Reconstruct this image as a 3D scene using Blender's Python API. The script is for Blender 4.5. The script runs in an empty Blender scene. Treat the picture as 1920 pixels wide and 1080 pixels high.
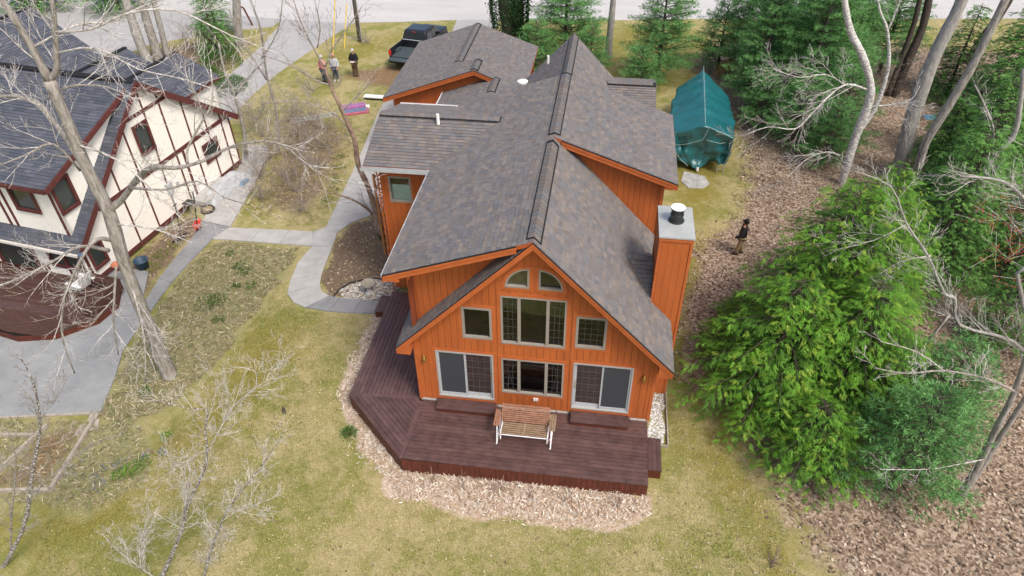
import bpy, bmesh, math, random
import numpy as np
from mathutils import Vector, Matrix, noise

# ------------------------------------------------------------------ camera, light
S = bpy.context.scene
C = S.collection
PI = math.pi
G = -0.62                      # ground level (deck top is z = 0)

cam_d = bpy.data.cameras.new("camera")
cam = bpy.data.objects.new("camera", cam_d)
C.objects.link(cam)
S.camera = cam
cam_d.sensor_width = 36.0
cam_d.lens = 36.0 * 1321.04 / 1920.0
cam_d.clip_end = 2000
yaw, pitch, roll = 0.1453, 0.6866, -0.0120
cy, sy, cp, sp = math.cos(yaw), math.sin(yaw), math.cos(pitch), math.sin(pitch)
fw = Vector((-sy * cp, cy * cp, -sp))
rt = Vector((cy, sy, 0))
up = rt.cross(fw)
rr = rt * math.cos(roll) + up * math.sin(roll)
uu = -rt * math.sin(roll) + up * math.cos(roll)
m = Matrix((rr, uu, -fw)).transposed().to_4x4()
m.translation = Vector((5.3392, -15.2754, 17.7444))
cam.matrix_world = m

W = bpy.data.worlds.new("World")
S.world = W
W.use_nodes = True
wn = W.node_tree.nodes
wl = W.node_tree.links
for n_ in list(wn):
    wn.remove(n_)
sky = wn.new('ShaderNodeTexSky')
sky.sky_type = 'NISHITA'
sky.sun_disc = False
SUN_EL, SUN_ROT = math.radians(54), math.radians(132)
sky.sun_elevation = SUN_EL
sky.sun_rotation = SUN_ROT
sky.dust_density = 5.0
sky.air_density = 1.0
sky.ozone_density = 0.6
bg = wn.new('ShaderNodeBackground')
bg.inputs['Strength'].default_value = 0.135
wo = wn.new('ShaderNodeOutputWorld')
wl.new(sky.outputs[0], bg.inputs[0])
wl.new(bg.outputs[0], wo.inputs[0])

sun_d = bpy.data.lights.new("sun", 'SUN')
sun_d.energy = 1.5
sun_d.angle = math.radians(14)
sun_d.color = (1.0, 0.95, 0.88)
sun = bpy.data.objects.new("sun", sun_d)
C.objects.link(sun)
# direction to the sun from the sky's angles (rotation is clockwise from +Y)
sdir = Vector((math.sin(SUN_ROT) * math.cos(SUN_EL), math.cos(SUN_ROT) * math.cos(SUN_EL), math.sin(SUN_EL)))
sun.rotation_euler = sdir.to_track_quat('Z', 'Y').to_euler()
sun.location = (0, 0, 40)

S.view_settings.view_transform = 'Standard'
S.view_settings.look = 'None'
S.view_settings.exposure = 0.64
S.view_settings.gamma = 1.0
S.view_settings.use_curve_mapping = False

# ------------------------------------------------------------------ materials
MT = {}
def nodes_of(name):
    mt = bpy.data.materials.new(name)
    mt.use_nodes = True
    nt = mt.node_tree
    bs = nt.nodes.get('Principled BSDF')
    return mt, nt, bs

def mat(name, col, rough=0.7, var=0.0, scale=4.0, bump=0.0, bscale=60.0, metal=0.0, spec=0.35,
        col2=None, stretch=None, detail=4.0, rand=0.0):
    """plain surface colour, with an optional noise that mixes towards col2 and a fine bump"""
    mt, nt, bs = nodes_of(name)
    N, L = nt.nodes, nt.links
    bs.inputs['Base Color'].default_value = (*col, 1)
    bs.inputs['Roughness'].default_value = rough
    bs.inputs['Metallic'].default_value = metal
    bs.inputs['Specular IOR Level'].default_value = spec
    tc = N.new('ShaderNodeTexCoord')
    mp = N.new('ShaderNodeMapping')
    L.new(tc.outputs['Object'], mp.inputs[0])
    if stretch:
        mp.inputs['Scale'].default_value = stretch
    if var > 0 or col2:
        nz = N.new('ShaderNodeTexNoise')
        nz.inputs['Scale'].default_value = scale
        nz.inputs['Detail'].default_value = detail
        nz.inputs['Roughness'].default_value = 0.65
        L.new(mp.outputs[0], nz.inputs['Vector'])
        rp = N.new('ShaderNodeValToRGB')
        c2 = col2 if col2 else tuple(c * (1 - var) for c in col)
        rp.color_ramp.elements[0].color = (*c2, 1)
        rp.color_ramp.elements[0].position = 0.33
        rp.color_ramp.elements[1].color = (*(tuple(min(1, c * (1 + var * 0.5)) for c in col)), 1)
        rp.color_ramp.elements[1].position = 0.58 if name == 'bark_lichen' else 0.67
        if name == 'bark_lichen':
            rp.color_ramp.elements[0].position = 0.50
        L.new(nz.outputs['Fac'], rp.inputs[0])
        L.new(rp.outputs[0], bs.inputs['Base Color'])
        if rand > 0:                     # each piece a little different
            oi = N.new('ShaderNodeObjectInfo')
            mrr = N.new('ShaderNodeMapRange')
            mrr.inputs[3].default_value = 1 - rand
            mrr.inputs[4].default_value = 1 + rand
            L.new(oi.outputs['Random'], mrr.inputs[0])
            sc = N.new('ShaderNodeVectorMath')
            sc.operation = 'SCALE'
            L.new(rp.outputs[0], sc.inputs[0])
            L.new(mrr.outputs[0], sc.inputs['Scale'])
            L.new(sc.outputs[0], bs.inputs['Base Color'])
    if bump > 0:
        nb = N.new('ShaderNodeTexNoise')
        nb.inputs['Scale'].default_value = bscale
        nb.inputs['Detail'].default_value = 3
        L.new(mp.outputs[0], nb.inputs['Vector'])
        bp = N.new('ShaderNodeBump')
        bp.inputs['Strength'].default_value = bump
        bp.inputs['Distance'].default_value = 0.02
        L.new(nb.outputs['Fac'], bp.inputs['Height'])
        L.new(bp.outputs[0], bs.inputs['Normal'])
    MT[name] = mt
    return mt

def mat_attr(name, rough=0.8, var=0.25, scale=30.0, bump=0.0, bscale=80.0, spec=0.3, trans=0.0):
    """colour from the mesh's own 'Col' attribute, grained with noise"""
    mt, nt, bs = nodes_of(name)
    N, L = nt.nodes, nt.links
    at = N.new('ShaderNodeAttribute')
    at.attribute_name = 'Col'
    tc = N.new('ShaderNodeTexCoord')
    nz = N.new('ShaderNodeTexNoise')
    nz.inputs['Scale'].default_value = scale
    nz.inputs['Detail'].default_value = 4
    L.new(tc.outputs['Object'], nz.inputs['Vector'])
    mr = N.new('ShaderNodeMapRange')
    mr.inputs[1].default_value = 0.3
    mr.inputs[2].default_value = 0.7
    mr.inputs[3].default_value = 1 - var
    mr.inputs[4].default_value = 1 + var * 0.6
    L.new(nz.outputs['Fac'], mr.inputs[0])
    mx = N.new('ShaderNodeVectorMath')
    mx.operation = 'SCALE'
    L.new(at.outputs['Color'], mx.inputs[0])
    L.new(mr.outputs[0], mx.inputs['Scale'])
    L.new(mx.outputs[0], bs.inputs['Base Color'])
    bs.inputs['Roughness'].default_value = rough
    bs.inputs['Specular IOR Level'].default_value = spec
    if trans > 0:
        out = N.get('Material Output')
        tr = N.new('ShaderNodeBsdfTranslucent')
        L.new(mx.outputs[0], tr.inputs['Color'])
        ms = N.new('ShaderNodeMixShader')
        ms.inputs[0].default_value = trans
        L.new(bs.outputs[0], ms.inputs[1])
        L.new(tr.outputs[0], ms.inputs[2])
        L.new(ms.outputs[0], out.inputs['Surface'])
    if bump > 0:
        nb = N.new('ShaderNodeTexNoise')
        nb.inputs['Scale'].default_value = bscale
        L.new(tc.outputs['Object'], nb.inputs['Vector'])
        bp = N.new('ShaderNodeBump')
        bp.inputs['Strength'].default_value = bump
        bp.inputs['Distance'].default_value = 0.02
        L.new(nb.outputs['Fac'], bp.inputs['Height'])
        L.new(bp.outputs[0], bs.inputs['Normal'])
    MT[name] = mt
    return mt

def mat_glass(name, tint=(0.55, 0.6, 0.58), gloss=0.12):
    mt, nt, bs = nodes_of(name)
    N, L = nt.nodes, nt.links
    N.remove(bs)
    out = N.get('Material Output')
    tr = N.new('ShaderNodeBsdfTransparent')
    tr.inputs[0].default_value = (*tint, 1)
    gl = N.new('ShaderNodeBsdfGlossy')
    gl.inputs['Roughness'].default_value = 0.02
    fr = N.new('ShaderNodeFresnel')
    fr.inputs['IOR'].default_value = 1.5
    ad = N.new('ShaderNodeMath')
    ad.operation = 'ADD'
    ad.inputs[1].default_value = gloss
    L.new(fr.outputs[0], ad.inputs[0])
    mx = N.new('ShaderNodeMixShader')
    L.new(ad.outputs[0], mx.inputs[0])
    L.new(tr.outputs[0], mx.inputs[1])
    L.new(gl.outputs[0], mx.inputs[2])
    L.new(mx.outputs[0], out.inputs['Surface'])
    MT[name] = mt
    return mt

mat('orange_siding', (0.425, 0.112, 0.028), 0.6, 0.16, 2.2, 0.4, 45, stretch=(1, 1, 0.2), detail=8, rand=0.05)
mat('orange_trim', (0.44, 0.115, 0.032), 0.55, 0.14, 3.0, 0.15, 50)
mat('groove', (0.19, 0.042, 0.014), 0.9)
mat('soffit', (0.36, 0.08, 0.018), 0.8, 0.1)
mat_attr('shingle', 0.85, 0.28, 55, 0.5, 140, 0.25)
mat('vent_strip', (0.012, 0.012, 0.013), 0.7)
mat('felt', (0.05, 0.048, 0.05), 0.95)
mat('deck_board', (0.100, 0.057, 0.053), 0.42, 0.40, 3.0, 0.25, 40, stretch=(1, 1, 1), spec=0.5, detail=8, rand=0.12)
mat('deck_board_light', (0.110, 0.063, 0.058), 0.40, 0.35, 3.5, 0.25, 40, spec=0.5, detail=6)
mat('deck_board_dark', (0.088, 0.048, 0.044), 0.45, 0.35, 3.0, 0.25, 40, spec=0.5, detail=6)
mat('deck_skirt', (0.105, 0.027, 0.015), 0.6, 0.3, 6.0, 0.3, 40, stretch=(1, 1, 0.3))
mat('deck_under', (0.012, 0.008, 0.007), 0.9)
mat('white_paint', (0.78, 0.78, 0.76), 0.4, 0.04)
mat('off_white', (0.62, 0.60, 0.55), 0.6, 0.08)
mat('window_frame', (0.28, 0.255, 0.22), 0.5, 0.05)
mat('door_frame', (0.36, 0.36, 0.35), 0.45, 0.05)
mat('screen', (0.045, 0.052, 0.062), 0.35, spec=0.5)
mat('grille', (0.085, 0.09, 0.08), 0.5)
mat_glass('glass', (0.55, 0.60, 0.56), 0.025)
mat_glass('glass_clear', (0.96, 0.98, 0.97), 0.0)
mat_glass('glass_door', (0.75, 0.80, 0.78), 0.30)
mat('house_glass', (0.035, 0.045, 0.04), 0.06, spec=0.7)
mat_glass('glass_dark', (0.25, 0.28, 0.28), 0.06)
mat('interior_wall', (0.40, 0.33, 0.24), 0.9)
mat('interior_floor', (0.36, 0.26, 0.17), 0.7, 0.3, 5, stretch=(8, 1, 1))
mat('concrete', (0.39, 0.385, 0.37), 0.9, 0.16, 1.6, 0.4, 60, detail=8)
mat('patio_concrete', (0.275, 0.285, 0.285), 0.9, 0.20, 0.9, 0.4, 60, detail=8)
mat('concrete_wet', (0.24, 0.245, 0.25), 0.8, 0.22, 1.2, 0.4, 60, detail=8)
mat('concrete_pad', (0.42, 0.42, 0.40), 0.9, 0.4, 3.0, 0.4, 40, detail=8)
mat('asphalt', (0.36, 0.355, 0.35), 0.9, 0.12, 0.8, 0.4, 90, detail=8)
mat('road_surface', (0.47, 0.46, 0.45), 0.9, 0.10, 0.5, 0.4, 90, detail=8, stretch=(0.3, 1, 1))
mat('foundation', (0.52, 0.50, 0.46), 0.85, 0.12, 8)
mat('metal_grey', (0.42, 0.44, 0.42), 0.45, 0.10, 2.5, metal=0.2, spec=0.5)
mat('metal_dark', (0.05, 0.055, 0.055), 0.35, 0.3, 8, metal=0.6)
mat('gutter', (0.42, 0.45, 0.46), 0.4, 0.1, 3)
mat('brass', (0.55, 0.34, 0.10), 0.3, metal=0.8)
mat('stucco', (0.85, 0.83, 0.76), 0.9, 0.05, 3, 0.5, 50)
mat('timber_red', (0.110, 0.032, 0.028), 0.7, 0.25, 6)
mat('nb_deck', (0.075, 0.038, 0.028), 0.5, 0.3, 4, 0.2, 30, stretch=(1, 6, 1))
mat('swing_wood', (0.32, 0.165, 0.105), 0.6, 0.35, 8, 0.2, 60, detail=6)
mat('swing_wood_grey', (0.27, 0.19, 0.12), 0.7, 0.35, 8, 0.2, 60, detail=6)
mat('white_metal', (0.82, 0.82, 0.84), 0.35)
mat('bark_grey', (0.40, 0.38, 0.35), 0.95, 0.0, 12, 1.0, 25, col2=(0.15, 0.13, 0.11), stretch=(1, 1, 0.25), detail=7)
mat('bark_light', (0.36, 0.345, 0.32), 0.95, 0.40, 10, 0.9, 25, stretch=(1, 1, 0.3), detail=7)
mat('bark_dark', (0.075, 0.06, 0.05), 0.95, 0.4, 8, 0.9, 25, stretch=(1, 1, 0.25))
mat('bark_peel', (0.40, 0.29, 0.22), 0.9, 0.0, 7, 0.8, 25, col2=(0.13, 0.085, 0.065), stretch=(1, 1, 0.5))
mat('bark_brown', (0.16, 0.10, 0.075), 0.95, 0.4, 8, 0.9, 25, stretch=(1, 1, 0.3))
mat('bark_birch', (0.66, 0.65, 0.62), 0.8, 0.55, 7, 0.5, 30, col2=(0.17, 0.155, 0.14), stretch=(1, 1, 2.2), detail=6)
mat('twig_lichen', (0.40, 0.385, 0.355), 0.95, 0.0, 14, col2=(0.13, 0.105, 0.085), detail=5)
mat('twig_white', (0.68, 0.67, 0.64), 0.9, 0.0, 9, col2=(0.24, 0.20, 0.17), detail=5)
mat('bark_lichen', (0.60, 0.62, 0.61), 0.95, 0.0, 22, 0.8, 30, col2=(0.13, 0.10, 0.085), detail=5)
mat('twig_brown', (0.24, 0.17, 0.135), 0.95, 0.3, 10)
mat('twig_grey', (0.44, 0.40, 0.36), 0.95, 0.0, 10, col2=(0.15, 0.12, 0.10))
mat_attr('foliage', 0.6, 0.15, 8, trans=0.28, spec=0.25)
mat_attr('litter', 0.8, 0.15, 20, trans=0.1)
mat_attr('stone', 0.85, 0.2, 30)
mat('tarp', (0.008, 0.120, 0.135), 0.34, 0.25, 2.0, 0.6, 9, spec=0.85, detail=6)
mat('rope', (0.35, 0.42, 0.40), 0.8)
mat('hull_white', (0.6, 0.6, 0.58), 0.4)
mat('rubber', (0.02, 0.02, 0.02), 0.8)
mat('car_black', (0.012, 0.013, 0.016), 0.12, spec=0.7)
mat('car_glass', (0.015, 0.02, 0.025), 0.05, spec=0.8)
mat('blind_teal', (0.55, 0.75, 0.74), 0.8)
mat('bed_liner', (0.055, 0.075, 0.085), 0.6, 0.2, 6)
mat('chrome', (0.6, 0.62, 0.63), 0.2, metal=0.9)
mat('red_lamp', (0.55, 0.02, 0.015), 0.25)
mat('skin', (0.48, 0.27, 0.19), 0.6)
mat('cloth_black', (0.012, 0.012, 0.014), 0.85, 0.2, 12)
mat('cloth_khaki', (0.27, 0.21, 0.12), 0.9, 0.15, 12)
mat('cloth_grey', (0.42, 0.43, 0.46), 0.9, 0.15, 12)
mat('cloth_jeans', (0.06, 0.075, 0.10), 0.9, 0.2, 12)
mat('cloth_red', (0.48, 0.13, 0.12), 0.9, 0.0, 9, col2=(0.60, 0.35, 0.33))
mat('cloth_brown', (0.10, 0.06, 0.035), 0.9, 0.2, 12)
mat('hair_dark', (0.03, 0.02, 0.015), 0.8)
mat('hair_grey', (0.45, 0.43, 0.40), 0.8)
mat('shoe', (0.02, 0.018, 0.016), 0.6)
mat('shoe_white', (0.55, 0.55, 0.55), 0.6)
mat('yellow', (0.75, 0.52, 0.06), 0.5)
mat('wood_pole', (0.17, 0.15, 0.13), 0.9, 0.35, 8, 0.5, 30, stretch=(1, 1, 0.2))
mat('wood_weathered', (0.36, 0.32, 0.26), 0.9, 0.3, 8, 0.4, 40)
mat('wood_tan', (0.42, 0.19, 0.07), 0.7, 0.2, 8)
mat('plastic_purple', (0.25, 0.05, 0.22), 0.35, 0.0, 9, col2=(0.42, 0.22, 0.38))
mat('plastic_blue', (0.10, 0.22, 0.36), 0.4)
mat('plastic_pink', (0.45, 0.13, 0.18), 0.4, 0.2, 6)
mat('plastic_red', (0.62, 0.025, 0.02), 0.35)
mat('plastic_white', (0.75, 0.75, 0.73), 0.4)
mat('plastic_grey', (0.40, 0.42, 0.44), 0.6, 0.1)
mat('plastic_navy', (0.03, 0.06, 0.10), 0.5)
mat('aluminium', (0.62, 0.63, 0.64), 0.3, 0.15, 20, metal=0.6)
mat('quilt', (0.42, 0.48, 0.34), 0.9, 0.1, 4)
mat('blanket_red', (0.45, 0.03, 0.035), 0.9, 0.2, 8)
mat('terracotta', (0.45, 0.17, 0.09), 0.8)

# ------------------------------------------------------------------ mesh helpers
WORLD_ROOTS = {}
class MB:
    """collects shapes and links them as ONE mesh object"""
    def __init__(s):
        s.v, s.f, s.c, s.mi = [], [], [], []
        s.cur = 0
    def add(s, vs, fs, col=None):
        o = len(s.v)
        s.v.extend([tuple(p) for p in vs])
        s.f.extend([tuple(i + o for i in f) for f in fs])
        s.mi.extend([s.cur] * len(fs))
        s.c.extend([col if col else (0.5, 0.5, 0.5)] * len(vs))
    def box(s, x0, x1, y0, y1, z0, z1, col=None):
        s.add([(x0, y0, z0), (x1, y0, z0), (x1, y1, z0), (x0, y1, z0), (x0, y0, z1), (x1, y0, z1), (x1, y1, z1), (x0, y1, z1)],
              [(0, 3, 2, 1), (4, 5, 6, 7), (0, 1, 5, 4), (1, 2, 6, 5), (2, 3, 7, 6), (3, 0, 4, 7)], col)
    def extr(s, poly, d, col=None):
        """polygon (list of Vector) swept by vector d"""
        n = len(poly)
        d = Vector(d)
        a = [Vector(p) for p in poly]
        b = [p + d for p in a]
        s.add(a + b, [tuple(range(n - 1, -1, -1)), tuple(range(n, 2 * n))] + [(i, (i + 1) % n, n + (i + 1) % n, n + i) for i in range(n)], col)
    def bar(s, a, b, w, h, upv=(0, 0, 1), col=None):
        """box along a-b, w across, h along upv; centred"""
        a, b = Vector(a), Vector(b)
        d = (b - a).normalized()
        sd = d.cross(Vector(upv))
        if sd.length < 1e-5:
            sd = d.cross(Vector((0, 1, 0)))
        sd.normalize()
        u = sd.cross(d).normalized()
        q = [a + sd * (w / 2) * i + u * (h / 2) * j for i, j in ((-1, -1), (1, -1), (1, 1), (-1, 1))]
        s.extr(q, b - a, col)
    def tube(s, pts, rad, n=6, col=None, cap=True):
        pts = [Vector(p) for p in pts]
        if not hasattr(rad, '__len__'):
            rad = [rad] * len(pts)
        vs, fs = [], []
        prev = None
        for i, p in enumerate(pts):
            d = (pts[min(i + 1, len(pts) - 1)] - pts[max(i - 1, 0)])
            if d.length < 1e-9:
                d = Vector((0, 0, 1))
            d.normalize()
            if prev is None:
                a = d.cross(Vector((0, 0, 1)) if abs(d.z) < 0.9 else Vector((1, 0, 0))).normalized()
            else:
                a = (prev - d * prev.dot(d))
                if a.length < 1e-6:
                    a = d.cross(Vector((1, 0, 0)))
                a.normalize()
            prev = a
            b = d.cross(a)
            for k in range(n):
                t = 2 * PI * k / n
                vs.append(p + (a * math.cos(t) + b * math.sin(t)) * rad[i])
            if i:
                o = (i - 1) * n
                for k in range(n):
                    fs.append((o + k, o + (k + 1) % n, o + n + (k + 1) % n, o + n + k))
        if cap:
            fs.append(tuple(range(n - 1, -1, -1)))
            o = (len(pts) - 1) * n
            fs.append(tuple(range(o, o + n)))
        s.add(vs, fs, col)
    def lathe(s, prof, c=(0, 0, 0), n=20, col=None):
        """prof: list of (r, z)"""
        vs, fs = [], []
        for r, z in prof:
            for k in range(n):
                t = 2 * PI * k / n
                vs.append((c[0] + r * math.cos(t), c[1] + r * math.sin(t), c[2] + z))
        for i in range(len(prof) - 1):
            for k in range(n):
                fs.append((i * n + k, i * n + (k + 1) % n, (i + 1) * n + (k + 1) % n, (i + 1) * n + k))
        fs.append(tuple(range(n - 1, -1, -1)))
        o = (len(prof) - 1) * n
        fs.append(tuple(range(o, o + n)))
        s.add(vs, fs, col)
    def build(s, name, mats, parent=None, stuff=False, smooth=False, label=None):
        me = bpy.data.meshes.new(name)
        off = Vector((0, 0, 0))
        r = parent
        while r is not None:
            if r.name in WORLD_ROOTS:
                off = WORLD_ROOTS[r.name]
            r = r.parent
        me.from_pydata([(p[0] - off[0], p[1] - off[1], p[2] - off[2]) for p in s.v], [], s.f)
        if not isinstance(mats, (list, tuple)):
            mats = [mats]
        for k in mats:
            me.materials.append(MT[k])
        if len(mats) > 1:
            me.polygons.foreach_set('material_index', s.mi)
        ca = me.color_attributes.new('Col', 'FLOAT_COLOR', 'POINT')
        ca.data.foreach_set('color', np.array([(*c, 1.0) for c in s.c], dtype=np.float32).ravel())
        if smooth:
            me.polygons.foreach_set('use_smooth', [True] * len(me.polygons))
        me.update()
        o = bpy.data.objects.new(name, me)
        C.objects.link(o)
        o.parent = parent
        if stuff:
            o['kind'] = 'stuff'
        if label:
            o['label'] = label
        return o

def np_mesh(name, V, F, mat_name, cols=None, parent=None, stuff=False):
    """V (n,3) array, F (m,k) array of equal polygons"""
    me = bpy.data.meshes.new(name)
    n, (m_, k) = len(V), F.shape
    me.vertices.add(n)
    me.vertices.foreach_set('co', V.astype(np.float32).ravel())
    me.loops.add(m_ * k)
    me.loops.foreach_set('vertex_index', F.astype(np.int32).ravel())
    me.polygons.add(m_)
    me.polygons.foreach_set('loop_start', np.arange(0, m_ * k, k, dtype=np.int32))
    me.update(calc_edges=True)
    if cols is not None:
        ca = me.color_attributes.new('Col', 'FLOAT_COLOR', 'POINT')
        c4 = np.ones((n, 4), np.float32)
        c4[:, :3] = cols
        ca.data.foreach_set('color', c4.ravel())
    me.materials.append(MT[mat_name])
    o = bpy.data.objects.new(name, me)
    C.objects.link(o)
    o.parent = parent
    if stuff:
        o['kind'] = 'stuff'
    return o

def thing(name, label, cat, loc=(0, 0, 0), rz=0.0, group=None, world=False):
    o = bpy.data.objects.new(name, None)
    o.empty_display_size = 0.2
    C.objects.link(o)
    o.location = loc
    o.rotation_euler = (0, 0, rz)
    o['label'] = label
    o['category'] = cat
    if group:
        o['group'] = group
    if world:                       # parts of this thing are given in world coordinates
        WORLD_ROOTS[o.name] = Vector(loc)
    return o

def tag(o, label, cat, group=None):
    o['label'] = label
    o['category'] = cat
    if group:
        o['group'] = group
    return o

def struct(o):
    o['kind'] = 'structure'
    return o

def share(src, name, parent, loc=None, rz=None):
    c = src.copy()
    c.name = name
    C.objects.link(c)
    c.parent = parent
    if loc is not None:
        c.location = loc
    if rz is not None:
        c.rotation_euler = (0, 0, rz)
    return c

def copy_tree(src, loc, rz=0.0, label=None, scale=None):
    r = src.copy()
    C.objects.link(r)
    r.location = loc
    r.rotation_euler = (0, 0, rz)
    if scale:
        r.scale = scale
    if label:
        r['label'] = label
    for ch in [o for o in bpy.data.objects if o.parent == src]:
        c = ch.copy()
        C.objects.link(c)
        c.parent = r
        for g in [o for o in bpy.data.objects if o.parent == ch]:
            d = g.copy()
            C.objects.link(d)
            d.parent = c
    return r

def clip_poly(poly, lines):
    """clip 2D polygon with half planes (a, b, c): a x + b y <= c"""
    for a, b, c in lines:
        out = []
        n = len(poly)
        if n == 0:
            return []
        for i in range(n):
            p, q = poly[i], poly[(i + 1) % n]
            dp = a * p[0] + b * p[1] - c
            dq = a * q[0] + b * q[1] - c
            if dp <= 0:
                out.append(p)
            if (dp < 0 < dq) or (dq < 0 < dp):
                t = dp / (dp - dq)
                out.append((p[0] + t * (q[0] - p[0]), p[1] + t * (q[1] - p[1])))
        poly = out
    return poly

def half_planes(poly):
    """half planes of a convex CCW polygon"""
    L = []
    n = len(poly)
    ar = sum(poly[i][0] * poly[(i + 1) % n][1] - poly[(i + 1) % n][0] * poly[i][1] for i in range(n))
    if ar < 0:
        poly = poly[::-1]
    for i in range(n):
        (x0, y0), (x1, y1) = poly[i], poly[(i + 1) % n]
        a, b = (y1 - y0), -(x1 - x0)
        L.append((a, b, a * x0 + b * y0))
    return L

PAL_BROWN = [(.150, .143, .146), (.162, .150, .146), (.180, .158, .146), (.132, .130, .140), (.158, .136, .124), (.205, .175, .152), (.140, .142, .150), (.175, .165, .160), (.155, .144, .141)]
PAL_BLUE = [(.075, .085, .110), (.090, .100, .125), (.062, .072, .095), (.105, .112, .135), (.082, .088, .105)]

def shingles(mb, P, pal, rng, row=0.15, tw=(0.14, 0.30), thick=0.016):
    """laminate shingle tabs laid in courses on the convex planar 3D polygon P"""
    P = [Vector(p) for p in P]
    n = (P[1] - P[0]).cross(P[2] - P[0]).normalized()
    if n.z < 0:
        n = -n
    v = (Vector((0, 0, 1)) - n * n.z).normalized()
    u = v.cross(n)
    o = P[0]
    q = [((p - o).dot(u), (p - o).dot(v)) for p in P]
    HP = half_planes(q)
    u0, u1 = min(a for a, b in q), max(a for a, b in q)
    v0, v1 = min(b for a, b in q), max(b for a, b in q)
    y = v0
    while y < v1:
        x = u0 - rng.random() * 0.3
        prev = None
        while x < u1:
            w = rng.uniform(*tw)
            g = 0.0025
            lo = 0.010 if rng.random() < 0.3 else 0.0
            t = clip_poly([(x + g, y + lo), (x + w - g, y + lo), (x + w - g, y + row), (x + g, y + row)], HP)
            x += w
            if len(t) < 3:
                continue
            col = rng.choice(pal)
            k = rng.uniform(0.90, 1.10)
            mn = pal[-1]
            k *= 1.08
            col = tuple((c_ * 0.80 + m0 * 0.20) * k for c_, m0 in zip(col, mn))
            th = thick * (1.35 if lo == 0 else 0.8)
            top = []
            for a, b in t:
                h = 0.003 + th * (1 - (b - y) / row)
                top.append(o + u * a + v * b + n * h)
            bot = [o + u * a + v * b for a, b in t]
            m_ = len(t)
            # top, and the side faces
            fs = [tuple(range(m_))] + [(i, m_ + i, m_ + (i + 1) % m_, (i + 1) % m_) for i in range(m_)]
            mb.add(top + bot, fs, col)
        y += row

def roof_slab(name, P, thick, parent, fascia='soffit'):
    mb = MB()
    mb.extr([Vector(p) for p in P], (0, 0, -thick))
    mb.mi[0] = 1
    return mb.build(name, [fascia, 'felt'], parent)

# ------------------------------------------------------------------ shared wall and window builders
def loc2w(P, U, N, a, b, c):
    return Vector(P) + Vector(U) * a + Vector((0, 0, 1)) * b + Vector(N) * c

def lbox(mb, F, a0, a1, b0, b1, c0, c1, col=None):
    P, U, N = F
    q = [loc2w(P, U, N, *t) for t in ((a0, b0, c0), (a1, b0, c0), (a1, b1, c0), (a0, b1, c0))]
    mb.extr(q, Vector(N) * (c1 - c0), col)

def column_pieces(a, b, zb, top, ops):
    """(z0a, z0b, z1a, z1b) pieces of the column a..b that openings leave"""
    m_ = (a + b) / 2
    cuts = sorted([(o[2], o[3]) for o in ops if o[0] <= m_ <= o[1]])
    out, z = [], zb
    for c0, c1 in cuts:
        if c0 > z + 0.01:
            out.append((z, z, min(c0, top(a)), min(c0, top(b))))
        z = max(z, c1)
    if top(m_) > z + 0.01:
        out.append((z, z, max(z, top(a)), max(z, top(b))))
    return out

def plank_wall(F, a0, a1, zb, top, ops, parent, breaks=(), pitch=0.203, mat_p='orange_siding', depth=0.14):
    P, U, N = F
    xs = sorted(set([a0, a1] + [o[0] for o in ops] + [o[1] for o in ops] + list(breaks)))
    xs = [x for x in xs if a0 <= x <= a1]
    mb = MB()
    def pieces(mb, a, b, c0, c1):
        for z0, z0b, z1, z1b in column_pieces(a, b, zb, top, ops):
            q = [loc2w(P, U, N, a, z0, c0), loc2w(P, U, N, b, z0b, c0), loc2w(P, U, N, b, z1b, c0), loc2w(P, U, N, a, z1, c0)]
            mb.extr(q, Vector(N) * (c1 - c0))
    for a, b in zip(xs, xs[1:]):
        pieces(mb, a, b, -depth, 0)
    wall = mb.build('wall', 'groove', parent)
    n = max(1, round((a1 - a0) / pitch))
    pt = (a1 - a0) / n
    for i in range(n):
        a, b = a0 + i * pt + 0.005, a0 + (i + 1) * pt - 0.005
        xx = [a] + [x for x in xs if a < x < b] + [b]
        for p_, q_ in zip(xx, xx[1:]):
            if q_ - p_ < 0.012:
                continue
            for z0, z0b, z1, z1b in column_pieces(p_, q_, zb, top, ops):
                pb = MB()
                q = [loc2w(P, U, N, p_, z0, 0.001), loc2w(P, U, N, q_, z0b, 0.001), loc2w(P, U, N, q_, z1b, 0.001), loc2w(P, U, N, p_, z1, 0.001)]
                pb.extr(q, Vector(N) * 0.017)
                pb.build('plank', mat_p, wall)
    return wall

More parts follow.
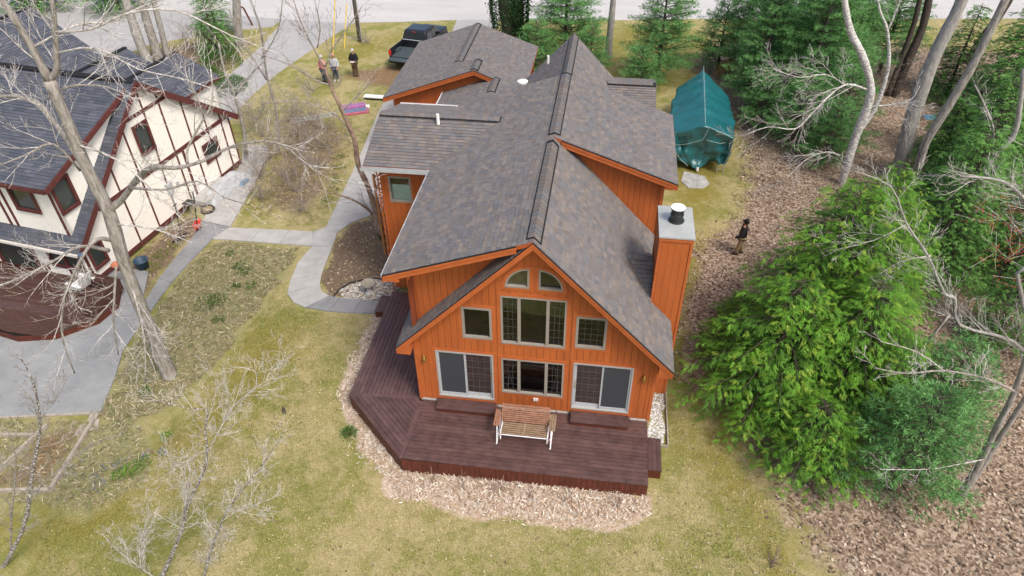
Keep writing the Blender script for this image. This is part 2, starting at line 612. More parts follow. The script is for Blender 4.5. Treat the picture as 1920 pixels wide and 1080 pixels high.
def window(F, a0, a1, b0, b1, cols, parent, fm='window_frame', fw_=0.055, c_=0.03, glass='glass', name='window', trim=True, tm='orange_trim', tw=0.10):
    """cols: list of (share, grid columns, grid rows)"""
    if trim:
        mb = MB()
        lbox(mb, F, a0 - tw, a1 + tw, b1, b1 + tw, 0, 0.032)
        lbox(mb, F, a0 - tw, a1 + tw, b0 - tw, b0, 0, 0.032)
        lbox(mb, F, a0 - tw, a0, b0, b1, 0, 0.030)
        lbox(mb, F, a1, a1 + tw, b0, b1, 0, 0.030)
        mb.build('window_trim', tm, parent)
    mb = MB()
    lbox(mb, F, a0, a1, b0, b0 + fw_, -0.10, c_ + 0.02)
    lbox(mb, F, a0, a1, b1 - fw_, b1, -0.10, c_ + 0.01)
    lbox(mb, F, a0, a0 + fw_, b0 + fw_, b1 - fw_, -0.10, c_ + 0.008)
    lbox(mb, F, a1 - fw_, a1, b0 + fw_, b1 - fw_, -0.10, c_ + 0.008)
    tot = sum(c[0] for c in cols)
    x = a0 + fw_
    span = a1 - a0 - 2 * fw_
    cells = []
    for i, c in enumerate(cols):
        w = span * c[0] / tot
        cells.append((x, x + w, c[1], c[2]))
        x += w
        if i < len(cols) - 1:
            lbox(mb, F, x - 0.045, x + 0.045, b0 + fw_, b1 - fw_, -0.09, c_ + 0.004)
    fr = mb.build(name, fm, parent)
    for i, (x0, x1, nx, nz) in enumerate(cells):
        p0 = x0 + (0.045 if i else 0)
        p1 = x1 - (0.045 if i < len(cells) - 1 else 0)
        gb = MB()
        lbox(gb, F, p0, p1, b0 + fw_, b1 - fw_, -0.05, -0.045)
        gb.build('pane', glass, fr)
        if nx > 1 or nz > 1:
            gr = MB()
            for k in range(1, nx):
                t = p0 + (p1 - p0) * k / nx
                lbox(gr, F, t - 0.004, t + 0.004, b0 + fw_, b1 - fw_, -0.042, -0.036)
            for k in range(1, nz):
                t = b0 + fw_ + (b1 - b0 - 2 * fw_) * k / nz
                lbox(gr, F, p0, p1, t - 0.004, t + 0.004, -0.043, -0.037)
            gr.build('grille', 'grille', fr)
    return fr

def rake(a, b, parent, name='fascia_board', h=0.235, out=(0, -1, 0), mt='orange_trim'):
    """two-tier fascia along the roof edge a-b (points on the roof surface)"""
    a, b = Vector(a), Vector(b)
    o = Vector(out)
    mb = MB()
    q = [a + Vector((0, 0, -0.015)), b + Vector((0, 0, -0.015)), b + Vector((0, 0, -h)), a + Vector((0, 0, -h))]
    mb.extr(q, o * 0.025)
    q = [p + o * 0.0252 for p in (a + Vector((0, 0, -0.015)), b + Vector((0, 0, -0.015)), b + Vector((0, 0, -0.10)), a + Vector((0, 0, -0.10)))]
    mb.extr(q, o * 0.022)
    f = mb.build(name, mt, parent)
    mb = MB()
    q = [p + o * 0.0 for p in (a + Vector((0, 0, 0.004)), b + Vector((0, 0, 0.004)), b + Vector((0, 0, -0.0145)), a + Vector((0, 0, -0.0145)))]
    mb.extr(q, o * 0.055)
    mb.build('drip_edge', 'vent_strip', f)
    return f

# ------------------------------------------------------------------ the orange house
rng = random.Random(5)
HOUSE = thing('house', 'orange wood sided house with brown shingle roof and big gable windows behind the brown deck', 'house', (3.74, 6.0, G), world=True)
WD, RX, RZ, SS, DS = 7.48, 3.74, 7.05, 1.034, 0.35
EX = 4.165                                   # ridge to eave, horizontally
def steep(x): return RZ - SS * abs(x - RX)
def shed(x): return RZ - DS * abs(x - RX)
def P3(x, y, f): return (x, y, f(x))

# interior: floors, back wall, seen through the glass
mb = MB()
mb.box(0.15, WD - 0.15, 0.16, 5.2, -0.30, 0.10)
mb.box(0.15, WD - 0.15, 0.16, 5.2, 2.62, 2.80)
mb.build('interior_floor', 'interior_floor', HOUSE)
mb = MB()
mb.box(0.15, WD - 0.15, 5.2, 5.3, -0.3, 2.60)
mb.extr([Vector((1.0, 5.2, 2.80)), Vector((6.5, 5.2, 2.80)), Vector((6.5, 5.2, 3.9)), Vector((RX, 5.2, 6.5)), Vector((1.0, 5.2, 3.9))], (0, 0.1, 0))
mb.box(2.58, 2.66, 0.2, 4.5, 2.81, 4.8)
mb.box(4.82, 4.90, 0.2, 4.5, 2.81, 4.8)
mb.box(2.58, 2.66, 1.6, 5.1, 0.11, 2.61)
mb.box(4.80, 4.88, 1.6, 5.1, 0.11, 2.61)
mb.build('interior_wall', 'interior_wall', HOUSE)
mb = MB()
mb.box(2.67, 4.79, 0.25, 0.75, 2.81, 3.02)
mb.box(2.70, 4.76, 0.30, 0.70, 0.11, 0.55)
mb.build('window_seat', 'interior_floor', HOUSE)

FRONT = ((0, 0, 0), (1, 0, 0), (0, -1, 0))
OPS = [(0.66, 2.49, 0.32, 2.37), (4.98, 6.81, 0.32, 2.37), (2.74, 4.70, 0.75, 2.28), (2.76, 4.69, 2.93, 4.80),
       (1.58, 2.49, 3.02, 4.26), (4.98, 5.88, 3.02, 4.26), (2.93, 3.60, 5.14, 5.86), (3.86, 4.53, 5.14, 5.86)]
wall_top = lambda x: steep(x) - 0.20
plank_wall(FRONT, 0, WD, 0.10, wall_top, OPS, HOUSE, breaks=(RX,))

# windows of the facade
window(FRONT, 2.76, 4.69, 2.93, 4.80, [(0.52, 3, 6), (0.90, 1, 1), (0.52, 3, 6)], HOUSE)
window(FRONT, 2.74, 4.70, 0.75, 2.28, [(0.52, 3, 5), (0.90, 1, 1), (0.52, 3, 5)], HOUSE)
window(FRONT, 1.58, 2.49, 3.02, 4.26, [(1, 1, 1)], HOUSE, fw_=0.075)
window(FRONT, 4.98, 5.88, 3.02, 4.26, [(1, 4, 5)], HOUSE, fw_=0.075)

def quarter_window(xin, sgn):
    """quarter-round window; xin the straight side, sgn -1 opens to the left"""
    z0, R = 5.14, 0.70
    n = 14
    def arc(r, zz=z0, x_=xin):
        return [(x_ + sgn * r * math.cos(t), zz + r * math.sin(t)) for t in [PI / 2 * i / n for i in range(n + 1)]]
    # trim fills the square opening outside the arc
    mb = MB()
    outer = arc(R + 0.10)
    inner = arc(R)
    for i in range(n):
        q = [inner[i], inner[i + 1], outer[i + 1], outer[i]]
        mb.extr([Vector((a, 0.0, b)) for a, b in q], (0, -0.034, 0))
    for i in range(n):      # corner filler
        xe, ze = xin + sgn * (R + 0.02), z0 + R + 0.03
        q = [inner[i], inner[i + 1]]
        c = (xe, ze)
        mb.extr([Vector((a, -0.002, b)) for a, b in (q[0], q[1], c)], (0, 0.08, 0))
    F = FRONT
    x0, x1 = sorted((xin, xin + sgn * (R + 0.10)))
    lbox(mb, F, x0, x1, z0 - 0.10, z0, 0, 0.034)
    x0, x1 = sorted((xin, xin - sgn * 0.10))
    lbox(mb, F, x0, x1, z0 - 0.10, z0 + R + 0.10, 0, 0.033)
    mb.build('window_trim', 'orange_trim', HOUSE)
    mb = MB()
    o2, i2 = arc(R), arc(R - 0.055)
    for i in range(n):
        q = [i2[i], i2[i + 1], o2[i + 1], o2[i]]
        mb.extr([Vector((a, 0.08, b)) for a, b in q], (0, -0.115, 0))
    x0, x1 = sorted((xin, xin + sgn * R))
    lbox(mb, F, x0, x1, z0, z0 + 0.055, -0.08, 0.045)
    x0, x1 = sorted((xin, xin + sgn * 0.055))
    lbox(mb, F, x0, x1, z0 + 0.055, z0 + R, -0.08, 0.038)
    fr = mb.build('arched_window', 'window_frame', HOUSE)
    mb = MB()
    mb.extr([Vector((xin, 0.05, z0 + 0.03))] + [Vector((a, 0.05, b + 0.03)) for a, b in arc(R - 0.06)], (0, -0.005, 0))
    mb.build('pane', 'glass', fr)
quarter_window(3.60, -1)
quarter_window(3.86, 1)

def sliding_door(x0, x1, screen_left):
    z0, z1 = 0.32, 2.37
    F = FRONT
    mb = MB()
    lbox(mb, F, x0 - 0.09, x1 + 0.09, z1, z1 + 0.09, 0, 0.032)
    lbox(mb, F, x0 - 0.09, x0, 0.10, z1, 0, 0.030)
    lbox(mb, F, x1, x1 + 0.09, 0.10, z1, 0, 0.030)
    lbox(mb, F, x0, x1, 0.16, z0 - 0.001, 0, 0.030)
    mb.build('door_trim', 'orange_trim', HOUSE)
    mb = MB()
    f = 0.05
    lbox(mb, F, x0, x1, z1 - f, z1, -0.1, 0.045)
    lbox(mb, F, x0, x1, z0, z0 + f, -0.1, 0.06)
    lbox(mb, F, x0, x0 + f, z0 + f, z1 - f, -0.1, 0.043)
    lbox(mb, F, x1 - f, x1, z0 + f, z1 - f, -0.1, 0.043)
    d = mb.build('sliding_door', 'door_frame', HOUSE)
    xm = (x0 + x1) / 2
    sx = (x0 + f, xm + 0.03) if screen_left else (xm - 0.03, x1 - f)
    gx = (xm - 0.03, x1 - f) if screen_left else (x0 + f, xm + 0.03)
    for (a, b), c, nm, mt_, k in ((gx, -0.04, 'door_leaf', 'plastic_grey', 0.065), (sx, 0.012, 'screen_leaf', 'plastic_grey', 0.05)):
        mb = MB()
        lbox(mb, F, a, b, z1 - f - k, z1 - f, c - 0.03, c)
        lbox(mb, F, a, b, z0 + f, z0 + f + k * 2.2, c - 0.03, c)
        lbox(mb, F, a, a + k, z0 + f + k * 2.2, z1 - f - k, c - 0.03, c)
        lbox(mb, F, b - k, b, z0 + f + k * 2.2, z1 - f - k, c - 0.03, c)
        lf = mb.build(nm, mt_, d)
        mb = MB()
        if nm == 'door_leaf':
            for i in range(1, 4):
                t = a + k + (b - a - 2 * k) * i / 4
                lbox(mb, F, t - 0.004, t + 0.004, z0 + f + k * 2.2, z1 - f - k, c - 0.014, c - 0.008)
            for i in range(1, 6):
                t = z0 + f + k * 2.2 + (z1 - z0 - 2 * f - k * 3.2) * i / 6
                lbox(mb, F, a + k, b - k, t - 0.004, t + 0.004, c - 0.0135, c - 0.0075)
            mb.build('grille', 'grille', d)
        mb = MB()
        lbox(mb, F, a + k, b - k, z0 + f + k * 2.2, z1 - f - k, c - 0.02, c - 0.016)
        mb.build('pane' if nm == 'door_leaf' else 'insect_screen', 'glass_door' if nm == 'door_leaf' else 'screen', d)
    hx = gx[1] - 0.03 if screen_left else gx[0] + 0.03
    mb = MB()
    mb.tube([(hx, -0.02 + 0.045, 1.25), (hx, -0.05, 1.27), (hx, -0.05, 1.48), (hx, -0.02 + 0.045, 1.50)], 0.012, 6)
    mb.build('handle', 'brass', d)
sliding_door(0.66, 2.49, True)
sliding_door(4.98, 6.81, False)

# corner boards, foundation blocks
mb = MB()
for x0, x1 in ((-0.03, 0.07), (WD - 0.07, WD + 0.03)):
    mb = MB()
    mb.box(x0, x1, -0.030, -0.0185, 0.04, 2.55)
    mb.build('corner_board', 'orange_trim', HOUSE)
mb = MB()
mb.box(WD + 0.0005, WD + 0.03, -0.018, 0.09, 0.04, 2.55)
mb.build('corner_board', 'orange_trim', HOUSE)
mb = MB()
for a, b in ((0.0, 0.52), (2.58, 3.30), (3.32, 3.5), (3.86, 4.50), (4.52, 4.9), (6.9, WD)):
    mb.box(a + 0.01, b - 0.01, -0.016, 0.12, -0.03, 0.095)
mb.box(0.02, WD - 0.02, 0.02, 0.13, -0.6, 0.09)
mb.box(WD - 0.15, WD - 0.01, 0.14, 14.7, -0.62, 0.04)
mb.build('foundation', 'foundation', HOUSE)
mb = MB()
mb.box(3.52, 3.84, -0.012, 0.1, -0.03, 0.092)
mb.build('foundation_vent', 'metal_grey', HOUSE)

# wall lamps and socket
for lx in (0.31, 7.14):
    mb = MB()
    mb.lathe([(0.055, 0), (0.055, 0.02)], (0, 0, 0), 14)
    base = MB()
    base.box(lx - 0.055, lx + 0.055, -0.045, -0.018, 1.93, 2.10)
    bo = base.build('wall_lamp', 'brass', HOUSE)
    l2 = MB()
    l2.lathe([(0.018, 0), (0.05, 0.02), (0.062, 0.10), (0.045, 0.19), (0.02, 0.23), (0.008, 0.27)], (lx, -0.13, 1.90), 12)
    l2.tube([(lx, -0.046, 2.03), (lx, -0.09, 2.10), (lx, -0.13, 2.13)], 0.01, 5)
    l2.build('lantern', 'brass', bo, smooth=True)
mb = MB()
mb.box(3.76, 3.92, -0.075, -0.018, 0.50, 0.60)
mb.build('socket_cover', 'off_white', HOUSE)

# --- side walls
LEFT = ((0, 0, 0), (0, -1, 0), (-1, 0, 0))       # a runs from back to front: a = -y
plank_wall(LEFT, -6.0, 0.0, -0.1, lambda a: steep(0) - 0.25 if a > -0.25 else 5.50, [], HOUSE, breaks=(-0.25,))
RIGHT = ((WD, 0, 0), (0, 1, 0), (1, 0, 0))
plank_wall(RIGHT, 0.0, 5.80, 0.05, lambda a: 3.0, [(2.0, 3.3, 0.05, 3.0)], HOUSE)
plank_wall(RIGHT, 5.801, 10.4, 0.05, lambda a: 5.40, [], HOUSE)
plank_wall(RIGHT, 10.401, 14.6, 0.05, lambda a: 3.0, [], HOUSE)
# front of the left shed dormer
DORL = ((0, 0.25, 0), (1, 0, 0), (0, -1, 0))
def dorm_wall(F, a0, a1, mirror=False):
    P, U, N = F
    mb = MB()
    xs = [a0 + (a1 - a0) * i / 18 for i in range(19)]
    q = [loc2w(P, U, N, x, steep(x), -0.10) for x in (a0, a1)] + [loc2w(P, U, N, x, shed(x) - 0.18, -0.10) for x in (a1, a0)]
    mb.extr(q, Vector(N) * 0.10)
    wall = mb.build('wall', 'groove', HOUSE)
    for a, b in zip(xs, xs[1:]):
        a, b = a + 0.005, b - 0.005
        z = [steep(a) - 0.02, steep(b) - 0.02, shed(b) - 0.185, shed(a) - 0.185]
        if z[2] - z[1] < 0.01 or z[3] - z[0] < 0.01:
            continue
        pb = MB()
        pb.extr([loc2w(P, U, N, a, z[0], 0.001), loc2w(P, U, N, b, z[1], 0.001), loc2w(P, U, N, b, z[2], 0.001), loc2w(P, U, N, a, z[3], 0.001)], Vector(N) * 0.016)
        pb.build('plank', 'orange_siding', wall)
dorm_wall(DORL, 0.0, 3.45)
DORR = ((0, 5.80, 0), (1, 0, 0), (0, -1, 0))
dorm_wall(DORR, 4.05, WD)
mb = MB()
mb.box(-0.035, 0.075, 0.195, 0.230, 3.02, 5.55)
mb.build('corner_board', 'orange_trim', HOUSE)
mb = MB()
mb.box(WD - 0.08, WD + 0.03, 5.745, 5.780, 3.05, 5.55)
mb.build('corner_board', 'orange_trim', HOUSE)
# wing
WING = ((0, 6.0, 0), (1, 0, 0), (0, -1, 0))
plank_wall(WING, -2.5, -0.02, -0.3, lambda x: 5.42, [(-2.24, -1.40, 3.80, 4.88)], HOUSE)
window(WING, -2.24, -1.40, 3.80, 4.88, [(1, 1, 1)], HOUSE, glass='glass_clear', fw_=0.07, fm='window_frame', tw=0.09)
mb = MB()
mb.box(-2.165, -1.475, 6.065, 6.07, 3.87, 4.50)
mb.build('window_blind', 'blind_teal', HOUSE)
mb = MB()
mb.box(-2.53, -2.43, 5.955, 5.980, -0.3, 5.42)
mb.build('corner_board', 'orange_trim', HOUSE)
WINGL = ((-2.5, 0, 0), (0, -1, 0), (-1, 0, 0))
plank_wall(WINGL, -10.3, -6.0, -0.3, lambda a: 5.42, [], HOUSE)
# garage gable wall and sides
GX0, GX1, GY0, GY1 = -5.8, 1.2, 16.9, 24.6
def gz(x): return 2.77 + 0.35 * (x - GX0)
GAR = ((0, 17.35, 0), (1, 0, 0), (0, -1, 0))
plank_wall(GAR, -5.4, 0.6, -0.6, lambda x: (gz(x) if x < -1.1 else 4.415 - 0.40 * (x + 1.1)) - 0.2, [], HOUSE, breaks=(-1.1,))
plank_wall(((-5.4, 0, 0), (0, -1, 0), (-1, 0, 0)), -24.2, -17.35, -0.6, lambda a: 2.68, [], HOUSE)
plank_wall(((0, 24.2, 0), (-1, 0, 0), (0, 1, 0)), -1.0, 5.4, -0.6, lambda a: 2.75 + 0.30 * (3.2 - abs(a - 2.2)), [], HOUSE, breaks=(2.2,))
plank_wall(((0, 14.5, 0), (-1, 0, 0), (0, 1, 0)), -7.48, 0.0, -0.6, lambda a: steep(-a) - 0.2, [], HOUSE, breaks=(-3.74,))
plank_wall(((-2.4, 0, 0), (0, -1, 0), (-1, 0, 0)), -17.2, -10.31, -0.6, lambda a: 2.95, [], HOUSE)

# --- roofs: slab, shingles on it
def roof(P, name='roof', thick=0.13, pal=PAL_BROWN, parent=None, mt='soffit', **k):
    r = roof_slab(name, P, thick, parent or HOUSE, mt)
    mb = MB()
    shingles(mb, P, pal, rng, **k)
    mb.build('shingles', 'shingle', r, stuff=True)
    return r
ex0, ex1 = RX - EX, RX + EX
roof([(ex0, -0.45, steep(ex0)), (0.02, -0.45, steep(0.02)), (0.02, 1.5, steep(0.02)), (ex0, 1.5, steep(ex0))])
roof([(0.02, -0.45, steep(0.02)), (RX, -0.45, RZ), (RX, 0.3, RZ), (0.02, 0.3, steep(0.02))])
roof([(RX, -0.45, RZ), (ex1, -0.45, steep(ex1)), (ex1, 5.75, steep(ex1)), (RX, 5.75, RZ)])
L0 = -0.50
roof([(L0, -0.47, shed(L0)), (RX, -0.47, RZ + 0.02), (RX, 10.6, RZ + 0.02), (L0, 10.6, shed(L0))])
R0 = 7.90
roof([(RX, 5.4, RZ + 0.02), (R0, 5.4, shed(R0)), (R0, 10.6, shed(R0)), (RX, 10.6, RZ + 0.02)])
roof([(RX, 10.61, RZ), (RX, 14.95, RZ), (-0.42, 14.95, steep(-0.42)), (-0.42, 10.61, steep(-0.42))])
roof([(RX, 10.61, RZ), (ex1, 10.61, steep(ex1)), (ex1, 14.95, steep(ex1)), (RX, 14.95, RZ)])
roof([(-2.9, 5.44, 5.55), (-0.58, 5.44, 5.55), (1.66, 7.95, 6.34), (-2.9, 7.95, 6.34)])
roof([(-2.9, 7.95, 6.34), (1.66, 7.95, 6.34), (-0.62, 10.55, 5.50), (-2.9, 10.55, 5.50)])
# right rear dormer
roof([(5.0, 13.7, 5.50), (7.36, 13.7, 5.50), (7.36, 10.8, 4.60), (4.4, 10.8, 4.60)])
roof([(5.0, 13.7, 5.50), (7.36, 13.7, 5.50), (7.36, 15.6, 4.9), (4.6, 15.6, 4.9)])
mb = MB()
mb.box(6.9, 7.10, 11.2, 15.2, 3.0, 4.75)
mb.build('wall', 'orange_siding', HOUSE)
# garage
A_, Bk, Rb = (GX0, GY0, 2.77), (GX0, GY1, 2.77), (-2.25, GY1, 4.01)
M_, E2, E1 = (-2.25, 18.75, 4.01), (-1.1, 18.3, 4.415), (-1.1, GY0, 4.415)
K_ = (1.2, 19.6, 2.80)
roof([A_, (-2.25, GY0, 4.0125), Rb, Bk])
roof([(-2.25, GY0, 4.0125), E1, E2, M_])
roof([Rb, M_, K_, (1.2, GY1, 2.80)])
roof([M_, E2, K_])
roof([E1, K_, E2])
roof([E1, (1.3, GY0, 3.40), K_])
# connector
def cz(x): return 4.0 - 0.35 * abs(x + 0.05)
roof([(-2.78, 11.0, cz(-2.78)), (-0.05, 11.0, 4.0), (-0.05, 17.3, 4.0), (-2.78, 17.3, cz(-2.78))])
roof([(-0.05, 11.0, 4.0), (1.4, 11.0, cz(1.4)), (1.4, 17.3, cz(1.4)), (-0.05, 17.3, 4.0)])

# fascias
rake((ex0, -0.45, steep(ex0)), (RX, -0.45, RZ), HOUSE)
rake((RX, -0.45, RZ), (ex1, -0.45, steep(ex1)), HOUSE)
rake((L0, -0.47, shed(L0)), (3.3, -0.47, shed(3.3) + 0.02), HOUSE)
rake((4.0, 5.4, shed(4.0) + 0.01), (R0, 5.4, shed(R0)), HOUSE)
rake(A_, E1, HOUSE)
rake(E1, (0.45, GY0, 3.80), HOUSE)
# boxed eave ends
mb = MB()
for sx, xe in ((1, ex0), (-1, ex1)):
    z = steep(xe)
    q = [Vector((xe, -0.448, z - 0.02)), Vector((xe, -0.448, z - 0.26)), Vector((xe + sx * 0.42, -0.448, z - 0.26)), Vector((xe + sx * 0.42, -0.448, z + 0.42))]
    mb.extr(q, (0, 0.42, 0))
    mb.build('eave_return', 'orange_trim', HOUSE)
    mb = MB()
q = [Vector((L0, -0.466, shed(L0) - 0.02)), Vector((L0, -0.466, shed(L0) - 0.22)), Vector((L0 + 0.46, -0.466, shed(L0) - 0.22)), Vector((L0 + 0.46, -0.466, shed(L0) + 0.14))]
mb.extr(q, (0, 0.60, 0))
mb.build('eave_return', 'orange_trim', HOUSE)
mb = MB()
q = [Vector((R0, 5.404, shed(R0) - 0.02)), Vector((R0, 5.404, shed(R0) - 0.22)), Vector((R0 - 0.42, 5.404, shed(R0) - 0.22)), Vector((R0 - 0.42, 5.404, shed(R0) + 0.12))]
mb.extr(q, (0, 0.35, 0))
mb.build('eave_return', 'orange_trim', HOUSE)
# eaves: white gutters and drip edges
mb = MB()
mb.bar((L0 - 0.02, -0.49, shed(L0) - 0.03), (L0 - 0.02, 5.40, shed(L0) - 0.03), 0.03, 0.09)
mb.build('drip_edge', 'gutter', HOUSE)
def gutter(a, b, out):
    a, b, o = Vector(a), Vector(b), Vector(out)
    mb = MB()
    mb.bar(a + o * 0.012 + Vector((0, 0, -0.06)), b + o * 0.012 + Vector((0, 0, -0.06)), 0.02, 0.13)
    mb.bar(a + o * 0.12 + Vector((0, 0, -0.055)), b + o * 0.12 + Vector((0, 0, -0.055)), 0.012, 0.11)
    mb.bar(a + o * 0.06 + Vector((0, 0, -0.115)), b + o * 0.06 + Vector((0, 0, -0.115)), 0.13, 0.012)
    return mb.build('gutter', 'gutter', HOUSE)
gutter((-2.95, 5.42, 5.53), (-0.54, 5.42, 5.54), (0, -1, 0))
mb = MB()
mb.bar((-2.92, 10.62, 5.47), (-0.5, 10.62, 5.47), 0.03, 0.12)
mb.bar((-2.81, 11.0, cz(-2.78) - 0.03), (-2.81, 17.3, cz(-2.78) - 0.03), 0.04, 0.12)
mb.build('drip_edge', 'white_paint', HOUSE)
mb = MB()
mb.tube([(-2.72, 5.36, 5.42), (-2.66, 5.80, 5.15), (-2.6, 5.93, 5.0), (-2.6, 5.93, -0.4)], 0.03, 8)
mb.build('downspout', 'orange_trim', HOUSE)
mb = MB()
mb.tube([(-0.25, 0.6, 2.7), (-0.16, 0.9, 2.4), (-0.08, 5.3, 0.2), (-0.6, 5.6, -0.1), (-3.05, 5.62, -0.45)], 0.05, 8)
del mb
mb = MB()
mb.tube([(-0.3, 5.75, 5.3), (-0.12, 5.86, 5.0), (-0.12, 5.86, 0.0), (-0.35, 5.84, -0.42), (-3.2, 5.55, -0.50)], 0.05, 8)
mb.build('drain_pipe', 'gutter', HOUSE)

# ridge caps: each overlapping cap piece is one object sharing one mesh
def ridge_caps(a, b, sl, sr, side, parent, w=0.17, pitch=0.21, name='ridge_cap', vent=True):
    """a, b ridge ends; sl/sr slopes on either side; side the horizontal unit across"""
    a, b, s_ = Vector(a), Vector(b), Vector(side)
    d = (b - a)
    L = d.length
    d.normalize()
    if vent:
        mb = MB()
        ww = w + 0.035
        q = [a - s_ * ww + Vector((0, 0, -sl * ww + 0.012)), a + Vector((0, 0, 0.02)), a + s_ * ww + Vector((0, 0, -sr * ww + 0.012)),
             a + s_ * ww + Vector((0, 0, -sr * ww + 0.045)), a + Vector((0, 0, 0.055)), a - s_ * ww + Vector((0, 0, -sl * ww + 0.045))]
        mb.extr(q, b - a)
        mb.build('ridge_vent', 'vent_strip', parent)  # vent strip, near-black and wider than the caps to paint the gap's shadow
    n = int(L / pitch)
    meshes = []
    for v_ in range(5):
        mb = MB()
        col = PAL_BROWN[(v_ * 2) % len(PAL_BROWN)]
        z0, z1 = 0.048 + 0.026, 0.048 + 0.008
        def prof(z):
            return [Vector(-s_ * w + Vector((0, 0, -sl * w + z))), Vector(-s_ * w * 0.4 + Vector((0, 0, -sl * w * 0.36 + z))), Vector((0, 0, z + 0.006)),
                    Vector(s_ * w * 0.4 + Vector((0, 0, -sr * w * 0.36 + z))), Vector(s_ * w + Vector((0, 0, -sr * w + z)))]
        f, k = prof(z0), [p + d * (pitch * 1.06) for p in prof(z1)]
        f2 = [p - Vector((0, 0, 0.016)) for p in prof(z0)]
        vs = f + k + f2
        fs = [(i, i + 1, 6 + i, 5 + i) for i in range(4)] + [(10 + i, 11 + i, 1 + i, i) for i in range(4)]
        mb.add(vs, fs, col)
        me_o = mb.build(name, 'shingle', None)
        meshes.append(me_o)
    off = Vector(HOUSE.location)
    for i in range(n):
        src = meshes[rng.randrange(5)]
        p = a + d * (i * pitch)
        c = src.copy()
        c.name = name
        C.objects.link(c)
        c.parent = parent
        c.location = p - off
    for o in meshes:
        bpy.data.objects.remove(o)
SX, SY = (1, 0, 0), (0, 1, 0)
ridge_caps((RX, -0.30, RZ + 0.02), (RX, 5.15, RZ + 0.02), DS, SS, SX, HOUSE)
ridge_caps((RX, 5.60, RZ + 0.03), (RX, 10.6, RZ + 0.03), DS, DS, SX, HOUSE)
ridge_caps((RX, 10.62, RZ + 0.01), (RX, 14.93, RZ + 0.01), SS, SS, SX, HOUSE)
ridge_caps((-2.85, 7.95, 6.34), (1.62, 7.95, 6.34), 0.315, 0.32, (0, -1, 0), HOUSE)
ridge_caps((5.3, 13.7, 5.50), (7.34, 13.7, 5.50), 0.31, 0.31, (0, -1, 0), HOUSE)
ridge_caps((-2.25, 18.9, 4.01), (-2.25, 24.55, 4.01), 0.35, 0.35, SX, HOUSE)
ridge_caps((-1.1, 17.0, 4.415), (-1.1, 18.25, 4.415), 0.35, 0.4, SX, HOUSE)
ridge_caps((-0.05, 15.5, 4.0), (-0.05, 17.1, 4.0), 0.35, 0.35, SX, HOUSE)

# plumbing vents
def vent_pipe(x, y, z, h, r, parent=HOUSE):
    mb = MB()
    mb.lathe([(r, -0.03), (r, 0.06), (r, h), (r * 0.8, h), (r * 0.8, h - 0.05)], (x, y, z), 14)
    mb.build('vent_pipe', 'white_paint', parent, smooth=False)
vent_pipe(-0.62, 7.55, 6.20, 0.40, 0.06)
vent_pipe(2.72, 14.1, steep(2.72), 0.38, 0.055)
mb = MB()
mb.lathe([(0.16, -0.1), (0.16, 0.10), (0.20, 0.10), (0.20, 0.16), (0.14, 0.16), (0.14, 0.20), (0.24, 0.20), (0.24, 0.27), (0.10, 0.32)], (1.60, 14.3, steep(1.60)), 20)
mb.build('roof_vent', 'white_paint', HOUSE)

# --- chimney
CX0, CX1, CY0, CY1, CT = 7.20, 8.13, 1.82, 3.40, 5.93
mb = MB()
mb.box(CX0 + 0.02, CX1 - 0.02, CY0 + 0.02, CY1 - 0.02, G, CT)
ch = mb.build('chimney', 'orange_siding', HOUSE)
def ch_planks(P, U, N, L, n, g=0.003):
    for i in range(n):
        pb = MB()
        a, b = L * i / n + g, L * (i + 1) / n - g
        lbox(pb, (P, U, N), a, b, G + 0.02, CT - 0.12, -0.018, 0)
        pb.build('plank', 'orange_siding', ch)
ch_planks((CX0 + 0.06, CY0, 0), (1, 0, 0), (0, -1, 0), CX1 - CX0 - 0.12, 4)
ch_planks((CX0, CY1 - 0.06, 0), (0, -1, 0), (-1, 0, 0), CY1 - CY0 - 0.12, 6)
ch_planks((CX1, CY0 + 0.06, 0), (0, 1, 0), (1, 0, 0), CY1 - CY0 - 0.12, 6)
mb = MB()
for x, y in ((CX0, CY0), (CX1, CY0), (CX1, CY1), (CX0, CY1)):
    mb.box(x - 0.022 if x == CX0 else x - 0.055, x + 0.055 if x == CX0 else x + 0.022, y - 0.022 if y == CY0 else y - 0.055, y + 0.055 if y == CY0 else y + 0.022, G, CT - 0.13)
mb.box(CX0 - 0.03, CX1 + 0.03, CY0 - 0.03, CY1 + 0.03, CT - 0.12, CT - 0.001)
mb.build('chimney_trim', 'orange_trim', ch)
mb = MB()
z0, z1, z2 = CT, CT + 0.05, CT + 0.085
q0 = [(CX0 - 0.05, CY0 - 0.05, z0), (CX1 + 0.05, CY0 - 0.05, z0), (CX1 + 0.05, CY1 + 0.05, z0), (CX0 - 0.05, CY1 + 0.05, z0)]
q1 = [(x, y, z1) for x, y, _ in q0]
cx_, cy_ = 7.66, 2.62
q2 = [(cx_ + (x - cx_) * 0.30, cy_ + (y - cy_) * 0.25, z2) for x, y, _ in q0]
fs = [(3, 2, 1, 0)] + [(i, (i + 1) % 4, 4 + (i + 1) % 4, 4 + i) for i in range(4)] + [(4 + i, 4 + (i + 1) % 4, 8 + (i + 1) % 4, 8 + i) for i in range(4)] + [(8, 9, 10, 11)]
mb.add(q0 + q1 + q2, fs)
mb.build('chimney_cap', 'metal_grey', ch)
mb = MB()
mb.lathe([(0.235, 0), (0.235, 0.04), (0.19, 0.06), (0.185, 0.06), (0.185, 0.20), (0.20, 0.21), (0.20, 0.25), (0.18, 0.26), (0.18, 0.40), (0.205, 0.41), (0.205, 0.45)], (cx_, cy_, z2), 24)
mb.build('flue', 'metal_dark', ch)
mb = MB()
mb.lathe([(0.212, 0.452), (0.215, 0.475), (0.12, 0.49), (0.02, 0.495)], (cx_, cy_, z2), 24)
mb.build('flue_lid', 'white_paint', ch)
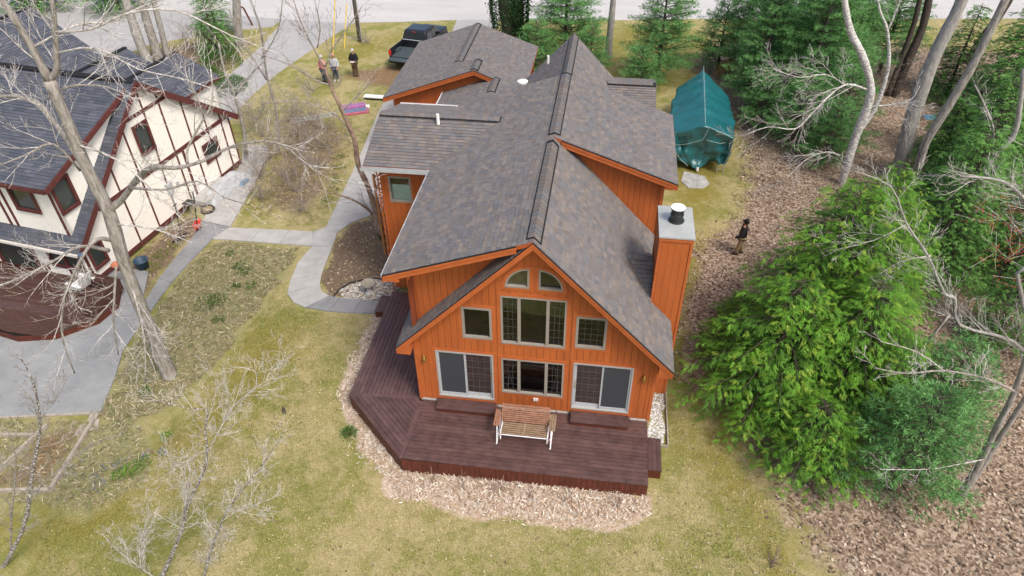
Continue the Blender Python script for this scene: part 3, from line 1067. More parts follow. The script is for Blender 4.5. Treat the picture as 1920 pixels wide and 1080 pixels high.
# saddle roof behind the lower corner of the chimney
q = [(6.50, 1.95, steep(6.50) + 0.02), (7.19, 1.95, steep(6.50) + 0.04), (7.19, 0.75, steep(7.19) + 0.02)]
roof([(6.41, 3.0, 4.31), (7.19, 3.0, 4.31), (7.19, 1.60, 3.50)], thick=0.05)
roof([(6.41, 3.0, 4.31), (7.19, 4.4, 3.50), (7.19, 3.0, 4.31)], thick=0.05)
mb = MB()
del mb
ridge_caps((6.36, 3.0, 4.31), (7.20, 3.0, 4.31), 0.57, 0.57, (0, -1, 0), HOUSE, w=0.15, vent=False)

# --- deck around the front-left corner
DECK = thing('deck', 'low dark brown plank deck wrapping the front left corner of the orange house', 'deck', (2, -1, G), world=True)
D0 = (-2.45, -0.15); D1 = (-0.05, -2.50); D2 = (7.46, -2.42)
dm = ['deck_board', 'deck_board', 'deck_board_light', 'deck_board_dark']
def board_poly(poly, parent, z1=0.0, th=0.03, name='deck_board', mt=None):
    mb = MB()
    mb.extr([Vector((x, y, z1 - th)) for x, y in poly], (0, 0, th))
    return mb.build(name, mt or rng.choice(dm), parent)
pw = 0.145
# front section, boards along X ; ends on the mitre from (0,0) to D1
n = 17
for i in range(n):
    y0, y1 = -2.46 + i * pw, -2.46 + (i + 1) * pw - 0.011
    if y0 > -0.02:
        break
    y1 = min(y1, -0.02)
    x0, x1 = -0.05 * (-y0 / 2.5) + 0.075, -0.05 * (-y1 / 2.5) + 0.075
    board_poly([(x0, y0), (7.455, y0), (7.455, y1), (x1, y1)], DECK, 0.0 + rng.uniform(-0.0015, 0.0015))
# left section, boards along Y ; ends on the line D0-(0,0)
nl = 17
for i in range(nl):
    x0 = -2.44 + i * pw
    x1 = x0 + pw - 0.011
    if x0 > -0.10:
        break
    def yl(x): return -0.15 + (x + 2.45) / 2.45 * 0.13 + 0.08
    ye = 5.35
    off = -0.055 * 1
    board_poly([(x0, yl(x0)), (x1, yl(x1)), (x1 - 0.02, ye), (x0 - 0.02, ye)], DECK, rng.uniform(-0.0015, 0.0015))
# diagonal corner section, boards parallel to the D0-D1 edge
e = Vector((D1[0] - D0[0], D1[1] - D0[1]))
eL = e.length
e.normalize()
nn = Vector((-e.y, e.x))           # towards the house corner
tri = [D0, D1, (0.0, -0.10), (-0.10, -0.02)]
HPt = half_planes([(D0[0], D0[1]), (D1[0], D1[1]), (0.0, -0.10), (-0.10, -0.02)])
k = 0
while k < 14:
    s0, s1 = k * pw, (k + 1) * pw - 0.011
    base = Vector(D0)
    q = [base + e * -0.5 + nn * s0, base + e * (eL + 0.5) + nn * s0, base + e * (eL + 0.5) + nn * s1, base + e * -0.5 + nn * s1]
    poly = clip_poly([(p.x, p.y) for p in q], HPt)
    if len(poly) < 3:
        break
    board_poly(poly, DECK, rng.uniform(-0.0015, 0.0015))
    k += 1
# mitre boards
mb = MB(); mb.bar((-0.055, -2.46, -0.013), (0.02, -0.10, -0.013), 0.13, 0.031); mb.build('deck_board', 'deck_board_light', DECK)
mb = MB(); mb.bar((-2.42, -0.11, -0.0125), (-0.07, 0.02, -0.0125), 0.13, 0.031); mb.build('deck_board', 'deck_board_light', DECK)
# rim and skirt
def skirt(a, b, pitch=0.165):
    a, b = Vector((*a, 0)), Vector((*b, 0))
    L = (b - a).length
    d = (b - a) / L
    o = d.cross(Vector((0, 0, 1)))
    n = round(L / pitch)
    for i in range(n):
        mb = MB()
        p, q = a + d * (i * L / n + 0.004), a + d * ((i + 1) * L / n - 0.004)
        c = rng.uniform(0, 0.004)
        mb.extr([p + Vector((0, 0, -0.034)) + o * c, q + Vector((0, 0, -0.034)) + o * c, q + Vector((0, 0, -0.60)) + o * c, p + Vector((0, 0, -0.60)) + o * c], o * -0.02)
        mb.build('skirt_board', 'deck_skirt', DECK)
skirt(D1, D2)
skirt(D0, D1)
skirt((-2.47, 5.35), D0)
skirt(D2, (7.46, -0.02))
mb = MB()
inn = [(-2.42, -0.12), (-0.05, -2.45), (7.42, -2.38), (7.42, -0.05), (-0.05, -0.02), (-0.05, 5.3), (-2.44, 5.3)]
mb.extr([Vector((x, y, -0.036)) for x, y in inn[:5]], (0, 0, -0.5))
mb.extr([Vector((x, y, -0.036)) for x, y in (inn[0], inn[4], inn[5], inn[6])], (0, 0, -0.5))
mb.build('joists', 'deck_under', DECK)
# steps below the doors, side step
def step(x0, x1, name='step'):
    mb = MB()
    mb.box(x0 + 0.02, x1 - 0.02, -0.48, -0.035, 0.004, 0.165)
    s = mb.build(name, 'deck_skirt', DECK)
    for i in range(3):
        t = MB()
        t.box(x0, x1, -0.515 + i * 0.16, -0.515 + i * 0.16 + 0.152, 0.167, 0.195)
        t.build('step_board', 'deck_board_dark', s)
step(0.62, 2.54)
step(5.0, 6.84)
def side_step(x0, x1, y0, y1, z, nb):
    mb = MB()
    mb.box(x0 + 0.02, x1 - 0.01, y0 + 0.02, y1 - 0.02, G, z - 0.032)
    s = mb.build('step', 'deck_skirt', DECK)
    w = (x1 - x0) / nb
    for i in range(nb):
        t = MB()
        t.box(x0 + i * w + 0.004, x0 + (i + 1) * w - 0.004, y0, y1, z - 0.03, z)
        t.build('step_board', rng.choice(dm), s)
side_step(7.485, 7.90, -1.75, -0.50, -0.20, 3)
side_step(-2.95, -2.50, 4.35, 5.35, -0.25, 3)

# glider bench
BENCH = thing('glider_bench', 'slatted wooden glider bench with white metal frame standing on the deck below the middle window', 'bench', (3.62, -1.05, 0))
def part(name, mt, fn, parent, **k):
    mb = MB()
    fn(mb)
    return mb.build(name, mt, parent, **k)
hw = 0.70
for i in range(9):               # back slats, leaning back
    t = i / 8
    y, z = 0.10 + 0.22 * t, 0.48 + 0.50 * t
    part('back_slat', 'swing_wood', lambda mb: mb.bar((-hw, y, z), (hw, y, z), 0.02, 0.044, (0, 0.4, 0.9)), BENCH)
for i in range(6):
    y = -0.38 + i * 0.085
    z = 0.44 - 0.02 * (i / 5)
    part('seat_slat', 'swing_wood_grey', lambda mb: mb.bar((-hw, y, z), (hw, y, z), 0.055, 0.02), BENCH)
for s in (-1, 1):
    for k in range(3):
        x = s * (hw + 0.09 + k * 0.07)
        part('arm_slat', 'swing_wood' if s < 0 else 'swing_wood_grey', lambda mb: mb.bar((x, -0.30, 0.66), (x, 0.36, 0.66 - 0.0), 0.055, 0.02), BENCH)
    x = s * (hw + 0.03)
    def fr(mb):
        mb.tube([(x, -0.40, 0.42), (x, 0.08, 0.42)], 0.016, 6)
        xo = s * (hw + 0.14)
        mb.tube([(xo, -0.44, 0.02), (xo, -0.36, 0.40), (xo, -0.30, 0.645)], 0.02, 6)
        mb.tube([(xo, 0.44, 0.02), (xo, 0.36, 0.645)], 0.02, 6)
        mb.tube([(xo, -0.50, 0.02), (xo, 0.46, 0.02)], 0.02, 6)
        mb.tube([(x, -0.38, 0.42), (x, -0.40, 0.16), (x, 0.30, 0.16), (x, 0.08, 0.42)], 0.016, 6)
        mb.tube([(x, -0.30, 0.16), (xo, -0.30, 0.30)], 0.014, 6)
    part('side_frame', 'white_metal', fr, BENCH)
    part('back_post', 'swing_wood', lambda mb: mb.bar((x, 0.08, 0.42), (x, 0.34, 1.00), 0.04, 0.03), BENCH)
part('front_rail', 'white_metal', lambda mb: (mb.tube([(-hw, -0.43, 0.42), (hw, -0.43, 0.42)], 0.015, 6), mb.tube([(0, -0.42, 0.425), (0, 0.09, 0.415)], 0.010, 6)), BENCH)
bed = thing('bed', 'bed with pale green quilt behind the small square window left of the middle windows', 'bed', (1.45, 1.15, 2.80))
part('quilt', 'quilt', lambda mb: mb.box(-0.95, 0.95, -0.75, 0.75, 0.0, 0.5), bed)
part('blanket', 'blanket_red', lambda mb: (mb.box(-0.97, 0.15, 0.05, 0.77, 0.502, 0.60), mb.box(-0.80, -0.1, 0.20, 0.7, 0.601, 0.78)), bed)

# ------------------------------------------------------------------ ground, with weights per zone
def inside(P, poly):
    x, y = P[:, 0], P[:, 1]
    c = np.zeros(len(P), bool)
    n = len(poly)
    for i in range(n):
        x0, y0 = poly[i]
        x1, y1 = poly[(i + 1) % n]
        k = ((y0 > y) != (y1 > y)) & (x < (x1 - x0) * (y - y0) / (y1 - y0 + 1e-12) + x0)
        c ^= k
    return c
def soft_inside(P, poly, w=0.35):
    """signed distance to the polygon edge turned into a 0..1 weight"""
    d = np.full(len(P), 1e9)
    n = len(poly)
    for i in range(n):
        a = np.array(poly[i]); b = np.array(poly[(i + 1) % n])
        e_ = b - a
        t = np.clip(((P - a) @ e_) / (e_ @ e_ + 1e-12), 0, 1)
        q = a + t[:, None] * e_
        d = np.minimum(d, np.hypot(*(P - q).T))
    s = np.where(inside(P, poly), d, -d)
    return np.clip(s / w * 0.5 + 0.5, 0, 1)

LEAF = [(13.2, -30), (12.7, -5.6), (12.2, -4.0), (11.5, -2.4), (11.1, -1.0), (10.7, 0.8), (9.9, 2.6), (9.9, 4.0), (10.3, 6.0), (11.1, 8.0), (11.5, 10.0), (11.6, 11.5), (11.6, 12.6), (11.6, 13.6), (12.3, 16.5), (12.6, 20), (11.8, 26), (10.8, 31), (12.5, 36), (60, 37), (120, 30), (120, -30)]
LEAF2 = [(8.2, 2.6), (9.8, 2.2), (10.6, 5.5), (11.6, 8.5), (11.8, 12), (10.0, 12.2), (9.4, 11.5), (8.2, 11.0)]
STRAW = [(-10.9, -1.7), (-9.6, -2.2), (-8.6, -0.9), (-8.0, 1.2), (-7.7, 4.0), (-7.5, 8.3), (-9, 8.5), (-11.4, 8.5), (-11.9, 6.5), (-11.7, 3.3), (-11.4, 1.0)]
BEDL = [(-11.0, -2.0), (-9.2, -1.8), (-8.0, -3.0), (-7.9, -4.0), (-9.0, -5.3), (-10.4, -5.0), (-25, -5.6), (-25, -2.4)]
MULCH = [(-5.9, 6.2), (-6.0, 8.1), (-6.2, 10.1), (-5.8, 10.8), (-5.2, 11.2), (-4.6, 11.4), (-2.4, 11.2), (-2.5, 6.0), (-0.1, 5.9), (-0.1, 5.4), (-5.4, 5.4)]
THICK = [(-11.3, 10.6), (-9.0, 10.3), (-7.5, 10.0), (-7.3, 12.8), (-7.5, 16), (-8.0, 19.5), (-9.5, 21.2), (-12.5, 22.3), (-14.5, 21), (-13.2, 17.5), (-12.3, 14.0)]
NBED = [(-15, 4.6), (-12.6, 4.4), (-12.7, 9.8), (-13.3, 10.4), (-14.2, 10.4)]
DIRT = [(-10.8, 26.6), (-9.5, 26.0), (-8.0, 25.6), (-6.2, 25.8), (-6.2, 27.5), (-7.5, 29.0), (-9.4, 29.2), (-11.2, 28.0), (-12.0, 27.0)]
PALE = [(-2.5, 4.6), (-3.0, 4.5), (-3.15, 2.8), (-3.15, 1.2), (-3.05, 0.1), (-2.4, -0.85), (-1.3, -2.0), (-0.6, -2.9), (-0.3, -3.4), (1.0, -3.60), (3.0, -3.78), (5.0, -3.80), (6.6, -3.62), (7.5, -3.15), (7.5, -2.35), (0, -2.3), (-2.3, -0.1), (-2.4, 4.5)]
GRAV1 = [(-4.9, 5.35), (-4.9, 5.9), (-4.4, 6.5), (-3.6, 6.75), (-2.5, 6.7), (-2.5, 5.35)]
GRAV2 = [(7.5, -0.5), (8.14, -0.5), (8.14, 14), (7.5, 14)]
MOSSR = [(8.6, 12.4), (10.4, 12.6), (11.6, 14.4), (12.0, 17.5), (12.2, 22), (11.6, 24.5), (9, 24.5), (8.0, 17)]
MOSSR2 = [(8.2, -0.4), (9.4, 1.8), (10.6, 0.2), (11.3, -2.2), (12.2, -4.2), (12.2, -8), (10.8, -8), (9.9, -3.0), (8.6, -1.2)]
GREENL = [(-7.8, 4), (-5.2, 4.0), (-4.6, 2.0), (-5.5, -1.0), (-6.0, -3.5), (-8.5, -7), (-14, -7), (-14, -5.2), (-10.5, -5.2), (-8.2, -3.6), (-8.2, 0)]
GREENB = [(-14, 28), (-15, 32), (-12, 36), (-8, 37), (-9.2, 31.5), (-10.6, 29.0), (-12, 27.5)]
GREENK = [(-3, 38), (14, 39.5), (13, 28), (9.5, 26), (4, 26), (-2, 33)]
WOODS = [(13, 24), (60, 22), (80, 39), (13.5, 38)]
FARL = [(-25, 24), (-20, 23.8), (-20, 33), (-24, 32.5), (-29, 29)]

ax = np.concatenate([np.linspace(-420, -60, 10), np.linspace(-52, -22, 31), np.arange(-21.8, 27, 0.16), np.linspace(28, 60, 33), np.linspace(70, 420, 10)])
ay = np.concatenate([np.linspace(-160, -20, 8), np.linspace(-18, -8.4, 20), np.arange(-8.2, 34, 0.16), np.linspace(34.4, 60, 52), np.linspace(70, 500, 10)])
gx, gy = np.meshgrid(ax, ay)
GP = np.stack([gx.ravel(), gy.ravel()], 1)
nx_, ny_ = len(ax), len(ay)
def wob(P, s, k):       # cheap smooth noise to roughen zone edges
    return (np.sin(P[:, 0] * s + 1.7 * np.sin(P[:, 1] * s * 0.7 + k)) + np.cos(P[:, 1] * s * 1.3 + 2.1 * np.sin(P[:, 0] * s * 0.6 - k))) * 0.5
QP = GP + np.stack([wob(GP, 2.3, 0.4), wob(GP, 2.9, 2.2)], 1) * 0.16 + np.stack([wob(GP, 7.1, 1.4), wob(GP, 6.3, 0.2)], 1) * 0.06
near = (GP[:, 0] > -60) & (GP[:, 0] < 125) & (GP[:, 1] > -35) & (GP[:, 1] < 62)
def zone(*polys, w=0.5):
    r = np.zeros(len(GP))
    for p_ in polys:
        q = np.array(p_)
        bb = near & (GP[:, 0] > q[:, 0].min() - 1) & (GP[:, 0] < q[:, 0].max() + 1) & (GP[:, 1] > q[:, 1].min() - 1) & (GP[:, 1] < q[:, 1].max() + 1)
        r[bb] = np.maximum(r[bb], soft_inside(QP[bb], p_, w))
    return r
zA = np.stack([zone(LEAF, w=2.2) * 0.95 + zone(LEAF2, w=1.6) * 0.42, zone(STRAW, BEDL, w=0.8), zone(MULCH, w=0.2) + zone(THICK, w=1.6) * 0.58 + zone(NBED, w=0.5) * 0.7 + zone(FARL, w=1.5) * 0.8], 1)
zB = np.stack([zone(PALE, w=0.45), zone(MOSSR, MOSSR2, GREENL, LEAF2, w=1.6) * 0.68 + zone(GREENB, GREENK, w=1.5) * 0.5, zone(DIRT, w=0.9) + zone([(-12.6, -4.8), (-10.7, -4.5), (-10.95, -2.3), (-12.3, -2.5)], w=0.5) * 0.8 + zone([(-8.4, -1.6), (-7.4, -1.8), (-7.2, -2.8), (-8.0, -3.2)], w=0.7) * 0.6], 1)
zA[:, 0] *= (1 - 0.75 * zone(MOSSR, w=1.2))
zA, zB = np.clip(zA, 0, 1), np.clip(zB, 0, 1)
GV = np.concatenate([GP, np.full((len(GP), 1), G)], 1)
ii = (np.arange(ny_ - 1)[:, None] * nx_ + np.arange(nx_ - 1)[None, :]).ravel()
GF = np.stack([ii, ii + 1, ii + nx_ + 1, ii + nx_], 1)

def ground_material():
    mt, nt, bs = nodes_of('ground')
    N, L = nt.nodes, nt.links
    tc = N.new('ShaderNodeTexCoord')
    def noise_(scale, detail=5, rough=0.6, dist=0.0, vec=None):
        n = N.new('ShaderNodeTexNoise')
        n.inputs['Scale'].default_value = scale
        n.inputs['Detail'].default_value = detail
        n.inputs['Roughness'].default_value = rough
        n.inputs['Distortion'].default_value = dist
        L.new(vec or tc.outputs['Object'], n.inputs['Vector'])
        return n.outputs['Fac']
    def ramp(fac, stops):
        r = N.new('ShaderNodeValToRGB')
        while len(r.color_ramp.elements) < len(stops):
            r.color_ramp.elements.new(0.5)
        for e_, (p_, c_) in zip(r.color_ramp.elements, stops):
            e_.position = p_
            e_.color = (*c_, 1)
        L.new(fac, r.inputs[0])
        return r.outputs[0]
    def mix(f, a, b):
        m_ = N.new('ShaderNodeMix')
        m_.data_type = 'RGBA'
        if isinstance(f, float):
            m_.inputs[0].default_value = f
        else:
            L.new(f, m_.inputs[0])
        L.new(a, m_.inputs[6])
        L.new(b, m_.inputs[7])
        return m_.outputs[2]
    def math_(op, a, b):
        m_ = N.new('ShaderNodeMath')
        m_.operation = op
        for i, v_ in enumerate((a, b)):
            if isinstance(v_, (int, float)):
                m_.inputs[i].default_value = v_
            else:
                L.new(v_, m_.inputs[i])
        return m_.outputs[0]
    def split(name):
        a = N.new('ShaderNodeAttribute')
        a.attribute_name = name
        s = N.new('ShaderNodeSeparateColor')
        L.new(a.outputs['Color'], s.inputs[0])
        return s.outputs
    A, B = split('ZA'), split('ZB')
    def cover(w, scale, soft=0.5, k=0.9):
        n = noise_(scale, 6, 0.7)
        t = math_('ADD', math_('MULTIPLY', w, 1.0 + k), math_('MULTIPLY', math_('SUBTRACT', n, 0.5), k * 2.0))
        mr = N.new('ShaderNodeMapRange')
        mr.interpolation_type = 'SMOOTHSTEP'
        L.new(t, mr.inputs[0])
        mr.inputs[1].default_value = 0.5 * (1 + k) - soft * 0.5
        mr.inputs[2].default_value = 0.5 * (1 + k) + soft * 0.5
        return mr.outputs[0]
    fine = noise_(26, 6, 0.75)
    fine2 = noise_(70, 4, 0.7)
    big = noise_(0.42, 5, 0.6, 0.4)
    mid = noise_(2.2, 6, 0.7)
    dry = ramp(fine, [(0.30, (0.26, 0.225, 0.10)), (0.5, (0.385, 0.33, 0.165)), (0.72, (0.55, 0.48, 0.28))])
    grn = ramp(fine, [(0.30, (0.095, 0.110, 0.022)), (0.5, (0.185, 0.195, 0.045)), (0.72, (0.33, 0.33, 0.11))])
    gf = math_('ADD', math_('MULTIPLY', big, 1.1), math_('MULTIPLY', mid, 1.1))
    mr = N.new('ShaderNodeMapRange')
    L.new(gf, mr.inputs[0])
    mr.inputs[1].default_value = 0.96
    mr.inputs[2].default_value = 1.26
    mr.inputs[3].default_value = 0.0
    mr.inputs[4].default_value = 0.88
    spk = N.new('ShaderNodeMapRange')
    L.new(noise_(7.0, 6, 0.75), spk.inputs[0])
    spk.inputs[1].default_value = 0.36
    spk.inputs[2].default_value = 0.60
    spk.inputs[3].default_value = 0.55
    spk.inputs[4].default_value = 0.0
    dry = mix(spk.outputs[0], dry, ramp(fine, [(0.3, (0.15, 0.125, 0.045)), (0.7, (0.34, 0.29, 0.14))]))
    lawn = mix(mr.outputs[0], dry, grn)
    moss = ramp(fine, [(0.30, (0.115, 0.105, 0.020)), (0.5, (0.215, 0.185, 0.040)), (0.75, (0.34, 0.29, 0.09))])
    col = mix(cover(B[1], 2.6, 0.9, 1.0), lawn, moss)
    straw = ramp(noise_(18, 7, 0.8, 0.6), [(0.28, (0.14, 0.11, 0.06)), (0.42, (0.30, 0.25, 0.15)), (0.56, (0.24, 0.26, 0.09)), (0.75, (0.56, 0.49, 0.34))])
    col = mix(cover(A[1], 3.2, 0.7, 0.9), col, straw)
    mul = ramp(noise_(15, 7, 0.8, 0.3), [(0.30, (0.085, 0.060, 0.045)), (0.5, (0.17, 0.125, 0.088)), (0.62, (0.25, 0.19, 0.12)), (0.75, (0.46, 0.36, 0.23))])
    col = mix(cover(A[2], 3.0, 0.6, 0.7), col, mul)
    dirt = ramp(fine, [(0.3, (0.14, 0.09, 0.045)), (0.5, (0.21, 0.14, 0.075)), (0.75, (0.32, 0.23, 0.13))])
    col = mix(cover(B[2], 1.5, 0.8, 0.4), col, dirt)
    vo = N.new('ShaderNodeTexVoronoi')
    vo.inputs['Scale'].default_value = 13
    L.new(tc.outputs['Object'], vo.inputs['Vector'])
    sp_ = N.new('ShaderNodeSeparateColor')
    L.new(vo.outputs['Color'], sp_.inputs[0])
    leaf = ramp(sp_.outputs[0], [(0.0, (0.10, 0.070, 0.050)), (0.35, (0.24, 0.175, 0.125)), (0.65, (0.37, 0.285, 0.21)), (0.95, (0.56, 0.46, 0.36))])
    leaf = mix(0.35, leaf, ramp(fine2, [(0.3, (0.10, 0.065, 0.045)), (0.7, (0.36, 0.26, 0.19))]))
    col = mix(cover(A[0], 1.5, 0.45, 0.6), col, leaf)
    pale = ramp(noise_(9, 7, 0.8, 1.2), [(0.30, (0.20, 0.13, 0.085)), (0.46, (0.42, 0.31, 0.21)), (0.58, (0.60, 0.52, 0.43)), (0.75, (0.72, 0.67, 0.58))])
    col = mix(cover(B[0], 2.2, 0.35, 0.5), col, pale)
    L.new(col, bs.inputs['Base Color'])
    bs.inputs['Roughness'].default_value = 0.95
    bs.inputs['Specular IOR Level'].default_value = 0.1
    bp = N.new('ShaderNodeBump')
    bp.inputs['Strength'].default_value = 0.8
    bp.inputs['Distance'].default_value = 0.04
    L.new(math_('ADD', fine, math_('MULTIPLY', mid, 1.0)), bp.inputs['Height'])
    L.new(bp.outputs[0], bs.inputs['Normal'])
    MT['ground'] = mt
ground_material()
go = np_mesh('ground', GV, GF, 'ground')
for nm, z in (('ZA', zA), ('ZB', zB)):
    ca = go.data.color_attributes.new(nm, 'FLOAT_COLOR', 'POINT')
    c4 = np.ones((len(z), 4), np.float32)
    c4[:, :3] = z
    ca.data.foreach_set('color', c4.ravel())
struct(go)

# --- paved surfaces
def sheet(name, poly, mt, z=0.004, th=0.0, parent=None):
    mb = MB()
    if th:
        mb.extr([Vector((x, y, G + z)) for x, y in poly], (0, 0, th))
    else:
        mb.add([(x, y, G + z) for x, y in poly], [tuple(range(len(poly)))])
    return mb.build(name, mt, parent)
ROAD = [(-140, 33), (-60, 36.5), (-29, 38.4), (-21, 37.3), (-15.2, 36.9), (-10.4, 37.7), (-6, 38.7), (3.3, 39.5), (12.2, 40.9), (22, 42), (40, 44), (140, 56), (140, 72), (40, 58), (0, 52.5), (-30, 50), (-140, 45)]
struct(sheet('road', ROAD, 'road_surface', 0.008))
DRV = [(-20.3, 38.2), (-19.7, 35.0), (-19.4, 31.0), (-19.4, 26.0), (-19.6, 23.1), (-19.8, 19.5), (-19.6, 17.3), (-16.2, 17.3), (-16.4, 20.5), (-16.55, 23.5), (-16.3, 27), (-15.6, 31.0), (-14.9, 34.5), (-14.0, 38.2)]
struct(sheet('driveway', DRV, 'asphalt', 0.004))
DRV2 = [(-60, 33), (-45, 32), (-36, 30.0), (-30.6, 27.4), (-28.9, 27.8), (-27.5, 31.0), (-24, 34.0), (-20.2, 35.5), (-20.0, 38.4), (-30, 38.6), (-60, 37)]
struct(sheet('driveway', DRV2, 'asphalt', 0.0045))
DRV3 = [(-6.6, 39.0), (-6.3, 34), (-6.2, 28), (-6.2, 24.7), (1.0, 24.7), (0.2, 28), (-1.8, 30.5), (-3.2, 33), (-3.4, 39.3)]
struct(sheet('driveway', DRV3, 'asphalt', 0.005))

def slab_path(name, left, right, mt='concrete', th=0.055, mts=None):
    """a path of concrete slabs; left / right edge points in step"""
    par = bpy.data.objects.new(name, None)
    C.objects.link(par)
    par['kind'] = 'structure'
    n = len(left)
    for i in range(n - 1):
        a, b = Vector(left[i]), Vector(right[i])
        c, d = Vector(right[i + 1]), Vector(left[i + 1])
        g1 = (d - a).normalized() * 0.008
        g2 = (c - b).normalized() * 0.008
        q = [a + g1, b + g2, c - g2, d - g1]
        mb = MB()
        z = rng.uniform(0, 0.006)
        mb.extr([Vector((p.x, p.y, G + 0.0)) for p in q], (0, 0, th + z))
        mb.build('slab', (mts[i] if mts else mt), par)
    return par
slab_path('garden_path',
    [(-12.45, 3.9), (-12.7, 5.6), (-12.75, 7.3), (-12.75, 8.6), (-12.95, 9.9)],
    [(-11.95, 3.6), (-12.05, 5.4), (-11.95, 7.1), (-11.8, 8.6), (-11.42, 9.6)], 'concrete_wet')
slab_path('garden_path',
    [(-12.95, 9.92), (-13.15, 11.3), (-13.2, 12.8), (-13.3, 14.3), (-13.6, 15.7), (-14.3, 17.3)],
    [(-11.42, 9.62), (-11.6, 11.0), (-11.8, 12.6), (-12.05, 14.2), (-12.3, 15.7), (-12.8, 17.3)], 'concrete')
slab_path('garden_path',
    [(-11.44, 9.55), (-9.9, 9.62), (-8.6, 9.68), (-7.45, 9.72)],
    [(-11.8, 8.62), (-10.0, 8.62), (-8.6, 8.64), (-7.1, 8.64)], 'concrete')
slab_path('garden_path',
    [(-7.1, 8.6), (-7.28, 7.4), (-7.15, 6.2), (-6.95, 5.35), (-6.5, 4.85), (-5.9, 4.6), (-4.9, 4.5), (-3.9, 4.52), (-2.98, 4.6)],
    [(-6.2, 8.7), (-6.12, 7.9), (-6.0, 6.8), (-5.85, 6.1), (-5.6, 5.65), (-5.2, 5.42), (-4.7, 5.34), (-3.8, 5.34), (-2.98, 5.34)], 'concrete',
    mts=['concrete', 'concrete', 'concrete', 'concrete', 'concrete', 'concrete_wet', 'concrete_wet', 'concrete_wet'])
slab_path('garden_path',
    [(-7.1, 8.62), (-7.44, 9.72), (-7.0, 10.15), (-7.1, 11.6), (-7.2, 13.2), (-7.35, 15.2), (-7.55, 17.4), (-7.8, 20.0), (-8.0, 22.4), (-8.1, 24.2)],
    [(-6.2, 8.72), (-6.35, 9.8), (-6.0, 10.6), (-5.3, 11.3), (-4.3, 12.8), (-4.2, 15.0), (-5.6, 17.2), (-6.2, 20.0), (-6.3, 22.4), (-6.3, 24.2)], 'concrete')
pat = [(-24, -2.9), (-14.2, -2.15), (-10.85, -1.5), (-11.35, 0.2), (-11.8, 1.4), (-11.95, 3.55), (-12.5, 3.9), (-13.4, 6), (-24, 7)]
struct(sheet('patio', pat, 'patio_concrete', 0.0, 0.06))
mb = MB()
mb.bar((-24, -2.95, G + 0.03), (-14.2, -2.2, G + 0.03), 0.07, 0.09); mb.bar((-14.2, -2.2, G + 0.03), (-10.85, -1.55, G + 0.03), 0.07, 0.09)
struct(mb.build('patio_edge', 'wood_weathered'))
pd = [(9.55, 17.3), (10.0, 17.15), (10.55, 16.9), (10.75, 16.2), (10.4, 15.75), (9.7, 15.7), (9.35, 16.3)]
struct(sheet('concrete_pad', pd, 'concrete_pad', 0.0, 0.04))
mb = MB()
for a, b in (((8.17, -0.5), (8.17, 10)), ((7.5, -0.49), (8.17, -0.49))):
    mb.bar((*a, G + 0.05), (*b, G + 0.05), 0.035, 0.12)
tag(mb.build('edging', 'wood_weathered'), 'thin grey timber edging along the white gravel strip right of the orange house', 'edging')
# curved black edging round the stone bed
mb = MB()
mb.tube([(-5.0, 5.36, G + 0.05), (-4.95, 5.8, G + 0.05), (-4.6, 6.35, G + 0.05), (-3.9, 6.7, G + 0.05), (-3.2, 6.75, G + 0.05), (-2.55, 6.7, G + 0.05)], 0.03, 6)
tag(mb.build('edging', 'rubber'), 'black curved edging round the stone bed with the bird bath', 'edging')

# --- loose ground cover
nrng = np.random.default_rng(11)
def pts_in(poly, density, pad=0):
    q = np.array(poly)
    x0, y0 = q.min(0); x1, y1 = q.max(0)
    x0, x1 = max(x0, -24), min(x1, 32)
    y0, y1 = max(y0, -9), min(y1, 40)
    n = int((x1 - x0) * (y1 - y0) * density)
    P = np.stack([nrng.uniform(x0, x1, n), nrng.uniform(y0, y1, n)], 1)
    return P[inside(P + np.stack([wob(P, 3.1, 1.0), wob(P, 2.7, 3.0)], 1) * 0.25, poly)]
HARD = [ [(0, 0), (0, 5.9), (-2.5, 5.9), (-2.5, 17), (-5.4, 17.3), (-5.4, 24.3), (1, 24.3), (1, 15), (7.5, 15), (7.5, 0)],
         [D0, D1, D2, (7.46, 0), (0, 0), (0, 5.3), (-2.5, 5.3)], pat, DRV, DRV2, DRV3, ROAD,
         [(-12.8, 3.6), (-11.9, 3.6), (-11.8, 8.6), (-7.1, 8.6), (-7.3, 7.4), (-7.1, 6.0), (-6.6, 4.8), (-5.9, 4.55), (-3, 4.55), (-3, 5.4), (-5.2, 5.45), (-5.9, 6.1), (-6.1, 8), (-6.3, 9.8), (-4.3, 12.8), (-4.2, 15), (-6.3, 20), (-6.3, 24.3), (-8.1, 24.3), (-7.4, 15.3), (-7.1, 10.1), (-7.5, 9.75), (-11.5, 9.6), (-12.3, 15.7), (-12.8, 17.3), (-14.3, 17.3), (-13.3, 14.3), (-13, 9.9)] ]
def off_hard(P):
    k = np.zeros(len(P), bool)
    for h in HARD:
        k |= inside(P, h)
    return P[~k]
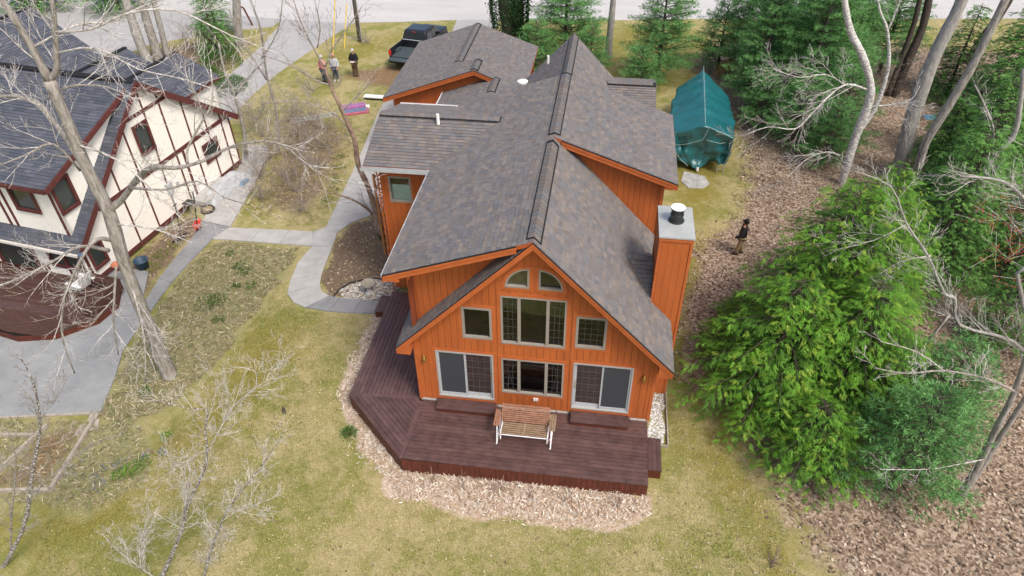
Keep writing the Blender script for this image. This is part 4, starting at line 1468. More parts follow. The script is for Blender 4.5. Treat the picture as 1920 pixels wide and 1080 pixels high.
def scatter_quads(name, P, size, pal, mt='litter', lift=(0.005, 0.04), tilt=0.5, aspect=0.7, curl=True):
    n = len(P)
    a = nrng.uniform(0, 2 * PI, n)
    s = size * nrng.uniform(0.45, 1.55, n)
    t1, t2 = nrng.normal(0, tilt, n), nrng.normal(0, tilt, n)
    ux = np.stack([np.cos(a), np.sin(a), t1 * 0.5], 1) * s[:, None] / 2
    uy = np.stack([-np.sin(a), np.cos(a), t2 * 0.5], 1) * (s * aspect)[:, None] / 2
    base = np.concatenate([P, (G + nrng.uniform(*lift, n) + s * 0.15)[:, None]], 1)
    V = np.stack([base - ux, base + uy * 0.9 - ux * 0.1, base + ux, base - uy], 1)
    V[:, :, 2] = np.maximum(V[:, :, 2], G + 0.004)
    pal = np.array(pal)
    cc = pal[nrng.integers(0, len(pal), n)] * nrng.uniform(0.75, 1.25, n)[:, None]
    F = np.arange(n * 4).reshape(n, 4)
    return np_mesh(name, V.reshape(-1, 3), F, mt, np.repeat(cc, 4, 0), stuff=True)
LPAL = [(.38, .29, .215), (.52, .42, .33), (.20, .14, .095), (.14, .095, .065), (.50, .42, .33), (.30, .205, .135), (.24, .17, .12), (.10, .07, .05)]
P = off_hard(np.concatenate([pts_in(LEAF, 85), pts_in(LEAF2, 80), pts_in(LEAF, 10) + nrng.normal(0, 0.6, (1, 2)) - np.array([0.8, 0])]))
P = P[(~inside(P, MOSSR)) | (nrng.random(len(P)) < 0.30)]
P = P[nrng.random(len(P)) < 0.62 + 0.38 * wob(P, 1.9, 0.7) + 0.25 * wob(P, 5.3, 2.7)]
tag(scatter_quads('fallen_leaves', P, 0.095, LPAL), 'brown and pinkish dead leaves carpeting the ground under the trees on the right', 'leaf litter')
P2 = off_hard(np.concatenate([pts_in(LEAF, 2.2), pts_in(THICK, 4)]))
tag(scatter_quads('fallen_twigs', P2, 0.55, [(.16, .12, .09), (.26, .22, .18), (.10, .07, .05)], aspect=0.035, lift=(0.02, 0.06), tilt=0.15), 'thin dead sticks lying among the fallen leaves', 'sticks')
P = off_hard(np.concatenate([pts_in(MULCH, 60), pts_in(THICK, 28), pts_in(DIRT, 8), pts_in(NBED, 30)]))
MPAL = [(.44, .35, .23), (.33, .24, .15), (.20, .14, .10), (.52, .43, .31), (.14, .10, .07)]
tag(scatter_quads('wood_chips', P, 0.085, MPAL), 'tan wood chips and dead leaves in the planting beds left of the orange house', 'mulch')
P = pts_in(PALE, 520) + nrng.normal(0, 0.10, (1, 2))
P = P + nrng.normal(0, 0.13, P.shape)
P = P[~inside(P, HARD[1])]
PPAL = [(.70, .64, .55), (.76, .71, .63), (.55, .43, .32), (.42, .29, .19), (.62, .53, .42), (.34, .22, .14), (.74, .68, .58)]
o = scatter_quads('dead_foliage', P, 0.13, PPAL, aspect=0.16, lift=(0.01, 0.10), tilt=0.7)
tag(o, 'pale dried leaf strips lying in a band along the front and left edge of the deck', 'dead foliage')
P = off_hard(np.concatenate([pts_in(STRAW, 420), pts_in(BEDL, 220)]))
SPAL = [(.48, .42, .27), (.62, .55, .40), (.32, .26, .16), (.18, .22, .07), (.34, .26, .17), (.10, .12, .04), (.16, .12, .08)]
tag(scatter_quads('dry_stalks', P, 0.19, SPAL, aspect=0.075, lift=(0.01, 0.07), tilt=0.6), 'matted dry stalks and grass in the rough bed round the big bare tree', 'dry grass')
# sparse leaves over the lawn
P = off_hard(pts_in([(-8, -8), (12.5, -8), (11, 0), (8.3, 2.6), (7.6, -4), (-4, -4), (-4, 4), (-8, 4)], 5.0))
tag(scatter_quads('lawn_leaves', P, 0.06, LPAL), 'scattered small dead leaves on the front lawn', 'leaves')

def stones(name, poly, dens, pal, size=0.035):
    P = pts_in(poly, dens)
    P = P[~inside(P, [(CX0, CY0), (CX1, CY0), (CX1, CY1), (CX0, CY1)])]
    n = len(P)
    oc = np.array([(1, 0, 0), (0, 1, 0), (-1, 0, 0), (0, -1, 0), (0, 0, .8), (0, 0, -.4)], float)
    fc = np.array([(0, 1, 4), (1, 2, 4), (2, 3, 4), (3, 0, 4)])
    s = size * nrng.uniform(0.5, 1.5, n)
    a = nrng.uniform(0, PI, n)
    V = np.empty((n, 6, 3))
    ax_ = nrng.uniform(0.7, 1.3, (n, 3))
    for k in range(6):
        q = oc[k] * ax_ * s[:, None]
        V[:, k, 0] = P[:, 0] + q[:, 0] * np.cos(a) - q[:, 1] * np.sin(a)
        V[:, k, 1] = P[:, 1] + q[:, 0] * np.sin(a) + q[:, 1] * np.cos(a)
        V[:, k, 2] = G + 0.01 + q[:, 2]
    F = (np.arange(n)[:, None, None] * 6 + fc[None]).reshape(-1, 3)
    pal = np.array(pal)
    cc = pal[nrng.integers(0, len(pal), n)] * nrng.uniform(0.7, 1.2, n)[:, None]
    return np_mesh(name, V.reshape(-1, 3), F, 'stone', np.repeat(cc, 6, 0), stuff=True)
tag(stones('gravel', GRAV2, 900, [(.55, .55, .54), (.68, .68, .68), (.40, .39, .38), (.75, .75, .75)], 0.026), 'white and grey gravel strip beside the right wall of the orange house', 'gravel')
tag(stones('gravel', GRAV1, 420, [(.42, .40, .36), (.55, .53, .48), (.26, .24, .22), (.60, .56, .48)], 0.045), 'mixed river stones in the small bed round the bird bath', 'gravel')

# grass blades: short tufts over the lawn
def grass(name, P, h, pal):
    n = len(P)
    a = nrng.uniform(0, 2 * PI, n)
    hh = h * nrng.uniform(0.5, 1.4, n)
    w = 0.011 * nrng.uniform(0.7, 1.4, n)
    lean = nrng.normal(0, 0.6, (n, 2)) * hh[:, None]
    V = np.empty((n, 3, 3))
    V[:, 0, :2] = P - np.stack([np.cos(a), np.sin(a)], 1) * w[:, None]
    V[:, 1, :2] = P + np.stack([np.cos(a), np.sin(a)], 1) * w[:, None]
    V[:, :2, 2] = G
    V[:, 2, :2] = P + lean
    V[:, 2, 2] = G + hh
    pal = np.array(pal)
    cc = pal[nrng.integers(0, len(pal), n)] * nrng.uniform(0.8, 1.2, n)[:, None]
    return np_mesh(name, V.reshape(-1, 3), np.arange(n * 3).reshape(n, 3), 'litter', np.repeat(cc, 3, 0), stuff=True)
LAWN = [(-9, -8.5), (12.2, -8.5), (11, -1), (8.3, 2.4), (8.2, -0.6), (7.6, -3.3), (5, -4.0), (-0.5, -3.5), (-3.3, 0), (-3.4, 4.4), (-6.2, 4.4), (-7.4, 6), (-7.6, 2), (-8.4, -1), (-8.0, -3), (-10, -5)]
P = off_hard(pts_in(LAWN, 520))
f1 = wob(P, 0.9, 0.3) + 0.6 * wob(P, 2.7, 1.9) + nrng.normal(0, 0.35, len(P))
gm = (f1 + np.clip((-P[:, 0] - 3.0) * 0.22, -0.4, 1.0)) > 0.45
GDRY = [(.47, .40, .215), (.39, .34, .165), (.57, .50, .30), (.31, .30, .12)]
GGRN = [(.15, .175, .04), (.21, .225, .06), (.10, .13, .03), (.27, .265, .09)]
tag(grass('dry_grass', P[~gm], 0.045, GDRY), 'short straw yellow winter grass of the front lawn', 'grass')
tag(grass('green_grass', P[gm], 0.045, GGRN), 'short olive green grass patches in the front lawn', 'grass')

# ------------------------------------------------------------------ the half-timbered neighbour house (own frame: x outwards, y back)
NA = math.radians(8.849)
NB = thing('neighbour_house', 'cream half timbered house with dark red boards and blue grey shingle roof on the left', 'house', (-15.092, 4.485, G), -NA)
def zt(z): return z - G           # world height -> height above the thing's base
NR, NS, NBK = 5.66, 0.85, 0.723
NZ = 6.15
def nstrip(y): return NZ - NS * (NR - y)
def nback(y): return NZ - NBK * (y - NR)
nr = random.Random(3)
def nroof(P, thick=0.16, mt='timber_red', name='roof', **k):
    Q = [(x, y, zt(z)) for x, y, z in P]
    r = roof_slab(name, Q, thick, NB, mt)
    mb = MB()
    shingles(mb, Q, PAL_BLUE, nr, row=0.16, tw=(0.25, 0.6), thick=0.016)
    mb.build('shingles', 'shingle', r, stuff=True)
    return r
def nslab(name, P, d, mt, parent=NB):
    mb = MB()
    mb.extr([Vector((x, y, zt(z))) for x, y, z in P], d)
    return mb.build(name, mt, parent)
# side gable wall
nslab('wall', [(0, 0.35, -0.5), (0, 10.9, -0.5), (0, 10.9, nback(10.9) - 0.1), (0, NR, NZ - 0.1), (0, 0.35, nstrip(0.35) - 0.1)], (-0.2, 0, 0), 'stucco')
# recessed upper wall beside the steep strip, its front, lower front
def ndorm(y): return NZ - 0.10 - 0.345 * (NR - y)
nslab('wall', [(-0.25, 0.5, 1.6), (-0.25, 5.3, 5.7), (-0.25, 5.3, ndorm(5.3) - 0.1), (-0.25, 0.5, ndorm(0.5) - 0.1)], (-0.2, 0, 0), 'stucco')
nslab('wall', [(-12, 0.5, 1.6), (-0.25, 0.5, 1.6), (-0.25, 0.5, ndorm(0.5) - 0.1), (-12, 0.5, ndorm(0.5) - 0.1)], (0, 0.15, 0), 'stucco')
nslab('wall', [(-12, 0.35, -0.5), (0, 0.35, -0.5), (0, 0.35, 1.45), (-12, 0.35, 1.45)], (0, 0.15, 0), 'stucco')
nslab('wall', [(-12, 10.75, -0.5), (-0.2, 10.75, -0.5), (-0.2, 10.75, 2.3), (-12, 10.75, 2.3)], (0, 0.15, 0), 'stucco')
# timber boards on the side wall
def tb(y0, z0, y1, z1, w=0.11, x=0.0, c=0.03, parent=NB):
    mb = MB()
    mb.bar((x + c / 2, y0, zt(z0)), (x + c / 2, y1, zt(z1)), c, w, upv=(0, (z1 - z0) * -1, (y1 - y0)) if False else (0, 0, 1) if abs(y1 - y0) > abs(z1 - z0) else (0, 1, 0))
    return mb
def timber(y0, z0, y1, z1, w=0.11, x=0.0, c=0.03):
    w *= 0.85
    a, b = Vector((x, y0, zt(z0))), Vector((x, y1, zt(z1)))
    d = (b - a).normalized()
    u = Vector((1, 0, 0)).cross(d)
    mb = MB()
    mb.extr([a - u * w / 2, a + u * w / 2, b + u * w / 2, b - u * w / 2], (c, 0, 0))
    return mb.build('timber_board', 'timber_red', NB)
def ntop(y): return (nstrip(y) if y < NR else nback(y)) - 0.22
for y in (0.42,):
    timber(y, -0.5, y, 1.4, 0.14)
for y in (3.2, 4.45, 5.75, 6.8, 8.05, 9.2, 10.25, 10.83):
    if y == 9.2:
        timber(y, -0.25, y, 0.78, 0.09); timber(y, 1.72, y, 2.08, 0.09); timber(y, 2.32, y, ntop(y), 0.09)
    elif y == 5.75:
        timber(y + 0.1, 4.83, y + 0.1, ntop(y), 0.09); timber(y + 0.1, 4.40, y + 0.1, 4.62, 0.09); timber(y, 2.32, y + 0.05, 3.0, 0.09); timber(y - 0.05, -0.25, y - 0.05, 2.08, 0.09)
    elif y < 4.5:
        timber(y, -0.25, y, 2.08, 0.09)
        if y < 4: timber(y, 2.32, y, ntop(y), 0.09)
        else: timber(y, 2.32, y, 4.62, 0.09)
    else:
        timber(y, -0.25, y, 2.08, 0.10)
        if y < 7.6:
            timber(y, 2.32, y, 4.62, 0.10)
            timber(y, 4.83, y, ntop(y), 0.10)
        elif y < 10.5:
            timber(y, 2.32, y, ntop(y), 0.09)
timber(1.9, 2.2, 10.7, 2.2, 0.22, c=0.035)
timber(4.3, 4.73, 7.35, 4.73, 0.17, c=0.035)
timber(0.5, -0.38, 10.9, -0.38, 0.24, c=0.035)
timber(7.25, -0.25, 7.25, 2.08, 0.16)
# rake boards
for a, b in (((0.02, NR, NZ - 0.16), (0.02, 11.2, nback(11.2) - 0.16)), ((0.02, 0.0, nstrip(0.0) - 0.16), (0.02, NR, NZ - 0.16))):
    mb = MB()
    mb.bar((a[0] + 0.30, a[1], zt(a[2])), (b[0] + 0.30, b[1], zt(b[2])), 0.05, 0.26)
    mb.build('rake_board', 'timber_red', NB)
mb = MB()
mb.bar((0.03, 0.12, zt(ndorm(0.12) - 0.12)), (0.03, 5.3, zt(ndorm(5.3) - 0.12)), 0.05, 0.2)
mb.bar((-12, 0.09, zt(ndorm(0.12) - 0.10)), (0.0, 0.09, zt(ndorm(0.12) - 0.10)), 0.04, 0.16)
mb.build('rake_board', 'timber_red', NB)
# steep strip of roof (right of the recess and below the dormer), dormer roof, back slope
XR = 0.34
nroof([(-0.25, 0.0, nstrip(0)), (XR, 0.0, nstrip(0)), (XR, NR, NZ), (-0.25, NR, NZ)])
nroof([(-12.5, 0.0, nstrip(0)), (-0.25, 0.0, nstrip(0)), (-0.25, 0.6, nstrip(0.6)), (-12.5, 0.6, nstrip(0.6))])
nroof([(-12.5, 0.12, ndorm(0.12)), (0.0, 0.12, ndorm(0.12)), (0.0, 5.62, ndorm(5.62)), (-12.5, 5.62, ndorm(5.62))])
nroof([(-12.5, NR, NZ), (XR, NR, NZ), (XR, 11.25, nback(11.25)), (-12.5, 11.25, nback(11.25))])
mb = MB()
q = [Vector((-12.5, NR - 0.16, zt(NZ - 0.03))), Vector((-12.5, NR, zt(NZ + 0.07))), Vector((-12.5, NR + 0.16, zt(NZ - 0.07))), Vector((-12.5, NR, zt(NZ + 0.02)))]
mb.extr(q, (12.8, 0, 0))
mb.build('ridge_cap', 'vent_strip', NB)
# dark gutter at the strip's foot, steel flashing
mb = MB()
mb.bar((-12.5, -0.05, zt(nstrip(0) - 0.07)), (0.3, -0.05, zt(nstrip(0) - 0.07)), 0.10, 0.10)
mb.build('gutter', 'off_white', NB)
mb = MB()
mb.bar((0.02, -0.03, zt(nstrip(0) - 0.16)), (0.05, 0.26, zt(nstrip(0) - 0.35)), 0.06, 0.06)
mb.tube([(0.05, 0.26, zt(1.1)), (0.05, 0.28, zt(-0.35))], 0.045, 6)
mb.build('downspout', 'off_white', NB)
mb = MB()
mb.extr([Vector((0.335, -0.06, zt(nstrip(0) - 0.25))), Vector((0.335, 0.35, zt(nstrip(0) - 0.05))), Vector((0.335, -0.02, zt(nstrip(0) + 0.05)))], (0.03, 0, 0))
mb.build('blue_flashing', 'plastic_blue', NB)
# rear wings: ridge runs back
def wing(xr, zr, y0, y1, hw, sl, wall=True):
    nroof([(xr, y0, zr), (xr + hw, y0, zr - sl * hw), (xr + hw, y1, zr - sl * hw), (xr, y1, zr)])
    nroof([(xr, y1, zr), (xr - hw, y1, zr - sl * hw), (xr - hw, y0, zr - sl * hw), (xr, y0, zr)])
    mb = MB()
    mb.bar((xr, y0, zt(zr + 0.03)), (xr, y1, zt(zr + 0.03)), 0.22, 0.05)
    mb.build('ridge_cap', 'vent_strip', NB)
    if wall:
        nslab('wall', [(xr - hw + 0.2, y1 - 0.3, -0.5), (xr + hw - 0.2, y1 - 0.3, -0.5), (xr + hw - 0.2, y1 - 0.3, zr - sl * (hw - 0.2) - 0.15), (xr, y1 - 0.3, zr - 0.15), (xr - hw + 0.2, y1 - 0.3, zr - sl * (hw - 0.2) - 0.15)], (0, -0.15, 0), 'stucco')
        nslab('wall', [(xr + hw - 0.2, y0, -0.5), (xr + hw - 0.2, y1 - 0.3, -0.5), (xr + hw - 0.2, y1 - 0.3, zr - sl * hw - 0.1), (xr + hw - 0.2, y0, zr - sl * hw - 0.1)], (-0.15, 0, 0), 'stucco')
wing(-12.3, 5.85, NR, 12.9, 5.2, 0.62)
wing(-7.3, 4.05, 8.0, 13.2, 2.3, 0.50)
wing(-4.35, 4.0, 8.4, 13.5, 2.3, 0.45)
# windows
def nwin(F, a0, a1, b0, b1, cols=[(1, 1, 1)], tw=0.07):
    F = (tuple(Vector(F[0]) + Vector(F[2]) * 0.062), F[1], F[2])
    return window(F, a0, a1, zt(b0), zt(b1), cols, NB, fm='timber_red', fw_=0.05, glass='house_glass', tm='timber_red', tw=tw)
SF = ((0, 0, 0), (0, 1, 0), (1, 0, 0))
nwin(SF, 4.95, 5.74, 3.08, 4.33)
nwin(SF, 8.50, 9.52, 0.80, 1.66)
nwin(SF, 0.62, 1.30, 0.10, 1.10)
nwin(((-0.25, 0, 0), (0, 1, 0), (1, 0, 0)), 0.56, 1.38, 2.80, 4.06)
FD = ((0, 0.5, 0), (1, 0, 0), (0, -1, 0))
nwin(FD, -2.3, -1.2, 2.75, 3.95, [(1, 1, 1)])
nwin(FD, -4.8, -3.6, 2.75, 3.95, [(1, 1, 1)])
FL = ((0, 0.35, 0), (1, 0, 0), (0, -1, 0))
nwin(FL, -1.75, -0.22, 0.20, 1.10, [(1, 1, 1), (1, 1, 1)])
nwin(FL, -4.6, -2.6, -0.35, 1.10, [(1, 1, 1)])
for x in (-2.2, -1.05, -2.9 + 0.5, -5.0):
    mb = MB()
    mb.box(x - 0.05, x + 0.05, 0.32, 0.349, zt(-0.5), zt(0.07))
    mb.build('timber_board', 'timber_red', NB)
for x in (-0.35, -2.85, -3.2, -5.4):
    mb = MB()
    mb.box(x - 0.06, x + 0.06, 0.47, 0.499, zt(1.8), zt(4.0))
    mb.build('timber_board', 'timber_red', NB)
# no rooms behind the panes: their dark colour stands in for unlit interiors; meter box and pipe on the side wall
mb = MB(); mb.box(0.0, 0.16, 5.55, 5.85, zt(0.75), zt(1.25)); mb.build('meter_box', 'plastic_grey', NB)
mb = MB(); mb.box(0.0, 0.05, 6.2, 6.35, zt(0.75), zt(1.0)); mb.tube([(0.04, 5.7, zt(-0.4)), (0.04, 5.7, zt(0.75))], 0.03, 6); mb.build('conduit', 'plastic_grey', NB)
mb = MB(); mb.box(0.0, 0.9, 6.7, 9.0, zt(-0.5), zt(-0.25)); mb.build('step', 'concrete', NB)
# neighbour's deck
ND = thing('neighbour_deck', 'dark brown many sided low deck in front of the cream half timbered house', 'deck', (-15.092, 4.485, G), -NA)
dk = [(-9, 0.3), (1.3, 0.3), (1.9, -0.6), (1.85, -1.6), (0.9, -2.8), (-0.4, -3.3), (-2.2, -3.2), (-4.0, -2.8), (-9, -2.2)]
hpd = half_planes([(x, y) for x, y in dk])
HD = -0.05
bw = 0.145
i = 0
while True:
    y0 = -3.35 + i * bw
    if y0 > 0.3: break
    # boards run askew, as in the photograph
    d_ = Vector((1, 0.10)).normalized(); n_ = Vector((-d_.y, d_.x))
    c0 = Vector((-3, y0))
    q = [c0 - d_ * 9 , c0 + d_ * 9, c0 + d_ * 9 + n_ * (bw - 0.008), c0 - d_ * 9 + n_ * (bw - 0.008)]
    poly = clip_poly([(p.x, p.y) for p in q], hpd)
    if len(poly) >= 3:
        mb = MB()
        mb.extr([Vector((x, y, zt(-0.28 + HD))) for x, y in poly], (0, 0, 0.03))
        mb.build('deck_board', rng.choice(['nb_deck', 'nb_deck', 'deck_board_dark']), ND)
    i += 1
    if i > 60: break
mb = MB()
for a, b in zip(dk, dk[1:]):
    mb.extr([Vector((a[0], a[1], zt(-0.26 + HD))), Vector((b[0], b[1], zt(-0.26 + HD))), Vector((b[0], b[1], zt(-0.55))), Vector((a[0], a[1], zt(-0.55)))], (0.0, 0.03, 0))
mb.build('rim_board', 'deck_skirt', ND)
mb = MB()
mb.extr([Vector((x * 0.98, y * 0.98, zt(-0.36))) for x, y in dk], (0, 0, -0.15))
mb.build('joists', 'deck_under', ND)
for j, (x0, x1, y0, y1, z0, z1) in enumerate([(0.25, 1.6, -0.15, 0.25, -0.3, 0.22), (1.25, 1.65, -1.6, -0.15, -0.3, 0.22), (0.0, 0.35, -1.0, -0.2, -0.3, -0.05), (0.25, 1.3, -0.75, -0.3, -0.3, -0.05)]):
    mb = MB()
    for k in range(3):
        if x1 - x0 > y1 - y0:
            w = (y1 - y0) / 3
            mb.box(x0, x1, y0 + k * w + 0.006, y0 + (k + 1) * w - 0.006, zt(z1 - 0.03), zt(z1))
        else:
            w = (x1 - x0) / 3
            mb.box(x0 + k * w + 0.006, x0 + (k + 1) * w - 0.006, y0, y1, zt(z1 - 0.03), zt(z1))
    mb.box(x0 + 0.02, x1 - 0.02, y0 + 0.02, y1 - 0.02, zt(z0), zt(z1 - 0.035))
    mb.build('bench_box', 'nb_deck', ND)

# ------------------------------------------------------------------ pickup truck
TR = thing('pickup_truck', 'black pickup truck with an empty open bed parked on the grass behind the garage', 'truck', (-8.18, 28.55, G), -math.radians(11))
def bevbox(x0, x1, y0, y1, z0, z1, r=0.05, taper=None, seg=2):
    """bevelled box, taper = (dx0, dx1, dy0, dy1) pulls the top in"""
    bm = bmesh.new()
    t = taper or (0, 0, 0, 0)
    co = [(x0, y0, z0), (x1, y0, z0), (x1, y1, z0), (x0, y1, z0), (x0 + t[0], y0 + t[2], z1), (x1 - t[1], y0 + t[2], z1), (x1 - t[1], y1 - t[3], z1), (x0 + t[0], y1 - t[3], z1)]
    vs = [bm.verts.new(c) for c in co]
    for f in ((0, 3, 2, 1), (4, 5, 6, 7), (0, 1, 5, 4), (1, 2, 6, 5), (2, 3, 7, 6), (3, 0, 4, 7)):
        bm.faces.new([vs[i] for i in f])
    bmesh.ops.bevel(bm, geom=list(bm.edges), offset=r, segments=seg, affect='EDGES', profile=0.6)
    V = [v.co.copy() for v in bm.verts]
    bm.verts.index_update()
    F = [tuple(v.index for v in f.verts) for f in bm.faces]
    bm.free()
    return V, F
def bb(mb, *a, **k):
    V, F = bevbox(*a, **k)
    mb.add(V, F)
def one(name, mt, parent, *a, smooth=True, **k):
    mb = MB()
    bb(mb, *a, **k)
    return mb.build(name, mt, parent, smooth=smooth)
def body(mb):
    hwid = 0.96
    bb(mb, -hwid, hwid, 0.05, 5.55, 0.42, 0.78, r=0.06)
    bb(mb, -hwid, -hwid + 0.12, 0.08, 2.0, 0.70, 1.27, r=0.035, taper=(0.03, 0, 0, 0))
    bb(mb, hwid - 0.12, hwid, 0.08, 2.0, 0.70, 1.27, r=0.035, taper=(0, 0.03, 0, 0))
    bb(mb, -hwid + 0.02, hwid - 0.02, 1.93, 2.02, 0.70, 1.29, r=0.02)
    bb(mb, -hwid, hwid, 2.0, 4.15, 0.70, 1.24, r=0.07)
    bb(mb, -hwid, hwid, 4.05, 5.62, 0.55, 1.20, r=0.12, taper=(0.06, 0.06, 0, 0.10), seg=3)
part('body', 'car_black', body, TR, smooth=True)
one('cab', 'car_black', TR, -0.93, 0.93, 2.02, 4.35, 1.20, 1.86, r=0.09, taper=(0.16, 0.16, 0.16, 0.75), seg=3)
def gl(mb):
    def q(a, b, c, d):
        mb.add([a, b, c, d], [(0, 1, 2, 3)])
    mb.extr([Vector((-0.80, 2.025, 1.31)), Vector((0.80, 2.025, 1.31)), Vector((0.68, 2.135, 1.74)), Vector((-0.68, 2.135, 1.74))], (0, -0.012, 0))
    for s in (-1, 1):
        mb.extr([Vector((s * 0.905, 2.22, 1.30)), Vector((s * 0.905, 3.00, 1.30)), Vector((s * 0.80, 3.00, 1.72)), Vector((s * 0.80, 2.32, 1.72))], (s * 0.02, 0, 0))
        mb.extr([Vector((s * 0.905, 3.08, 1.30)), Vector((s * 0.905, 3.98, 1.30)), Vector((s * 0.80, 3.50, 1.72)), Vector((s * 0.80, 3.08, 1.72))], (s * 0.02, 0, 0))
    mb.extr([Vector((-0.78, 4.22, 1.28)), Vector((0.78, 4.22, 1.28)), Vector((0.66, 3.68, 1.76)), Vector((-0.66, 3.68, 1.76))], (0, 0.02, 0.02))
mb = MB(); gl(mb)
# one object per pane
for i in range(0, len(mb.v), 8):
    m2 = MB(); m2.add(mb.v[i:i + 8], [(3, 2, 1, 0), (4, 5, 6, 7), (0, 1, 5, 4), (1, 2, 6, 5), (2, 3, 7, 6), (3, 0, 4, 7)]); m2.build('window', 'car_glass', TR)
mb = MB(); bb(mb, -0.62, 0.62, 2.38, 3.12, 1.852, 1.872, r=0.008); mb.build('sunroof', 'car_glass', TR)
def liner(mb):
    mb.box(-0.84, 0.84, 0.12, 1.93, 0.70, 0.80)
    for i in range(9):
        x = -0.74 + i * 0.185
        mb.box(x - 0.04, x + 0.04, 0.12, 1.90, 0.801, 0.818)
    for s in (-1, 1):
        mb.box(min(s * 0.84, s * 0.70), max(s * 0.84, s * 0.70), 0.75, 1.45, 0.801, 0.98)
part('bed_liner', 'bed_liner', liner, TR)
one('tailgate', 'bed_liner', TR, -0.82, 0.82, -0.50, 0.06, 0.72, 0.78, r=0.02)
one('bed_rail', 'plastic_grey', TR, -0.84, 0.84, 1.94, 2.01, 1.285, 1.31, r=0.008)
for s in (-1, 1):
    a, b = sorted((s * 0.965, s * 0.83))
    one('tail_lamp', 'red_lamp', TR, a, b, 0.03, 0.16, 0.88, 1.22, r=0.02)
    a, b = sorted((s * 0.93, s * 1.12))
    one('mirror', 'car_black', TR, a, b, 3.72, 3.84, 1.22, 1.42, r=0.03)
    for y in (2.55, 3.45):
        a, b = sorted((s * 0.955, s * 0.985))
        one('door_handle', 'chrome', TR, a, b, y, y + 0.16, 1.08, 1.12, r=0.008)
    for y in (0.98, 4.62):
        x0 = s * 0.74
        def wh(mb):
            n = 24
            P_ = [(0.30, 0), (0.385, 0.02), (0.40, 0.07), (0.40, 0.17), (0.385, 0.23), (0.30, 0.25)]
            vs = []
            for r_, w_ in P_:
                for k in range(n):
                    t = 2 * PI * k / n
                    vs.append((x0 + s * w_, y + r_ * math.cos(t), 0.40 + r_ * math.sin(t)))
            fs = [(i * n + k, i * n + (k + 1) % n, (i + 1) * n + (k + 1) % n, (i + 1) * n + k) for i in range(5) for k in range(n)] + [tuple(range(n))]
            mb.add(vs, fs)
        w = part('wheel', 'rubber', wh, TR)
        def rim(mb):
            n = 20
            vs = [(x0 + s * 0.235, y + 0.28 * math.cos(2 * PI * k / n), 0.40 + 0.28 * math.sin(2 * PI * k / n)) for k in range(n)] + [(x0 + s * 0.20, y + 0.10 * math.cos(2 * PI * k / n), 0.40 + 0.10 * math.sin(2 * PI * k / n)) for k in range(n)]
            mb.add(vs, [(k, (k + 1) % n, n + (k + 1) % n, n + k) for k in range(n)] + [tuple(range(n, 2 * n))])
        part('rim', 'chrome', rim, w)
part('rear_bumper', 'metal_dark', lambda mb: (bb(mb, -0.93, 0.93, -0.14, 0.08, 0.46, 0.66, r=0.04)), TR)
part('front_bumper', 'metal_dark', lambda mb: (bb(mb, -0.93, 0.93, 5.50, 5.72, 0.42, 0.66, r=0.05)), TR)
part('brake_lamp', 'red_lamp', lambda mb: mb.box(-0.12, 0.12, 2.08, 2.13, 1.79, 1.815), TR)

